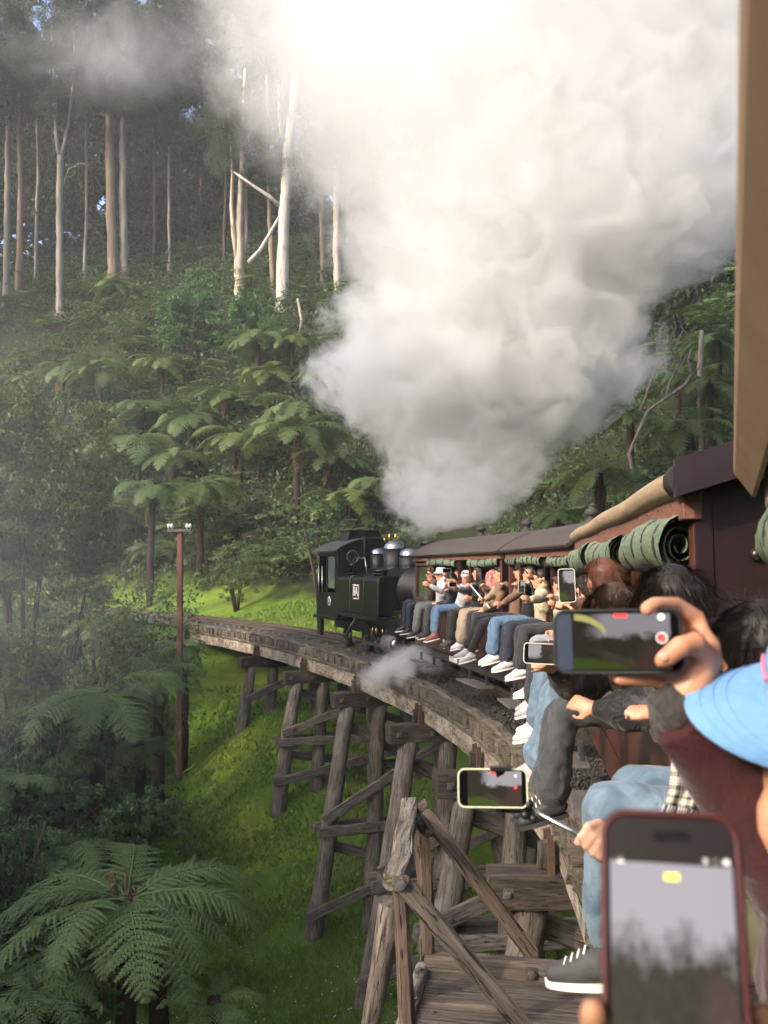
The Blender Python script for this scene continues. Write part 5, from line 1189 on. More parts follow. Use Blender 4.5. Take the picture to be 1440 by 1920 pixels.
def screen_mat(name, seed=0, up='y', glow=.2, tall=False):
    """live camera picture: pale steam, dark trees, grass and the brown train"""
    m, nt, bs = new_mat(name); tc = nt.nodes.new('ShaderNodeTexCoord'); mp = nt.nodes.new('ShaderNodeMapping'); nt.links.new(tc.outputs['Generated'], mp.inputs[0]); mp.inputs['Location'].default_value = (seed * 3.7, seed * 1.3, 0)
    sx = nt.nodes.new('ShaderNodeSeparateXYZ'); nt.links.new(tc.outputs['Generated'], sx.inputs[0]); a, b = (sx.outputs[0], sx.outputs[1]) if up == 'y' else (_math(nt, 'SUBTRACT', 1.0, sx.outputs[1]), sx.outputs[0])
    n = _noise(nt, mp.outputs[0], 5, 6, .65); n2 = _noise(nt, mp.outputs[0], 16, 5, .7)
    h = _math(nt, 'ADD', b, _math(nt, 'MULTIPLY_ADD', n, .5, -.25))
    col = _mix(nt, (.004, .005, .0035), (.085, .08, .055), n2); col = _mix(nt, col, (.09, .13, .02), _ramp(nt, _math(nt, 'ADD', h, _math(nt, 'MULTIPLY', a, .2)), .33, .22))
    col = _mix(nt, col, (.55, .51, .55), _ramp(nt, h, .56, .72) if tall else _math(nt, 'MULTIPLY', _ramp(nt, h, .55, .64), _ramp(nt, _math(nt, 'ADD', a, _math(nt, 'MULTIPLY', n, .4)), .42, .6)))
    tr = _math(nt, 'MULTIPLY', _ramp(nt, _math(nt, 'SUBTRACT', a, _math(nt, 'MULTIPLY', b, .25)), .58, .68), _ramp(nt, h, .56, .48)); col = _mix(nt, col, _mix(nt, (.16, .09, .075), (.03, .02, .02), n2), tr)
    cx_ = _math(nt, 'SUBTRACT', a, .18); cy_ = _math(nt, 'MULTIPLY', _math(nt, 'SUBTRACT', b, -.35), .75); rr_ = _math(nt, 'SQRT', _math(nt, 'ADD', _math(nt, 'MULTIPLY', cx_, cx_), _math(nt, 'MULTIPLY', cy_, cy_)))
    ring = _math(nt, 'MULTIPLY', _ramp(nt, _math(nt, 'ABSOLUTE', _math(nt, 'SUBTRACT', rr_, .52)), .045, .03), _ramp(nt, a, .25, .4)); col = _mix(nt, col, (.10, .07, .055), ring)
    em = nt.nodes.new('ShaderNodeEmission'); em.inputs[1].default_value = glow; nt.links.new(col, em.inputs[0])
    ad = nt.nodes.new('ShaderNodeAddShader'); gl = nt.nodes.new('ShaderNodeBsdfPrincipled'); gl.inputs['Base Color'].default_value = (.004, .004, .004, 1); gl.inputs['Roughness'].default_value = .08; gl.inputs['Specular IOR Level'].default_value = .03
    nt.links.new(em.outputs[0], ad.inputs[0]); nt.links.new(gl.outputs[0], ad.inputs[1]); nt.links.new(ad.outputs[0], nt.nodes['Material Output'].inputs[0]); return m
SCR = [screen_mat('phone picture', k) for k in range(3)]
def glow_mat(name, c, e=.6):
    m, nt, bs = new_mat(name); bs.inputs['Base Color'].default_value = (*c, 1); bs.inputs['Emission Color'].default_value = (*c, 1); bs.inputs['Emission Strength'].default_value = e; return m
M['ui_red'] = glow_mat('red record mark', (.6, .03, .03), .25); M['ui_white'] = glow_mat('white screen mark', (.7, .7, .7), .12); M['ui_yellow'] = glow_mat('yellow screen mark', (.8, .55, .03), .2); M['ui_dark'] = plain('black screen border', (.004, .004, .005), None, 5, .1, spec=.04)
M['case_black'] = plain('black phone case', (.012, .013, .013), None, 8, .45); M['case_white'] = plain('pale phone case', (.55, .56, .48), None, 8, .4); M['case_maroon'] = plain('maroon phone case', (.05, .007, .010), (.035, .006, .008), 4, .4, spec=.25); M['steel_stick'] = plain('chrome stick', (.6, .6, .6), None, 8, .2, .95)
def rrect(w, h, r, n=6):
    o = []
    for cx, cy_, a0 in ((w / 2 - r, h / 2 - r, 0), (-w / 2 + r, h / 2 - r, 90), (-w / 2 + r, -h / 2 + r, 180), (w / 2 - r, -h / 2 + r, 270)):
        for k in range(n + 1): a = R(a0 + 90 * k / n); o.append((cx + r * math.cos(a), cy_ + r * math.sin(a)))
    return o
def phone(label, MX, w, h, case, scr, rec=True, land=False, group=None, th=.011, border=.0058, top=None):
    """screen faces +Z of MX, long side along Y"""
    root = empty('phone', MX, label, 'phone', group); r = .016
    t = MB(); t.prism(rrect(w, h, r), 'z', -th, -.0012); lip = t.build('case', case, root, MX)
    me = lip.data; bv = lip.modifiers.new('b', 'BEVEL'); bv.width = .0022; bv.segments = 2; bv.limit_method = 'ANGLE'
    t = MB(); ring = rrect(w, h, r); inn = rrect(w - .0085, h - .0085, r - .004); n = len(ring)
    t.add([(*p, -.0012) for p in ring] + [(*p, .0012) for p in [(a * .992, b * .996) for a, b in ring]] + [(*p, .0008) for p in inn] + [(*p, -.0010) for p in inn], [(q * n + k, q * n + (k + 1) % n, (q + 1) * n + (k + 1) % n, (q + 1) * n + k) for q in range(3) for k in range(n)], True); t.build('case_rim', case, root, MX)
    t = MB(); t.prism(rrect(w - .0083, h - .0083, r - .004), 'z', -.0011, -.0004); gl = t.build('glass', M['ui_dark'], root, MX)
    t = MB(); b0 = border
    if top is None: top = (b0 * (3.4 if land else 2.0), b0 * (3.4 if land else 2.0))
    ya, yb = -h / 2 + top[1], h / 2 - top[0]; t.add([(-w / 2 + b0, ya, 0), (w / 2 - b0, ya, 0), (w / 2 - b0, yb, 0), (-w / 2 + b0, yb, 0)], [(0, 1, 2, 3)]); t.build('screen', scr, gl, MX)
    return root, gl
def face_to(p, target, up=(0, 0, 1), roll=0):
    z = (Vector(target) - Vector(p)).normalized(); u = Vector(up); x = u.cross(z).normalized(); y = z.cross(x); m = Matrix((x, y, z)).transposed().to_4x4(); m.translation = p; return m @ Matrix.Rotation(R(roll), 4, 'Z')

def person(label, car, Y, head=None, gaze=None, rh=None, lh=None, top=None, legs=None, shoes=None, sole=None, sk=0, hair=('short', 'black'), hat=None, vox=.017, out=0.0, knee=.44, wide=0.0, group='passengers sitting along the carriage sills', hem=None, yaw=0, spread=.10, shin=(.05, -.02), curl=.9, strand=0, footL=.265, glasses=False, puff=1.0, legx=0.0, armpuff=1.0, thigh_up=0.0, no_legs=False, shinlen=.42):
    root_, MXc, L = car; org = MXc.translation; ux = MXc.to_3x3() @ Vector((1, 0, 0)); uy = MXc.to_3x3() @ Vector((0, 1, 0))
    s = (Y - org.y) / ux.y; p0 = org + ux * s + uy * (-.02 + out) + Vector((0, 0, 1.45)); PM = Matrix((ux, uy, Vector((0, 0, 1)))).transposed().to_4x4(); PM.translation = p0; IV = PM.inverted()
    root = empty('person', PM, label, 'person', group)
    Hc = IV @ Vector(head) if head is not None else Vector((random.uniform(-.03, .03), .13, .70))
    g = Vector(gaze if gaze is not None else (.75, .65, -.05)).normalized()
    P = Vector((0, -.02, .10)); N = Hc - Vector((0, 0, .135)) - Vector((g.x, g.y, 0)) * .015; C = P.lerp(N, .66) + Vector((0, -.02, 0))
    rt = Vector((math.cos(R(yaw)), -math.sin(R(yaw)), 0)); sh = []
    for sg in (1, -1): sh.append(C + rt * (.165 * sg) + Vector((0, 0, .085)) + (N - C) * .15)
    tg = []
    for sg, hnd in ((1, rh), (-1, lh)):
        if hnd is None: hnd = Vector((.12 * sg, .30, .16))
        else: hnd = Vector(hnd[0]) if isinstance(hnd, tuple) and hnd[0] == 'l' else IV @ Vector(hnd)
        tg.append(hnd)
    B = Body(); hm = Matrix((g.cross(Vector((0, 0, 1))).normalized(), g, g.cross(Vector((0, 0, 1))).normalized().cross(g))).transposed(); H3 = lambda a, b, c: Hc + hm @ Vector((a, b, c))
    B.ell(H3(0, -.012, .02), (.074, .092, .098), hm.to_4x4()); B.ell(H3(0, .022, -.045), (.055, .066, .068), hm.to_4x4()); B.cap([H3(0, .088, .012), H3(0, .108, -.022)], [.010, .015], 6); B.ell(H3(0, .083, -.062), (.024, .014, .010), hm.to_4x4()); B.ell(H3(0, .06, -.10), (.03, .026, .02), hm.to_4x4())
    for sg in (-1, 1): B.ell(H3(.076 * sg, -.01, -.01), (.010, .02, .03), hm.to_4x4())
    B.cap([N - Vector((0, 0, .05)), Hc - Vector((0, 0, .06))], [.06, .052], 10)
    B.ell(C, (.12, .09, .16)); B.cap([P, C], [.11, .10], 10)
    T = Body(); T.ell(P + Vector((0, 0, .02)), (.165, .125, .11)); T.cap([P, P.lerp(C, .5), C], [.135, .128, .135], 12); T.ell(C + Vector((0, .0, .0)), (.175 * puff, .125 * puff, .165)); T.cap([sh[0], (sh[0] + sh[1]) / 2 + Vector((0, 0, .03)), sh[1]], [.075 * puff, .085 * puff, .075 * puff], 10); T.cap([N - Vector((0, 0, .07)), N - Vector((0, 0, .005))], [.08, .066], 10)
    for sg, a, hnd in ((1, sh[0], tg[0]), (-1, sh[1], tg[1])):
        e, w = ik(a, hnd, .28, .25, Vector((.7 * sg, -.2, -1)))
        B.cap([a, e, w], [.048, .04, .027], 8); T.cap([a, a.lerp(e, .5), e, e.lerp(w, .5), e.lerp(w, .92)], [.072 * puff * armpuff, .065 * puff * armpuff, .058 * puff * armpuff, .052 * puff * armpuff, .043 * puff], 10)
        dv = (w - e).normalized() if (rh if sg > 0 else lh) is None else ((w - e).normalized() + Vector((0, .15, .35))).normalized()
        hand(B, w, dv, Vector((-sg * .8, .4, -.1)), -sg, curl)
    hips = [P + Vector((.085, 0, -.01)), P + Vector((-.085, 0, -.01))]
    if not no_legs:
        Q = Body(); Q.ell(P + Vector((0, .0, -.02)), (.17, .14, .11)); feet = []
        for k, sg in ((0, 1), (1, -1)):
            kx = (spread * sg + legx) + random.uniform(-.02, .02); kn = Vector((kx, knee + random.uniform(-.03, .03), .075 + thigh_up + random.uniform(-.02, .02))); an = kn + Vector((shin[1] + random.uniform(-.04, .04), shin[0] + random.uniform(-.03, .03), -shinlen)); fo = an + Vector((0, .02, -.0))
            B.cap([hips[k], kn, an], [.07, .05, .036], 8); Q.cap([hips[k], hips[k].lerp(kn, .5), kn], [.092, .08, .066], 12)
            Q.cap([kn, kn.lerp(an, .5), kn.lerp(an, .9)], [.066, .06 + wide * .5, .053 + wide], 12); feet.append((an, kn))
    B.build('body', SK[sk], root, PM, .016 if Y > 9 else .0105 if Y > 3.2 else .0095, 2)
    T.build('jacket', top, root, PM, vox, 4, .007)
    if not no_legs:
        Q.build('trousers', legs, root, PM, vox, 4, .012)
        for an, kn in feet: shoe(root, PM, an + Vector((0, .01, -.01)), Vector((random.uniform(-.1, .35), 1, random.uniform(-.35, -.12))), shoes, sole or M['sole'], vox=.012 if vox > .0125 else .009, laces=vox < .0145, L=footL)
        if hem is not None:
            for an, kn in feet:
                Bh = Body(); Bh.cap([kn.lerp(an, .86), kn.lerp(an, .98)], [.058 + wide * 1.05, .07 + wide * 1.2], 12); Bh.build('hem_ruffle', hem, root, PM, vox, 2, .012)
    st, hc = hair; hmz = HAIR[hc] if isinstance(hc, str) else hc
    if st != 'none':
        Hh = Body(); Hh.ell(H3(0, -.03, .042), (.084, .094, .092), hm.to_4x4()); Hh.ell(H3(0, -.05, -.01), (.080, .072, .09), hm.to_4x4()); Hh.cap([H3(-.06, .045, .075), H3(0, .066, .088), H3(.06, .045, .075)], [.022, .026, .022], 8)
        if st == 'long':
            for q in (-.05, 0, .05): Hh.cap([H3(q, -.06, -.02), H3(q * 1.2, -.08, -.14), H3(q * 1.1, -.08, -.28)], [.05, .045, .02], 8)
            for sg in (-1, 1): Hh.cap([H3(.075 * sg, -.01, .02), H3(.08 * sg, -.01, -.08), H3(.075 * sg, .0, -.2)], [.024, .026, .012], 8)
        if st == 'hijab':
            Hh.ell(H3(0, -.02, .03), (.092, .10, .11), hm.to_4x4()); Hh.cap([H3(0, .02, -.12), H3(0, .0, -.2)], [.085, .13], 12)
            for sg in (-1, 1): Hh.cap([H3(.078 * sg, .02, .04), H3(.07 * sg, .03, -.08)], [.03, .03], 8)
        if st == 'curly':
            rr = random.Random(3)
            for q in range(26):
                a = rr.uniform(0, 6.28); b = rr.uniform(-.1, 1.4); v = Vector((math.cos(a) * math.cos(b) * .085, math.sin(a) * math.cos(b) * .09 - .02, math.sin(b) * .10 + .03))
                if not (v.y > .05 and v.z < .06): Hh.ell(H3(*v), (.03, .03, .03))
        if hat is None or st == 'long': Hh.build('hair' if st != 'hijab' else 'headscarf', hmz, root, PM, .012 if Y > 5 else .010, 2)
        if strand: strands('hair_strands', root, PM, H3(0, -.025, .03), (.088, .10, .098), g, hmz, strand, .06 if st != 'long' else .30, .35 if st != 'long' else 1.2, .42 if st != 'long' else .12, .0007, int(Y * 10), .07 if st != 'long' else .0)
    for sg in (-1, 1):
        t = MB(); t.ball(H3(.03 * sg, .083, .012), .0085, 8); t.build('eye', M['eye'], root, PM)
    if glasses:
        t = MB()
        for sg in (-1, 1): t.ball(H3(.032 * sg, .092, .012), (.026, .02, .02), 8, hm.to_4x4())
        t.tube([H3(-.078, .0, .018), H3(-.06, .085, .018), H3(.06, .085, .018), H3(.078, .0, .018)], .004, 5); t.build('sunglasses', M['lens'], root, PM)
    if hat == 'bucket':
        t = MB(); X = Matrix.Translation(H3(0, -.01, .045)) @ hm.to_4x4(); t.lathe([(.145, -.03), (.15, -.024), (.10, .012), (.088, .07), (.075, .085), (0, .09)], 18, X); t.build('bucket_hat', cloth('pale blue hat cloth', (.38, .45, .55), None, .3), root, PM)
    if hat == 'cap':
        t = MB(); X = Matrix.Translation(H3(0, -.01, .03)) @ hm.to_4x4(); t.lathe([(.092, -.01), (.096, .03), (.085, .075), (.05, .10), (0, .108)], 18, X); ct = t.build('cap', cloth('dark cap cloth', (.02, .02, .022), None, .3), root, PM)
        t = MB(); t.prism([(.085 * math.cos(a) , .06 + .10 * math.sin(a)) for a in np.linspace(0, math.pi, 12)], 'z', -.006, 0); t.v = [tuple(H3(0, -.01, .03) + hm @ Vector(v)) for v in t.v]; t.build('peak', cloth('dark cap peak', (.02, .02, .022), None, .3), root, PM)
    if hat == 'white_cap':
        t = MB(); X = Matrix.Translation(H3(0, -.01, .03)) @ hm.to_4x4(); t.lathe([(.094, -.015), (.098, .03), (.085, .075), (.05, .10), (0, .108)], 18, X); t.build('cap', cloth('white cap cloth', (.6, .6, .6), None, .3), root, PM)
    return root, PM, Hc
K = {n: cloth(n, *a) for n, a in {
 'brown jacket cloth': ((.11, .075, .05),), 'white knit': ((.62, .60, .60), (.45, .44, .45)), 'pale grey fleece': ((.50, .50, .53), (.36, .36, .40)), 'black cloth': ((.014, .014, .015), (.008, .008, .009)), 'beige jacket cloth': ((.42, .31, .20), (.30, .21, .14)), 'dark green cloth': ((.02, .045, .03),),
 'cream fleece': ((.52, .44, .32), (.38, .32, .22)), 'charcoal cloth': ((.035, .036, .04), (.02, .02, .023)), 'olive cloth': ((.075, .075, .045), (.05, .05, .032)), 'dark denim': ((.022, .028, .045), (.012, .015, .026)), 'blue denim': ((.10, .17, .27), (.05, .09, .16)), 'pale denim': ((.135, .195, .25), (.05, .088, .13)), 'grey green denim': ((.14, .15, .13), (.09, .10, .09)),
 'khaki cotton': ((.36, .28, .19), (.26, .20, .13)), 'grey denim': ((.055, .058, .062), (.028, .03, .033)), 'light grey trousers cloth': ((.26, .27, .28), (.17, .18, .19)), 'pink cloth': ((.45, .17, .18),), 'maroon fleece': ((.055, .014, .018), (.03, .008, .011)), 'pink knit': ((.55, .28, .30),), 'tan brown cloth': ((.19, .11, .065),)}.items()}
PUF = cloth('black puffer nylon', (.012, .012, .013), (.02, .02, .022), 1.0, 13, .42)
SHOE = {'black': plain('black shoe', (.014, .014, .016), (.03, .03, .03), 12, .6), 'white': plain('white sneaker', (.62, .61, .59), (.45, .44, .43), 14, .6, bump=.3), 'brown': plain('red brown shoe', (.20, .07, .045), None, 12, .6), 'pink': plain('pale pink sneaker', (.60, .40, .40), (.48, .30, .31), 20, .7, bump=.3), 'grey': plain('dark grey sneaker', (.055, .058, .062), (.035, .037, .04), 20, .7, bump=.3), 'silver': plain('light grey sneaker', (.36, .36, .37), (.26, .26, .27), 20, .6, bump=.3)}
# --- farthest carriage
G = 'passengers sitting along the carriage sills'
person('person with curly brown hair, sunglasses and brown jacket, nearest the locomotive', CA, 17.95, head=at(808, 1076, 17.6), gaze=(-.2, .95, -.1), rh=at(797, 1098, 17.1), lh=at(801, 1100, 17.0), top=K['brown jacket cloth'], legs=K['dark denim'], shoes=SHOE['black'], hair=('curly', 'curly'), glasses=True)
person('person in white top and pale blue bucket hat with grey green jeans', CA, 17.1, head=at(826, 1077, 16.8), gaze=(.5, .8, 0), rh=at(842, 1072, 16.2), lh=at(806, 1098, 16.4), top=K['white knit'], legs=K['grey green denim'], shoes=SHOE['black'], wide=.03, hair=('short', 'black'), hat='bucket')
person('person in dark green top sitting inside behind the bucket hat', CA, 16.5, head=at(862, 1072, 16.6), gaze=(.6, .6, 0), rh=at(850, 1092, 16.3), lh=at(858, 1096, 16.2), top=K['dark green cloth'], no_legs=True, out=-.25, hair=('short', 'brown'))
person('person in pale grey fleece and white cap with blue jeans and red brown shoes', CA, 15.95, head=at(874, 1084, 15.6), gaze=(-.55, .8, 0), rh=at(846, 1100, 15.0), lh=at(850, 1104, 14.9), top=K['pale grey fleece'], legs=K['blue denim'], shoes=SHOE['brown'], hair=('long', 'brown'), hat='white_cap')
person('person all in black with long dark hair beside the pink headscarf', CA, 15.0, head=at(897, 1074, 14.9), gaze=(.6, .75, 0), rh=at(880, 1100, 14.3), lh=at(884, 1122, 14.4), top=K['black cloth'], legs=K['black cloth'], shoes=SHOE['black'], sole=M['dark_sole'], hair=('long', 'black'), wide=.02)
person('person in pink headscarf and beige jacket with khaki trousers', CA, 14.4, head=at(923, 1084, 14.2), gaze=(-.7, .7, 0), rh=at(903, 1098, 13.7), lh=at(906, 1128, 13.6), top=K['beige jacket cloth'], legs=K['khaki cotton'], shoes=SHOE['white'], hair=('hijab', K['pink cloth']), wide=.045)
# --- second carriage
person('person in black cap and brown sleeve at the far end of the short carriage', CB, 12.95, head=at(977, 1070, 12.7), gaze=(.2, .95, 0), rh=at(968, 1098, 12.2), lh=at(930, 1142, 12.2), top=K['tan brown cloth'], legs=K['black cloth'], shoes=SHOE['silver'], hair=('short', 'black'), hat='cap', knee=.50, shin=(.18, -.02), thigh_up=-.03)
person('person in black with raised arms beside the black cap', CB, 12.2, head=at(993, 1078, 12.0), gaze=(.7, .7, .1), rh=at(982, 1096, 11.5), lh=at(998, 1084, 11.5), top=K['black cloth'], legs=K['blue denim'], shoes=SHOE['white'], hair=('short', 'black'), vox=.015, wide=.02)
person('person in cream fleece and glasses with wristwatch in the short carriage', CB, 11.4, head=at(1012, 1086, 11.2), gaze=(.3, .9, 0), rh=at(1028, 1084, 10.7), lh=at(990, 1126, 10.6), top=K['cream fleece'], legs=K['dark denim'], shoes=SHOE['white'], hair=('short', 'black'), vox=.015, glasses=True, wide=.02)
person('person in charcoal trousers with white sneakers over the carriage gap', CB, 10.5, head=at(1050, 1098, 10.3), gaze=(.8, .5, 0), rh=at(1030, 1120, 9.8), lh=at(1044, 1136, 9.7), top=K['cream fleece'], legs=K['charcoal cloth'], shoes=SHOE['white'], hair=('short', 'brown'), vox=.015, wide=.02, knee=.50)
# --- carriage with the maroon end
person('person in pale grey trousers at the far end of the tan edged carriage', CC, 9.0, gaze=(.9, .3, 0), rh=None, lh=None, head=at(1072, 1100, 8.9), top=K['charcoal cloth'], legs=K['light grey trousers cloth'], shoes=SHOE['white'], hair=('short', 'black'), vox=.015, knee=.5)
person('person in black trousers and white runners above the ballast', CC, 8.0, gaze=(.9, .3, 0), head=at(1098, 1105, 7.8), top=K['black cloth'], legs=K['charcoal cloth'], shoes=SHOE['silver'], hair=('short', 'black'), vox=.013, knee=.52, wide=.03)
person('person in grey fleece with pale jeans between the black trousers and the auburn hair', CC, 6.8, gaze=(.8, .5, 0), head=at(1108, 1120, 6.4), rh=at(1060, 1140, 6.2), top=K['pale grey fleece'], legs=K['pale denim'], shoes=SHOE['white'], hair=('short', 'black'), vox=.013, knee=.48, wide=.03)
person('person in tan jacket leaning out beside the beige headscarf wearer', CA, 13.95, head=at(938, 1076, 13.9), gaze=(.5, .8, 0), rh=at(945, 1098, 13.4), top=K['tan brown cloth'], legs=K['charcoal cloth'], shoes=SHOE['black'], hair=('short', 'black'), knee=.4)
person('person in dark jacket looking down between bucket hat and white cap', CA, 16.5, head=at(846, 1088, 16.3), gaze=(.2, .9, -.3), rh=at(838, 1110, 15.8), top=K['dark denim'], legs=K['grey denim'], shoes=SHOE['black'], hair=('long', 'black'), knee=.42)
person('person with auburn hair holding up a phone in one hand, pink collar', CC, 5.5, head=at(1128, 1092, 4.8), gaze=(.9, .35, 0), rh=at(1088, 1135, 4.6), lh=at(1100, 1165, 4.7), top=K['pink knit'], legs=K['pale denim'], shoes=SHOE['pink'], hair=('short', 'auburn'), vox=.012, wide=.045, hem=K['pale denim'], strand=1500, knee=.46, spread=.12)
person('person with long brown hair in black puffer jacket and grey jeans', CC, 4.6, head=at(1146, 1148, 3.9), gaze=(.85, .5, 0), rh=at(1040, 1258, 3.95), lh=at(1120, 1330, 3.9), top=PUF, legs=K['grey denim'], shoes=SHOE['black'], sole=M['dark_sole'], hair=('long', 'brown'), vox=.011, strand=2000, armpuff=1.65, puff=1.12, wide=.035, knee=.46, yaw=-20)
person('person with messy black hair, pale jeans and plaid scarf by the maroon end wall', CD, 2.62, head=at(1258, 1138, 2.78), gaze=(.95, .3, 0), rh=at(1240, 1360, 2.7), lh=at(1330, 1440, 2.5), top=K['charcoal cloth'], legs=K['pale denim'], shoes=SHOE['grey'], hair=('short', 'black'), vox=.011, strand=2600, knee=.46, thigh_up=.06, shinlen=.40, shin=(.0, -.02), wide=-.002, spread=.135)
# --- own carriage
person('person with black hair behind the blue cap', CD, 2.0, head=at(1424, 1252, 1.75), gaze=(.9, .4, 0), rh=at(1560, 1600, 1.75), lh=at(1580, 1700, 1.6), top=K['charcoal cloth'], legs=K['olive cloth'], shoes=SHOE['black'], hair=('short', 'black'), vox=.011, strand=2800, no_legs=True)
# ------------------------------------------------------------------ things held up in front
def cam_frame(px, py, Y, roll=0, yaw=0, pitch=0):
    """frame at a point, Z towards the eye, Y up, then turned"""
    p = at(px, py, Y); return face_to(p, (0, 0, EYE)) @ Matrix.Rotation(R(yaw), 4, 'Y') @ Matrix.Rotation(R(pitch), 4, 'X') @ Matrix.Rotation(R(roll), 4, 'Z')
def ui(gl, MX, items):
    for nm, x, y, w, h, mt, rnd in items:
        t = MB(); t.prism(rrect(w, h, min(w, h) * (.49 if rnd else .2), 4), 'z', .0002, .0006); t.build(nm, M[mt], gl, MX @ Matrix.Translation((x, y, 0)))
Kc = {'lime': plain('pale lime bumper', (.50, .55, .38), None, 8, .4)}
M['ui_blue'] = glow_mat('navy screen bar', (.006, .016, .04), .05)
# -- landscape phone held in the right hand, centre right
FM = cam_frame(1157, 1203, 1.10, roll=90 + 1.5)
ph, gl = phone('phone in black case held sideways, filming the train, in front of the brown hair', FM, .0785, .1525, M['case_black'], screen_mat('wide phone picture', 1.0, 'x', .13), land=True, top=(.014, .014))
ui(gl, FM, [('record_ring', 0.004, -.052, .0135, .0135, 'ui_white', 1), ('record_hole', .004, -.052, .0115, .0115, 'ui_dark', 1), ('record_dot', .004, -.052, .009, .009, 'ui_red', 1), ('lens_button', .029, -.052, .0085, .0085, 'ui_white', 1), ('mode_button', -.024, -.052, .009, .009, 'ui_white', 1), ('mode_fill', -.024, -.052, .0075, .0075, 'ui_dark', 1), ('timer_tag', .031, -.005, .005, .016, 'ui_red', 0), ('side_bar', 0, .0625, .068, .019, 'ui_blue', 0)])
# a curved yellow and red sticker reflected on the screen corner, as a flat mark
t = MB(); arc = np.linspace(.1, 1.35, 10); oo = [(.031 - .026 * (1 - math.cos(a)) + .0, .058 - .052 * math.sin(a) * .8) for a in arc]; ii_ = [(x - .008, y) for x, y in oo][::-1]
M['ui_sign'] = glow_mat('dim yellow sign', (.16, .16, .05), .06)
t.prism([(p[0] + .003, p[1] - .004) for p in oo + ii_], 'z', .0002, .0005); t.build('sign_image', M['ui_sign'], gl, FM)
# -- person in the blue cap and maroon fleece
cp = empty('person', at(1480, 1700, 1.0), 'person in light blue cap and maroon fleece holding up the sideways phone', 'person', 'passengers sitting along the carriage sills')
I4 = Matrix.Identity(4)
B = Body(); F = lambda *a: [at(x, y, Y) for x, y, Y in a]
B.cap(F((1322, 1205, 1.125), (1306, 1160, 1.135), (1268, 1135, 1.125), (1228, 1134, 1.10), (1212, 1142, 1.088)), [.0125, .0122, .0112, .0105, .0090], 10)     # index over the top edge
B.cap(F((1325, 1235, 1.105), (1302, 1206, 1.085), (1276, 1212, 1.073), (1252, 1232, 1.072), (1240, 1238, 1.075)), [.0155, .0145, .0130, .0118, .0098], 10)        # thumb on the screen
B.cap(F((1322, 1225, 1.135), (1300, 1180, 1.15), (1250, 1175, 1.15), (1200, 1182, 1.14)), [.0125, .0115, .0105, .009], 8)                                         # middle finger behind
B.cap(F((1318, 1245, 1.135), (1285, 1215, 1.15), (1235, 1212, 1.15), (1190, 1215, 1.14)), [.012, .011, .010, .009], 8)                                             # ring finger behind
B.cap(F((1300, 1262, 1.13), (1262, 1277, 1.125), (1205, 1275, 1.115), (1160, 1274, 1.108)), [.0115, .0105, .0095, .0082], 8)                                       # little finger under the edge
B.cap(F((1322, 1215, 1.125), (1316, 1240, 1.12), (1300, 1275, 1.115)), [.021, .025, .024], 12); B.cap(F((1300, 1235, 1.125), (1285, 1275, 1.12), (1272, 1310, 1.12), (1270, 1350, 1.12)), [.019, .024, .025, .026], 12)
B.cap(F((1325, 1230, 1.115), (1310, 1262, 1.108), (1290, 1300, 1.11)), [.018, .021, .023], 10)
B.cap(F((1270, 1340, 1.12), (1378, 1480, 1.15), (1500, 1670, 1.2)), [.026, .034, .038], 10); B.cap(F((1500, 1670, 1.2), (1620, 1640, 1.2)), [.05, .06], 10)
hc = at(1566, 1452, 1.06); B.ell(hc, (.078, .088, .112)); B.ell(hc + Vector((-.035, .0, -.055)), (.055, .055, .06)); B.cap([hc - Vector((0, 0, .05)), hc - Vector((-.02, 0, .2))], [.055, .06], 10)
B.cap([hc - Vector((-.02, 0, .2)), at(1680, 1850, 1.15)], [.1, .14], 10)
B.build('body', SK[0], cp, I4, .0044, 3)
t = MB(); m = face_to(at(1240, 1234, 1.0625), (0, 0, EYE)); t.ball((0, 0, 0), (.0066, .0052, .0016), 10, (m @ Matrix.Rotation(R(-30), 4, 'Z')).to_3x3().to_4x4()); t.v = [tuple(Vector(v) + at(1243, 1231, 1.0635)) for v in t.v]; t.build('thumb_nail', skin('nail', (.62, .40, .33)), cp, I4)
def fuzz(o_name, parent, pts, rad, mat, n, L, seed=0):
    rs = random.Random(seed); t = MB(); P = [Vector(p) for p in pts]
    for i in range(n):
        k = rs.randrange(len(P) - 1); u = rs.random(); p = P[k].lerp(P[k + 1], u); r = rad[k] * (1 - u) + rad[k + 1] * u; d = (P[k + 1] - P[k]).normalized(); v = Vector((rs.gauss(0, 1), rs.gauss(0, 1), rs.gauss(0, 1))); v = (v - d * v.dot(d)).normalized()
        q = p + v * r * .97; e = q + (v + d * rs.uniform(-.6, .6)).normalized() * L * rs.uniform(.5, 1.2); s = d.cross(v) * .0004; t.add([q - s, q + s, e], [(0, 1, 2)])
    return t.build(o_name, mat, parent, I4, kind='stuff')
sl = F((1270, 1350, 1.12), (1312, 1396, 1.13), (1378, 1480, 1.15), (1452, 1600, 1.18), (1510, 1690, 1.2)); sr = [.034, .040, .049, .058, .064]
T = Body(); T.cap(sl, sr, 14); T.cap(F((1510, 1690, 1.2), (1620, 1640, 1.2)), [.064, .09], 12); T.cap([hc + Vector((.03, 0, -.2)), at(1680, 1850, 1.15)], [.10, .17], 14)
T.build('fleece', K['maroon fleece'], cp, I4, .009, 3, .004); fuzz('fleece_pile', cp, sl, sr, K['maroon fleece'], 11000, .0035)
T = Body(); T.cap(F((1268, 1322, 1.12), (1264, 1340, 1.12)), [.0345, .0335], 14); T.build('cuff', cloth('grey ribbed cuff', (.045, .042, .040), None, .5, 60), cp, I4, .0035, 2)
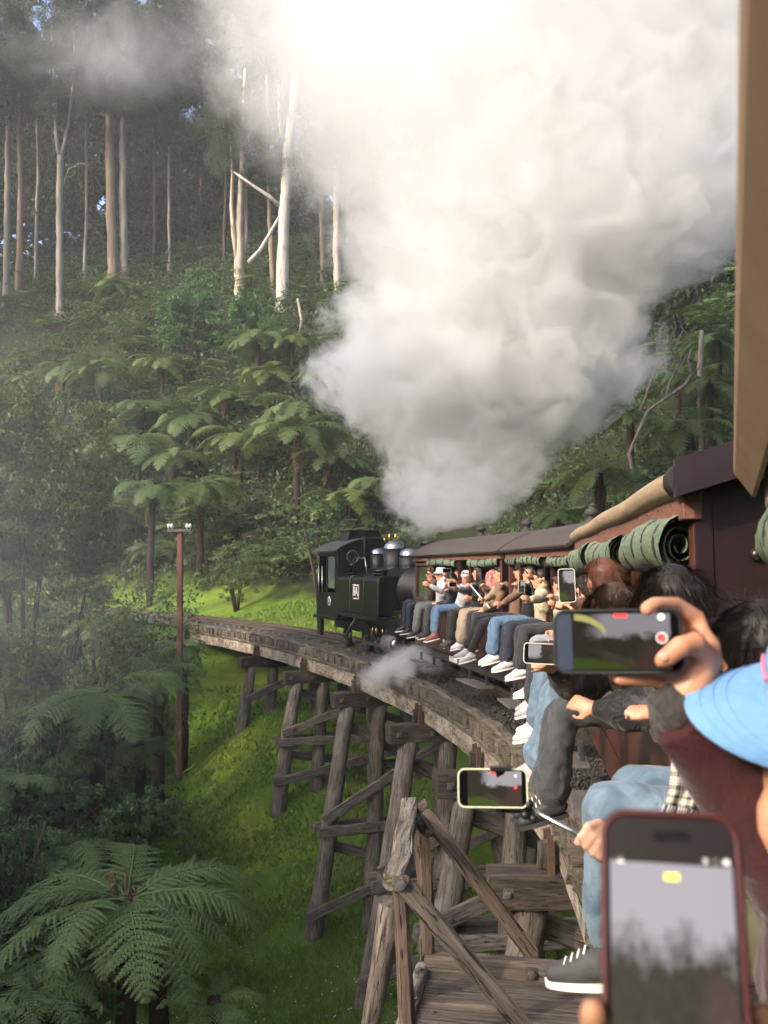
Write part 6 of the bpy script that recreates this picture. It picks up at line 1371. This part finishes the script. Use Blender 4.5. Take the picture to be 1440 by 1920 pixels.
# cap: crown and curved peak
capb = cloth('light blue cap cotton', (.14, .29, .54), (.115, .25, .48), .12, 40, .9, 220); M['stitch'] = plain('blue stitching', (.10, .255, .54), None, 5, .8)
cc = at(1612, 1292, 1.03)
_zx = Vector((-.12, -.62, .77)).normalized(); _xx = (Vector((1, .05, -.20)) - _zx * Vector((1, .05, -.20)).dot(_zx)).normalized(); CM = Matrix((_xx, _zx.cross(_xx), _zx)).transposed().to_4x4(); CM.translation = cc                                  # peak direction = local -X, local Z up and towards the eye
t = MB(); t.lathe([(.098, -.02), (.102, .02), (.094, .06), (.070, .09), (.03, .108), (0, .111)], 26, Matrix.Identity(4)); t.build('cap_crown', capb, cp, CM)
def peak(u, v):                                                            # u across -1..1, v outwards 0..1
    y = .084 * math.sin(u * 1.45) / math.sin(1.45); xi = -math.sqrt(max(0, .097 ** 2 - y * y)) * .98; xo = -(.020 + .168 * math.sqrt(max(0, 1 - (y / .0875) ** 2)))
    x = xi + (min(xo, xi) - xi) * v; return Vector((x, y, -.010 - .026 * (y / .094) ** 2 - .016 * v * v))
nu, nv = 26, 8; vs = [peak(-1 + 2 * i / nu, j / nv) for j in range(nv + 1) for i in range(nu + 1)]
vs2 = [v + Vector((0, 0, -.0035)) for v in vs]; fs = [(j * (nu + 1) + i, j * (nu + 1) + i + 1, (j + 1) * (nu + 1) + i + 1, (j + 1) * (nu + 1) + i) for j in range(nv) for i in range(nu)]
N_ = len(vs); rim = [nv * (nu + 1) + i for i in range(nu + 1)]; fs2 = [tuple(N_ + q for q in f[::-1]) for f in fs] + [(rim[i], rim[i + 1], N_ + rim[i + 1], N_ + rim[i]) for i in range(nu)]
t = MB(); t.add(vs + vs2, fs + fs2, True); pk = t.build('cap_peak', capb, cp, CM)
for vv in (.5, .66, .82):
    t = MB(); t.tube([peak(u, vv) + Vector((0, 0, .0006)) for u in np.linspace(-.93, .93, 26)], .0005, 4); t.build('stitch_line', M['stitch'], pk, CM)
t = MB(); t.tube([Vector((-.1035 * math.cos(a), .1035 * math.sin(a), .022)) for a in np.linspace(-.05, .35, 6)], .0025, 6); t.build('embroidery', plain('pink thread', (.65, .18, .3), None, 9, .8), cp, CM)
# -- maroon cased phone close to the eye
NM = cam_frame(1262, 1800, .535, roll=1.0, yaw=-6)
ph2, gl2 = phone('phone in maroon case held upright close to the camera', NM, .0815, .1650, M['case_maroon'], screen_mat('near phone picture', 2.0, 'y', .24, tall=True), top=(.030, .004), th=.013)
M['ui_top'] = plain('grey screen bar', (.012, .010, .011), None, 5, .15, spec=.04)
ui(gl2, NM, [('top_bar', 0, .0645, .0725, .0255, 'ui_top', 0), ('camera_island', .002, .0672, .0215, .0066, 'ui_dark', 1), ('focus_tag', .001, .0445, .0085, .0042, 'ui_yellow', 0), ('plus_icon', -.0285, .0525, .0035, .0035, 'ui_white', 0), ('icon', .0205, .0545, .003, .003, 'ui_white', 0), ('icon', .0265, .0545, .0036, .003, 'ui_white', 0), ('icon', .032, .0545, .0036, .003, 'ui_white', 0)])
for yy in (.03, .012, -.004):
    t = MB(); t.box((-.0413, yy, -.006), (.002, .011, .004), ch=.0008); t.build('side_button', M['case_maroon'], ph2, NM)
hp = empty('person', at(1250, 2150, .56), 'person holding the maroon cased phone, only fingertips in view', 'person')
B = Body(); B.cap(F((1240, 2010, .575), (1165, 1965, .565), (1118, 1925, .548), (1112, 1898, .532)), [.0105, .0105, .0100, .0085], 10); B.cap(F((1240, 2080, .575), (1160, 2040, .565), (1108, 2000, .545), (1106, 1972, .530)), [.0105, .0105, .0100, .0085], 10); B.cap(F((1240, 2140, .575), (1160, 2110, .565), (1112, 2080, .545)), [.010, .010, .009], 10)
B.cap(F((1440, 2110, .58), (1452, 2010, .56), (1436, 1945, .543), (1420, 1905, .532)), [.0145, .0135, .0115, .0092], 10); B.cap(F((1240, 2050, .59), (1340, 2150, .59), (1400, 2260, .60)), [.02, .03, .032], 12); B.cap(F((1400, 2230, .60), (1440, 2500, .55)), [.03, .032], 12); B.build('body', SK[1], hp, I4, .0038, 3)
T = Body(); T.cap(F((1415, 2330, .60), (1450, 2560, .55)), [.04, .045], 12); T.build('sleeve', K['dark denim'], hp, I4, .006, 3)
# -- phone on a selfie stick
SM = cam_frame(924, 1478, 2.0, roll=90 + 1.0)
ph3, gl3 = phone('phone in pale bumper on the selfie stick out over the bridge', SM, .0835, .1525, Kc['lime'], screen_mat('stick phone picture', 3.3, 'x', .2), land=True, top=(.022, .014))
ui(gl3, SM, [('timer_tag', .0335, -.003, .006, .016, 'ui_red', 0), ('record_dot', .002, -.049, .007, .007, 'ui_red', 1), ('lens_button', .026, -.050, .006, .006, 'ui_white', 1)])
ss = empty('selfie_stick', at(1085, 1566, 1.98), 'chrome selfie stick with black clamp holding the pale phone', 'selfie stick')
t = MB(); t.tube(F((1000, 1520, 1.995), (1090, 1568, 1.98), (1140, 1592, 1.97)), [.0042, .0055, .0065], 10); t.build('rod', M['steel_stick'], ss)
t = MB(); t.bar(at(938, 1440, 2.01), at(938, 1520, 2.01), .02, .012, (0, 1, 0), ch=.002); t.build('clamp', M['case_black'], ss)
t = MB(); t.box(at(938, 1441, 2.0), (.045, .02, .009), ch=.002); t.build('clamp_jaw', M['case_black'], ss)
t = MB(); t.tube(F((940, 1518, 2.01), (985, 1520, 2.0), (1000, 1522, 1.995)), .007, 8); t.build('arm', M['case_black'], ss)
for q in ((992, 1508), (1000, 1535), (985, 1528)):
    t = MB(); t.ball(at(*q, 1.99), .0105, 10); t.build('knob', M['case_black'], ss)
sp_ = empty('person', at(1300, 1800, 1.9), 'person gripping the selfie stick, seated behind the maroon phone', 'person', 'passengers sitting along the carriage sills')
B = Body()
for k, (x, y) in enumerate(((1098, 1562), (1108, 1578), (1121, 1590), (1135, 1598))):
    B.cap(F((x + 26, y - 20, 1.965), (x + 4, y - 12, 1.945), (x - 10, y + 8, 1.955), (x + 6, y + 22, 1.985)), [.0105, .010, .0095, .0085], 8)
B.cap(F((1150, 1575, 1.99), (1118, 1560, 2.0), (1090, 1568, 1.985), (1082, 1580, 1.975)), [.012, .011, .0095, .0085], 8); B.cap(F((1128, 1562, 1.97), (1155, 1585, 1.97), (1180, 1600, 1.97)), [.026, .030, .028], 12); B.cap(F((1180, 1600, 1.97), (1290, 1690, 1.92)), [.027, .036], 10); B.cap(F((1290, 1690, 1.92), (1480, 1640, 1.85)), [.05, .06], 10)
B.build('body', SK[2], sp_, I4, .005, 3)
T = Body(); T.cap(F((1230, 1640, 1.95), (1300, 1695, 1.92), (1420, 1640, 1.88), (1520, 1560, 1.85)), [.045, .055, .07, .1], 12); T.build('jacket', K['olive cloth'], sp_, I4, .009, 3, .006)
Q = Body(); Q.cap(F((1520, 1760, 1.7), (1330, 1780, 1.72), (1310, 2000, 1.72)), [.09, .075, .06], 12); Q.cap(F((1520, 1720, 1.8), (1340, 1720, 1.85), (1310, 1900, 1.85)), [.09, .075, .06], 12); Q.build('trousers', K['olive cloth'], sp_, I4, .009, 3, .006)
# -- other phones held up
def held(label, px, py, Y, w, h, case, scr, roll=0, yaw=0, land=False): return phone(label, cam_frame(px, py, Y, roll=roll, yaw=yaw), w, h, case, scr, land=land)
held('upright phone in pale case held by the person with auburn hair', 1063, 1098, 4.55, .085, .17, M['case_white'], SCR[0], 2, 0)
held('sideways phone held low by the person in the black puffer jacket', 1019, 1226, 3.68, .085, .16, M['case_white'], SCR[1], 88, 0, True)
held('small dark phone raised by the person in cream fleece', 1027, 1076, 10.6, .08, .16, M['case_black'], M['ui_dark'], 0, 30)
held('white phone held by the person in black with raised arms', 978, 1100, 11.4, .09, .16, M['case_white'], SCR[2], -3, 20)
held('tiny phone held up by the person in the bucket hat', 838, 1070, 16.1, .08, .16, M['case_white'], M['ui_dark'], 90, 20, True)
held('white phone at the face of the person in pale grey fleece', 849, 1096, 14.85, .08, .16, M['case_white'], M['ui_dark'], 90, 40, True)
t = MB(); t.tube([at(883, 1098, 14.4), at(918, 1140, 13.5)], .012, 8); t.build('selfie_stick', M['white'], None, label='long white selfie stick in front of the person in black', cat='selfie stick')
cmr = empty('camera', at(800, 1096, 17.0), 'small black camera held by the person with sunglasses', 'camera'); t = MB(); t.box(at(800, 1096, 17.0), (.13, .07, .09), ch=.01); t.build('camera_body', M['case_black'], cmr); t = MB(); t.lathe([(.035, 0), (.035, .07), (.03, .075), (0, .075)], 12, Matrix.Translation(at(800, 1096, 17.0)) @ Matrix.Rotation(R(100), 4, 'X')); t.build('camera_lens', M['lens'], cmr)
# -- plaid scarf with fringe hanging at the hip
def plaid():
    m, nt, bs = new_mat('black and white plaid wool'); tc = nt.nodes.new('ShaderNodeTexCoord'); sx = nt.nodes.new('ShaderNodeSeparateXYZ'); nt.links.new(tc.outputs['UV'], sx.inputs[0])
    def band(o, f, lo): return _math(nt, 'GREATER_THAN', _math(nt, 'FRACT', _math(nt, 'MULTIPLY', o, f)), lo)
    a = _math(nt, 'MAXIMUM', band(sx.outputs[0], 4, .62), _math(nt, 'MULTIPLY', band(sx.outputs[0], 16, .7), .5)); b = _math(nt, 'MAXIMUM', band(sx.outputs[1], 6, .62), _math(nt, 'MULTIPLY', band(sx.outputs[1], 24, .7), .5))
    col = _mix(nt, (.58, .54, .47), (.035, .035, .038), _math(nt, 'MULTIPLY', _math(nt, 'ADD', a, b), .48)); nt.links.new(col, bs.inputs['Base Color']); bs.inputs['Roughness'].default_value = .95; _bump(nt, bs, _noise(nt, tc.outputs['UV'], 120, 3, .6), .6, .004); return m
sc_ = empty('scarf', at(1290, 1520, 2.45), 'black and white plaid scarf with fringe hanging over pale jeans', 'scarf')
nu, nv = 20, 26; vs = []; uv = []
c0 = [(1262, 1380), (1258, 1430), (1252, 1480), (1246, 1508)]; c1 = [(1330, 1400), (1345, 1440), (1345, 1490), (1340, 1525)]
def lerp_list(c, v): k = min(2, int(v * 3)); u = v * 3 - k; return (c[k][0] * (1 - u) + c[k + 1][0] * u, c[k][1] * (1 - u) + c[k + 1][1] * u)
for j in range(nv + 1):
    for i in range(nu + 1):
        a, b = lerp_list(c0, j / nv), lerp_list(c1, j / nv); u = i / nu; p = at(a[0] * (1 - u) + b[0] * u, a[1] * (1 - u) + b[1] * u, 2.44 - .05 * math.sin(u * 3.14) + .018 * math.sin(u * 14 + j * .15)); vs.append(p); uv.append((u, j / nv))
f = [(j * (nu + 1) + i, j * (nu + 1) + i + 1, (j + 1) * (nu + 1) + i + 1, (j + 1) * (nu + 1) + i) for j in range(nv) for i in range(nu)]
t = MB(); t.add(vs, f, True); o = t.build('scarf_cloth', plaid(), sc_); ul = o.data.uv_layers.new(name='UV')
for lo_ in o.data.loops: ul.data[lo_.index].uv = uv[lo_.vertex_index]
sm_ = o.modifiers.new('t', 'SOLIDIFY'); sm_.thickness = .006
fr = [plain('white wool fringe', (.5, .47, .42), None, 9, .95), plain('black wool fringe', (.03, .03, .03), None, 9, .95)]
for q in range(34):
    u = q / 33; p = vs[nv * (nu + 1) + int(u * nu)]; rq = random.Random(q); t = MB(); t.tube([p, p + Vector((-.008, 0, -.02)), p + Vector((rq.uniform(-.03, .0), rq.uniform(-.01, .01), -.045)), p + Vector((rq.uniform(-.05, 0), 0, -.06))], [.0022, .002, .0018, .0012], 5); t.build('fringe', fr[q % 3 == 0], sc_)
# sling strap and brass latch details by the sill of the tan edged carriage
bake()
# ------------------------------------------------------------------ steam and haze
_edge = [(1016, 772, 798), (1006, 765, 815), (994, 752, 870), (975, 738, 940), (940, 726, 972), (900, 728, 1000), (860, 724, 1045), (800, 672, 1115), (740, 596, 1195), (690, 596, 1235),
         (640, 618, 1222), (600, 625, 1222), (540, 640, 1260), (500, 636, 1340), (450, 615, 1420), (400, 590, 1470), (300, 505, 1520), (250, 440, 1540), (180, 372, 1560), (120, 335, 1580), (50, 335, 1600), (-60, 310, 1640), (-240, 330, 1680), (-330, 600, 1500)]
_pl = []
for py, a, b in _edge:
    Y = 22.0
    for _ in range(4):
        z = EYE + (1065 - py) / FPX * Y; Y = 20.9 + min(1.0, (z - 2.9) / 2.5) * 1.6 + .12 * max(0, z - 2.9)
    _pl.append((z, (a - 720) / FPX * Y, (b - 720) / FPX * Y, Y))
Z0, Z1 = _pl[0][0], _pl[-1][0]; X0, X1 = -8.0, 16.0
def curve_node(nt, fac, pts):
    n = nt.nodes.new('ShaderNodeFloatCurve'); c = n.mapping.curves[0]; n.mapping.use_clip = False
    while len(c.points) > 2: c.points.remove(c.points[1])
    c.points[0].location = pts[0]; c.points[1].location = pts[-1]
    for p in pts[1:-1]: c.points.new(*p)
    for p in c.points: p.handle_type = 'AUTO_CLAMPED'
    n.mapping.update(); nt.links.new(fac, n.inputs['Value']); return n.outputs[0]
def steam_mat(name, dens_fn, step):
    m = bpy.data.materials.new(name); m.use_nodes = True; nt = m.node_tree
    for n in list(nt.nodes):
        if n.type == 'BSDF_PRINCIPLED': nt.nodes.remove(n)
    pv = nt.nodes.new('ShaderNodeVolumePrincipled'); out = nt.nodes['Material Output']
    pv.inputs['Color'].default_value = (.915, .915, .91, 1); pv.inputs['Anisotropy'].default_value = 0.3
    nt.links.new(pv.outputs[0], out.inputs['Volume'])
    nt.links.new(dens_fn(nt), pv.inputs['Density'])
    m.cycles.volume_step_rate = step; m.cycles.volume_sampling = 'MULTIPLE_IMPORTANCE'
    return m
def _plume(nt):
    g = nt.nodes.new('ShaderNodeNewGeometry'); sp = nt.nodes.new('ShaderNodeSeparateXYZ'); nt.links.new(g.outputs['Position'], sp.inputs[0])
    z = _ramp(nt, sp.outputs['Z'], Z0, Z1)
    nz = lambda v: (v - Z0) / (Z1 - Z0)
    Lc = curve_node(nt, z, [(nz(p[0]), (p[1] - X0) / (X1 - X0)) for p in _pl]); Rc = curve_node(nt, z, [(nz(p[0]), (p[2] - X0) / (X1 - X0)) for p in _pl])
    xn = _math(nt, 'DIVIDE', _math(nt, 'SUBTRACT', sp.outputs['X'], X0), X1 - X0)
    c = _math(nt, 'MULTIPLY', _math(nt, 'ADD', Lc, Rc), .5); hw = _math(nt, 'MULTIPLY', _math(nt, 'SUBTRACT', Rc, Lc), .5)
    u = _math(nt, 'DIVIDE', _math(nt, 'SUBTRACT', xn, c), hw)
    # depth axis of the column and its half thickness
    yc = _math(nt, 'ADD', _math(nt, 'MULTIPLY', _math(nt, 'SUBTRACT', sp.outputs['Z'], 2.9), .12), _math(nt, 'MULTIPLY_ADD', _math(nt, 'MULTIPLY', _math(nt, 'SUBTRACT', sp.outputs['Z'], 2.9), .4, clamp=True), 1.6, 20.9))
    ry = _math(nt, 'MINIMUM', _math(nt, 'MULTIPLY', hw, (X1 - X0) * .62), 3.6)
    v = _math(nt, 'DIVIDE', _math(nt, 'SUBTRACT', sp.outputs['Y'], yc), ry)
    r = _math(nt, 'SQRT', _math(nt, 'ADD', _math(nt, 'MULTIPLY', u, u), _math(nt, 'MULTIPLY', v, v)))
    e = _math(nt, 'MULTIPLY', _math(nt, 'SUBTRACT', 1.0, r), hw)                     # depth under the skin, in units of the box
    e = _math(nt, 'MULTIPLY', e, X1 - X0)
    n1 = _noise(nt, g.outputs['Position'], .85, 7, .72, .6)
    hz = _ramp(nt, sp.outputs['Z'], 2.6, 9.0); amp = _math(nt, 'MULTIPLY_ADD', hz, 4.0, 3.4)
    e = _math(nt, 'ADD', e, _math(nt, 'MULTIPLY', _math(nt, 'SUBTRACT', n1, .485), amp))
    soft = _math(nt, 'MULTIPLY_ADD', _ramp(nt, sp.outputs['Z'], 4, 14), .55, .16)
    lw = _ramp(nt, u, -.2, -1.0)                                                     # the windward side thins out into wisps higher up
    soft = _math(nt, 'MULTIPLY_ADD', _math(nt, 'MULTIPLY', lw, _ramp(nt, sp.outputs['Z'], 8, 14)), 1.2, soft)
    d = _math(nt, 'DIVIDE', e, soft, clamp=True); d = _math(nt, 'POWER', d, 1.4)
    den = _math(nt, 'MULTIPLY_ADD', _ramp(nt, sp.outputs['Z'], 3, 13), -.92, 1.45)
    thin = _math(nt, 'MULTIPLY_ADD', _math(nt, 'MULTIPLY', _ramp(nt, u, -.15, -.75), _ramp(nt, sp.outputs['Z'], 9, 13)), -.55, 1.0)
    return _math(nt, 'MULTIPLY', _math(nt, 'MULTIPLY', d, den), thin)
t = MB(); n = 28; vs = []
for z, a, b, Y in _pl:
    hw = (b - a) / 2 + .12 + .12 * min(1, (z - Z0) / 5) * 4; ry = min((b - a) / 2 * .62, 3.6) + .12 + .5 * min(1, (z - Z0) / 5)
    for k in range(n):
        an = 2 * math.pi * k / n; vs.append(((a + b) / 2 + hw * math.cos(an), Y + ry * math.sin(an), z))
t.add(vs, [(i * n + k, i * n + (k + 1) % n, (i + 1) * n + (k + 1) % n, (i + 1) * n + k) for i in range(len(_pl) - 1) for k in range(n)] + [list(range(n))[::-1], [(len(_pl) - 1) * n + k for k in range(n)]], True)
t.build('steam_plume', steam_mat('steam', _plume, .3), kind='stuff', label='huge white steam plume billowing up from the locomotive chimney', cat='steam')
# cylinder steam drifting out low beside the loco
def _low(nt):
    tc = nt.nodes.new('ShaderNodeTexCoord'); g = nt.nodes.new('ShaderNodeNewGeometry')
    ln = nt.nodes.new('ShaderNodeVectorMath'); ln.operation = 'LENGTH'; nt.links.new(tc.outputs['Object'], ln.inputs[0])
    n1 = _noise(nt, g.outputs['Position'], 1.7, 5, .65, .3)
    e = _math(nt, 'ADD', _math(nt, 'SUBTRACT', .8, ln.outputs['Value']), _math(nt, 'MULTIPLY', _math(nt, 'SUBTRACT', n1, .5), 4.5))
    e = _math(nt, 'MULTIPLY', _math(nt, 'MULTIPLY', e, 1.6, clamp=True), _math(nt, 'MULTIPLY', _math(nt, 'SUBTRACT', 1.0, ln.outputs['Value']), 2.2, clamp=True))
    return _math(nt, 'MULTIPLY', e, 3.6)
M['low_steam'] = steam_mat('low steam', _low, .5)
t = MB(); t.ball((0, 0, 0), 1.0, 20)
p = at(778, 1243, 18.6)
t.build('cylinder_steam', M['low_steam'], None, Matrix.Translation(p) @ Matrix.Rotation(R(-24), 4, 'Y') @ Matrix.Diagonal((1.45, .8, .55, 1)), kind='stuff', label='low puff of steam drifting under the carriage from the cylinders', cat='steam')
# drifting remnants of steam: a veil over the gully on the left and a wisp in the tree tops
def _veil(peak, sc, amp):
    def fn(nt):
        tc = nt.nodes.new('ShaderNodeTexCoord'); g = nt.nodes.new('ShaderNodeNewGeometry'); ln = nt.nodes.new('ShaderNodeVectorMath'); ln.operation = 'LENGTH'; nt.links.new(tc.outputs['Object'], ln.inputs[0])
        e = _math(nt, 'SUBTRACT', 1.0, ln.outputs['Value'], clamp=True)
        if amp: e = _math(nt, 'ADD', e, _math(nt, 'MULTIPLY', _math(nt, 'SUBTRACT', _noise(nt, g.outputs['Position'], sc, 5, .7, .6), .52), amp), clamp=True)
        return _math(nt, 'MULTIPLY', _math(nt, 'POWER', e, 1.3), peak)
    return fn
t = MB(); t.ball((0, 0, 0), 1.0, 20); t.build('mist', steam_mat('gully mist', _veil(.042, 1, 0), 1.5), None, Matrix.Translation((-9.5, 19, 1.5)) @ Matrix.Diagonal((6.2, 9, 7.5, 1)), kind='stuff', label='thin mist veil drifting over the ferns at the left', cat='mist')
t = MB(); t.ball((0, 0, 0), 1.0, 20); t.build('steam_wisp', steam_mat('wisp', _veil(.22, .6, 2.4), .35), None, Matrix.Translation(at(215, 95, 27)) @ Matrix.Diagonal((3.6, 1.8, 1.7, 1)), kind='stuff', label='faint wisp of steam in front of the tree tops at upper left', cat='steam')
# thin misty air
def haze_mat():
    m = bpy.data.materials.new('haze air'); m.use_nodes = True; nt = m.node_tree
    for nn in list(nt.nodes):
        if nn.type == 'BSDF_PRINCIPLED': nt.nodes.remove(nn)
    pv = nt.nodes.new('ShaderNodeVolumePrincipled'); pv.inputs['Color'].default_value = (.9, .94, .96, 1); pv.inputs['Density'].default_value = .0008; pv.inputs['Anisotropy'].default_value = .2
    nt.links.new(pv.outputs[0], nt.nodes['Material Output'].inputs['Volume']); m.cycles.homogeneous_volume = True; return m
t = MB(); t.box((0, 0, 32), (700, 700, 84)); t.build('haze', haze_mat(), kind='stuff', label='thin pale mist hanging in the whole valley', cat='haze')
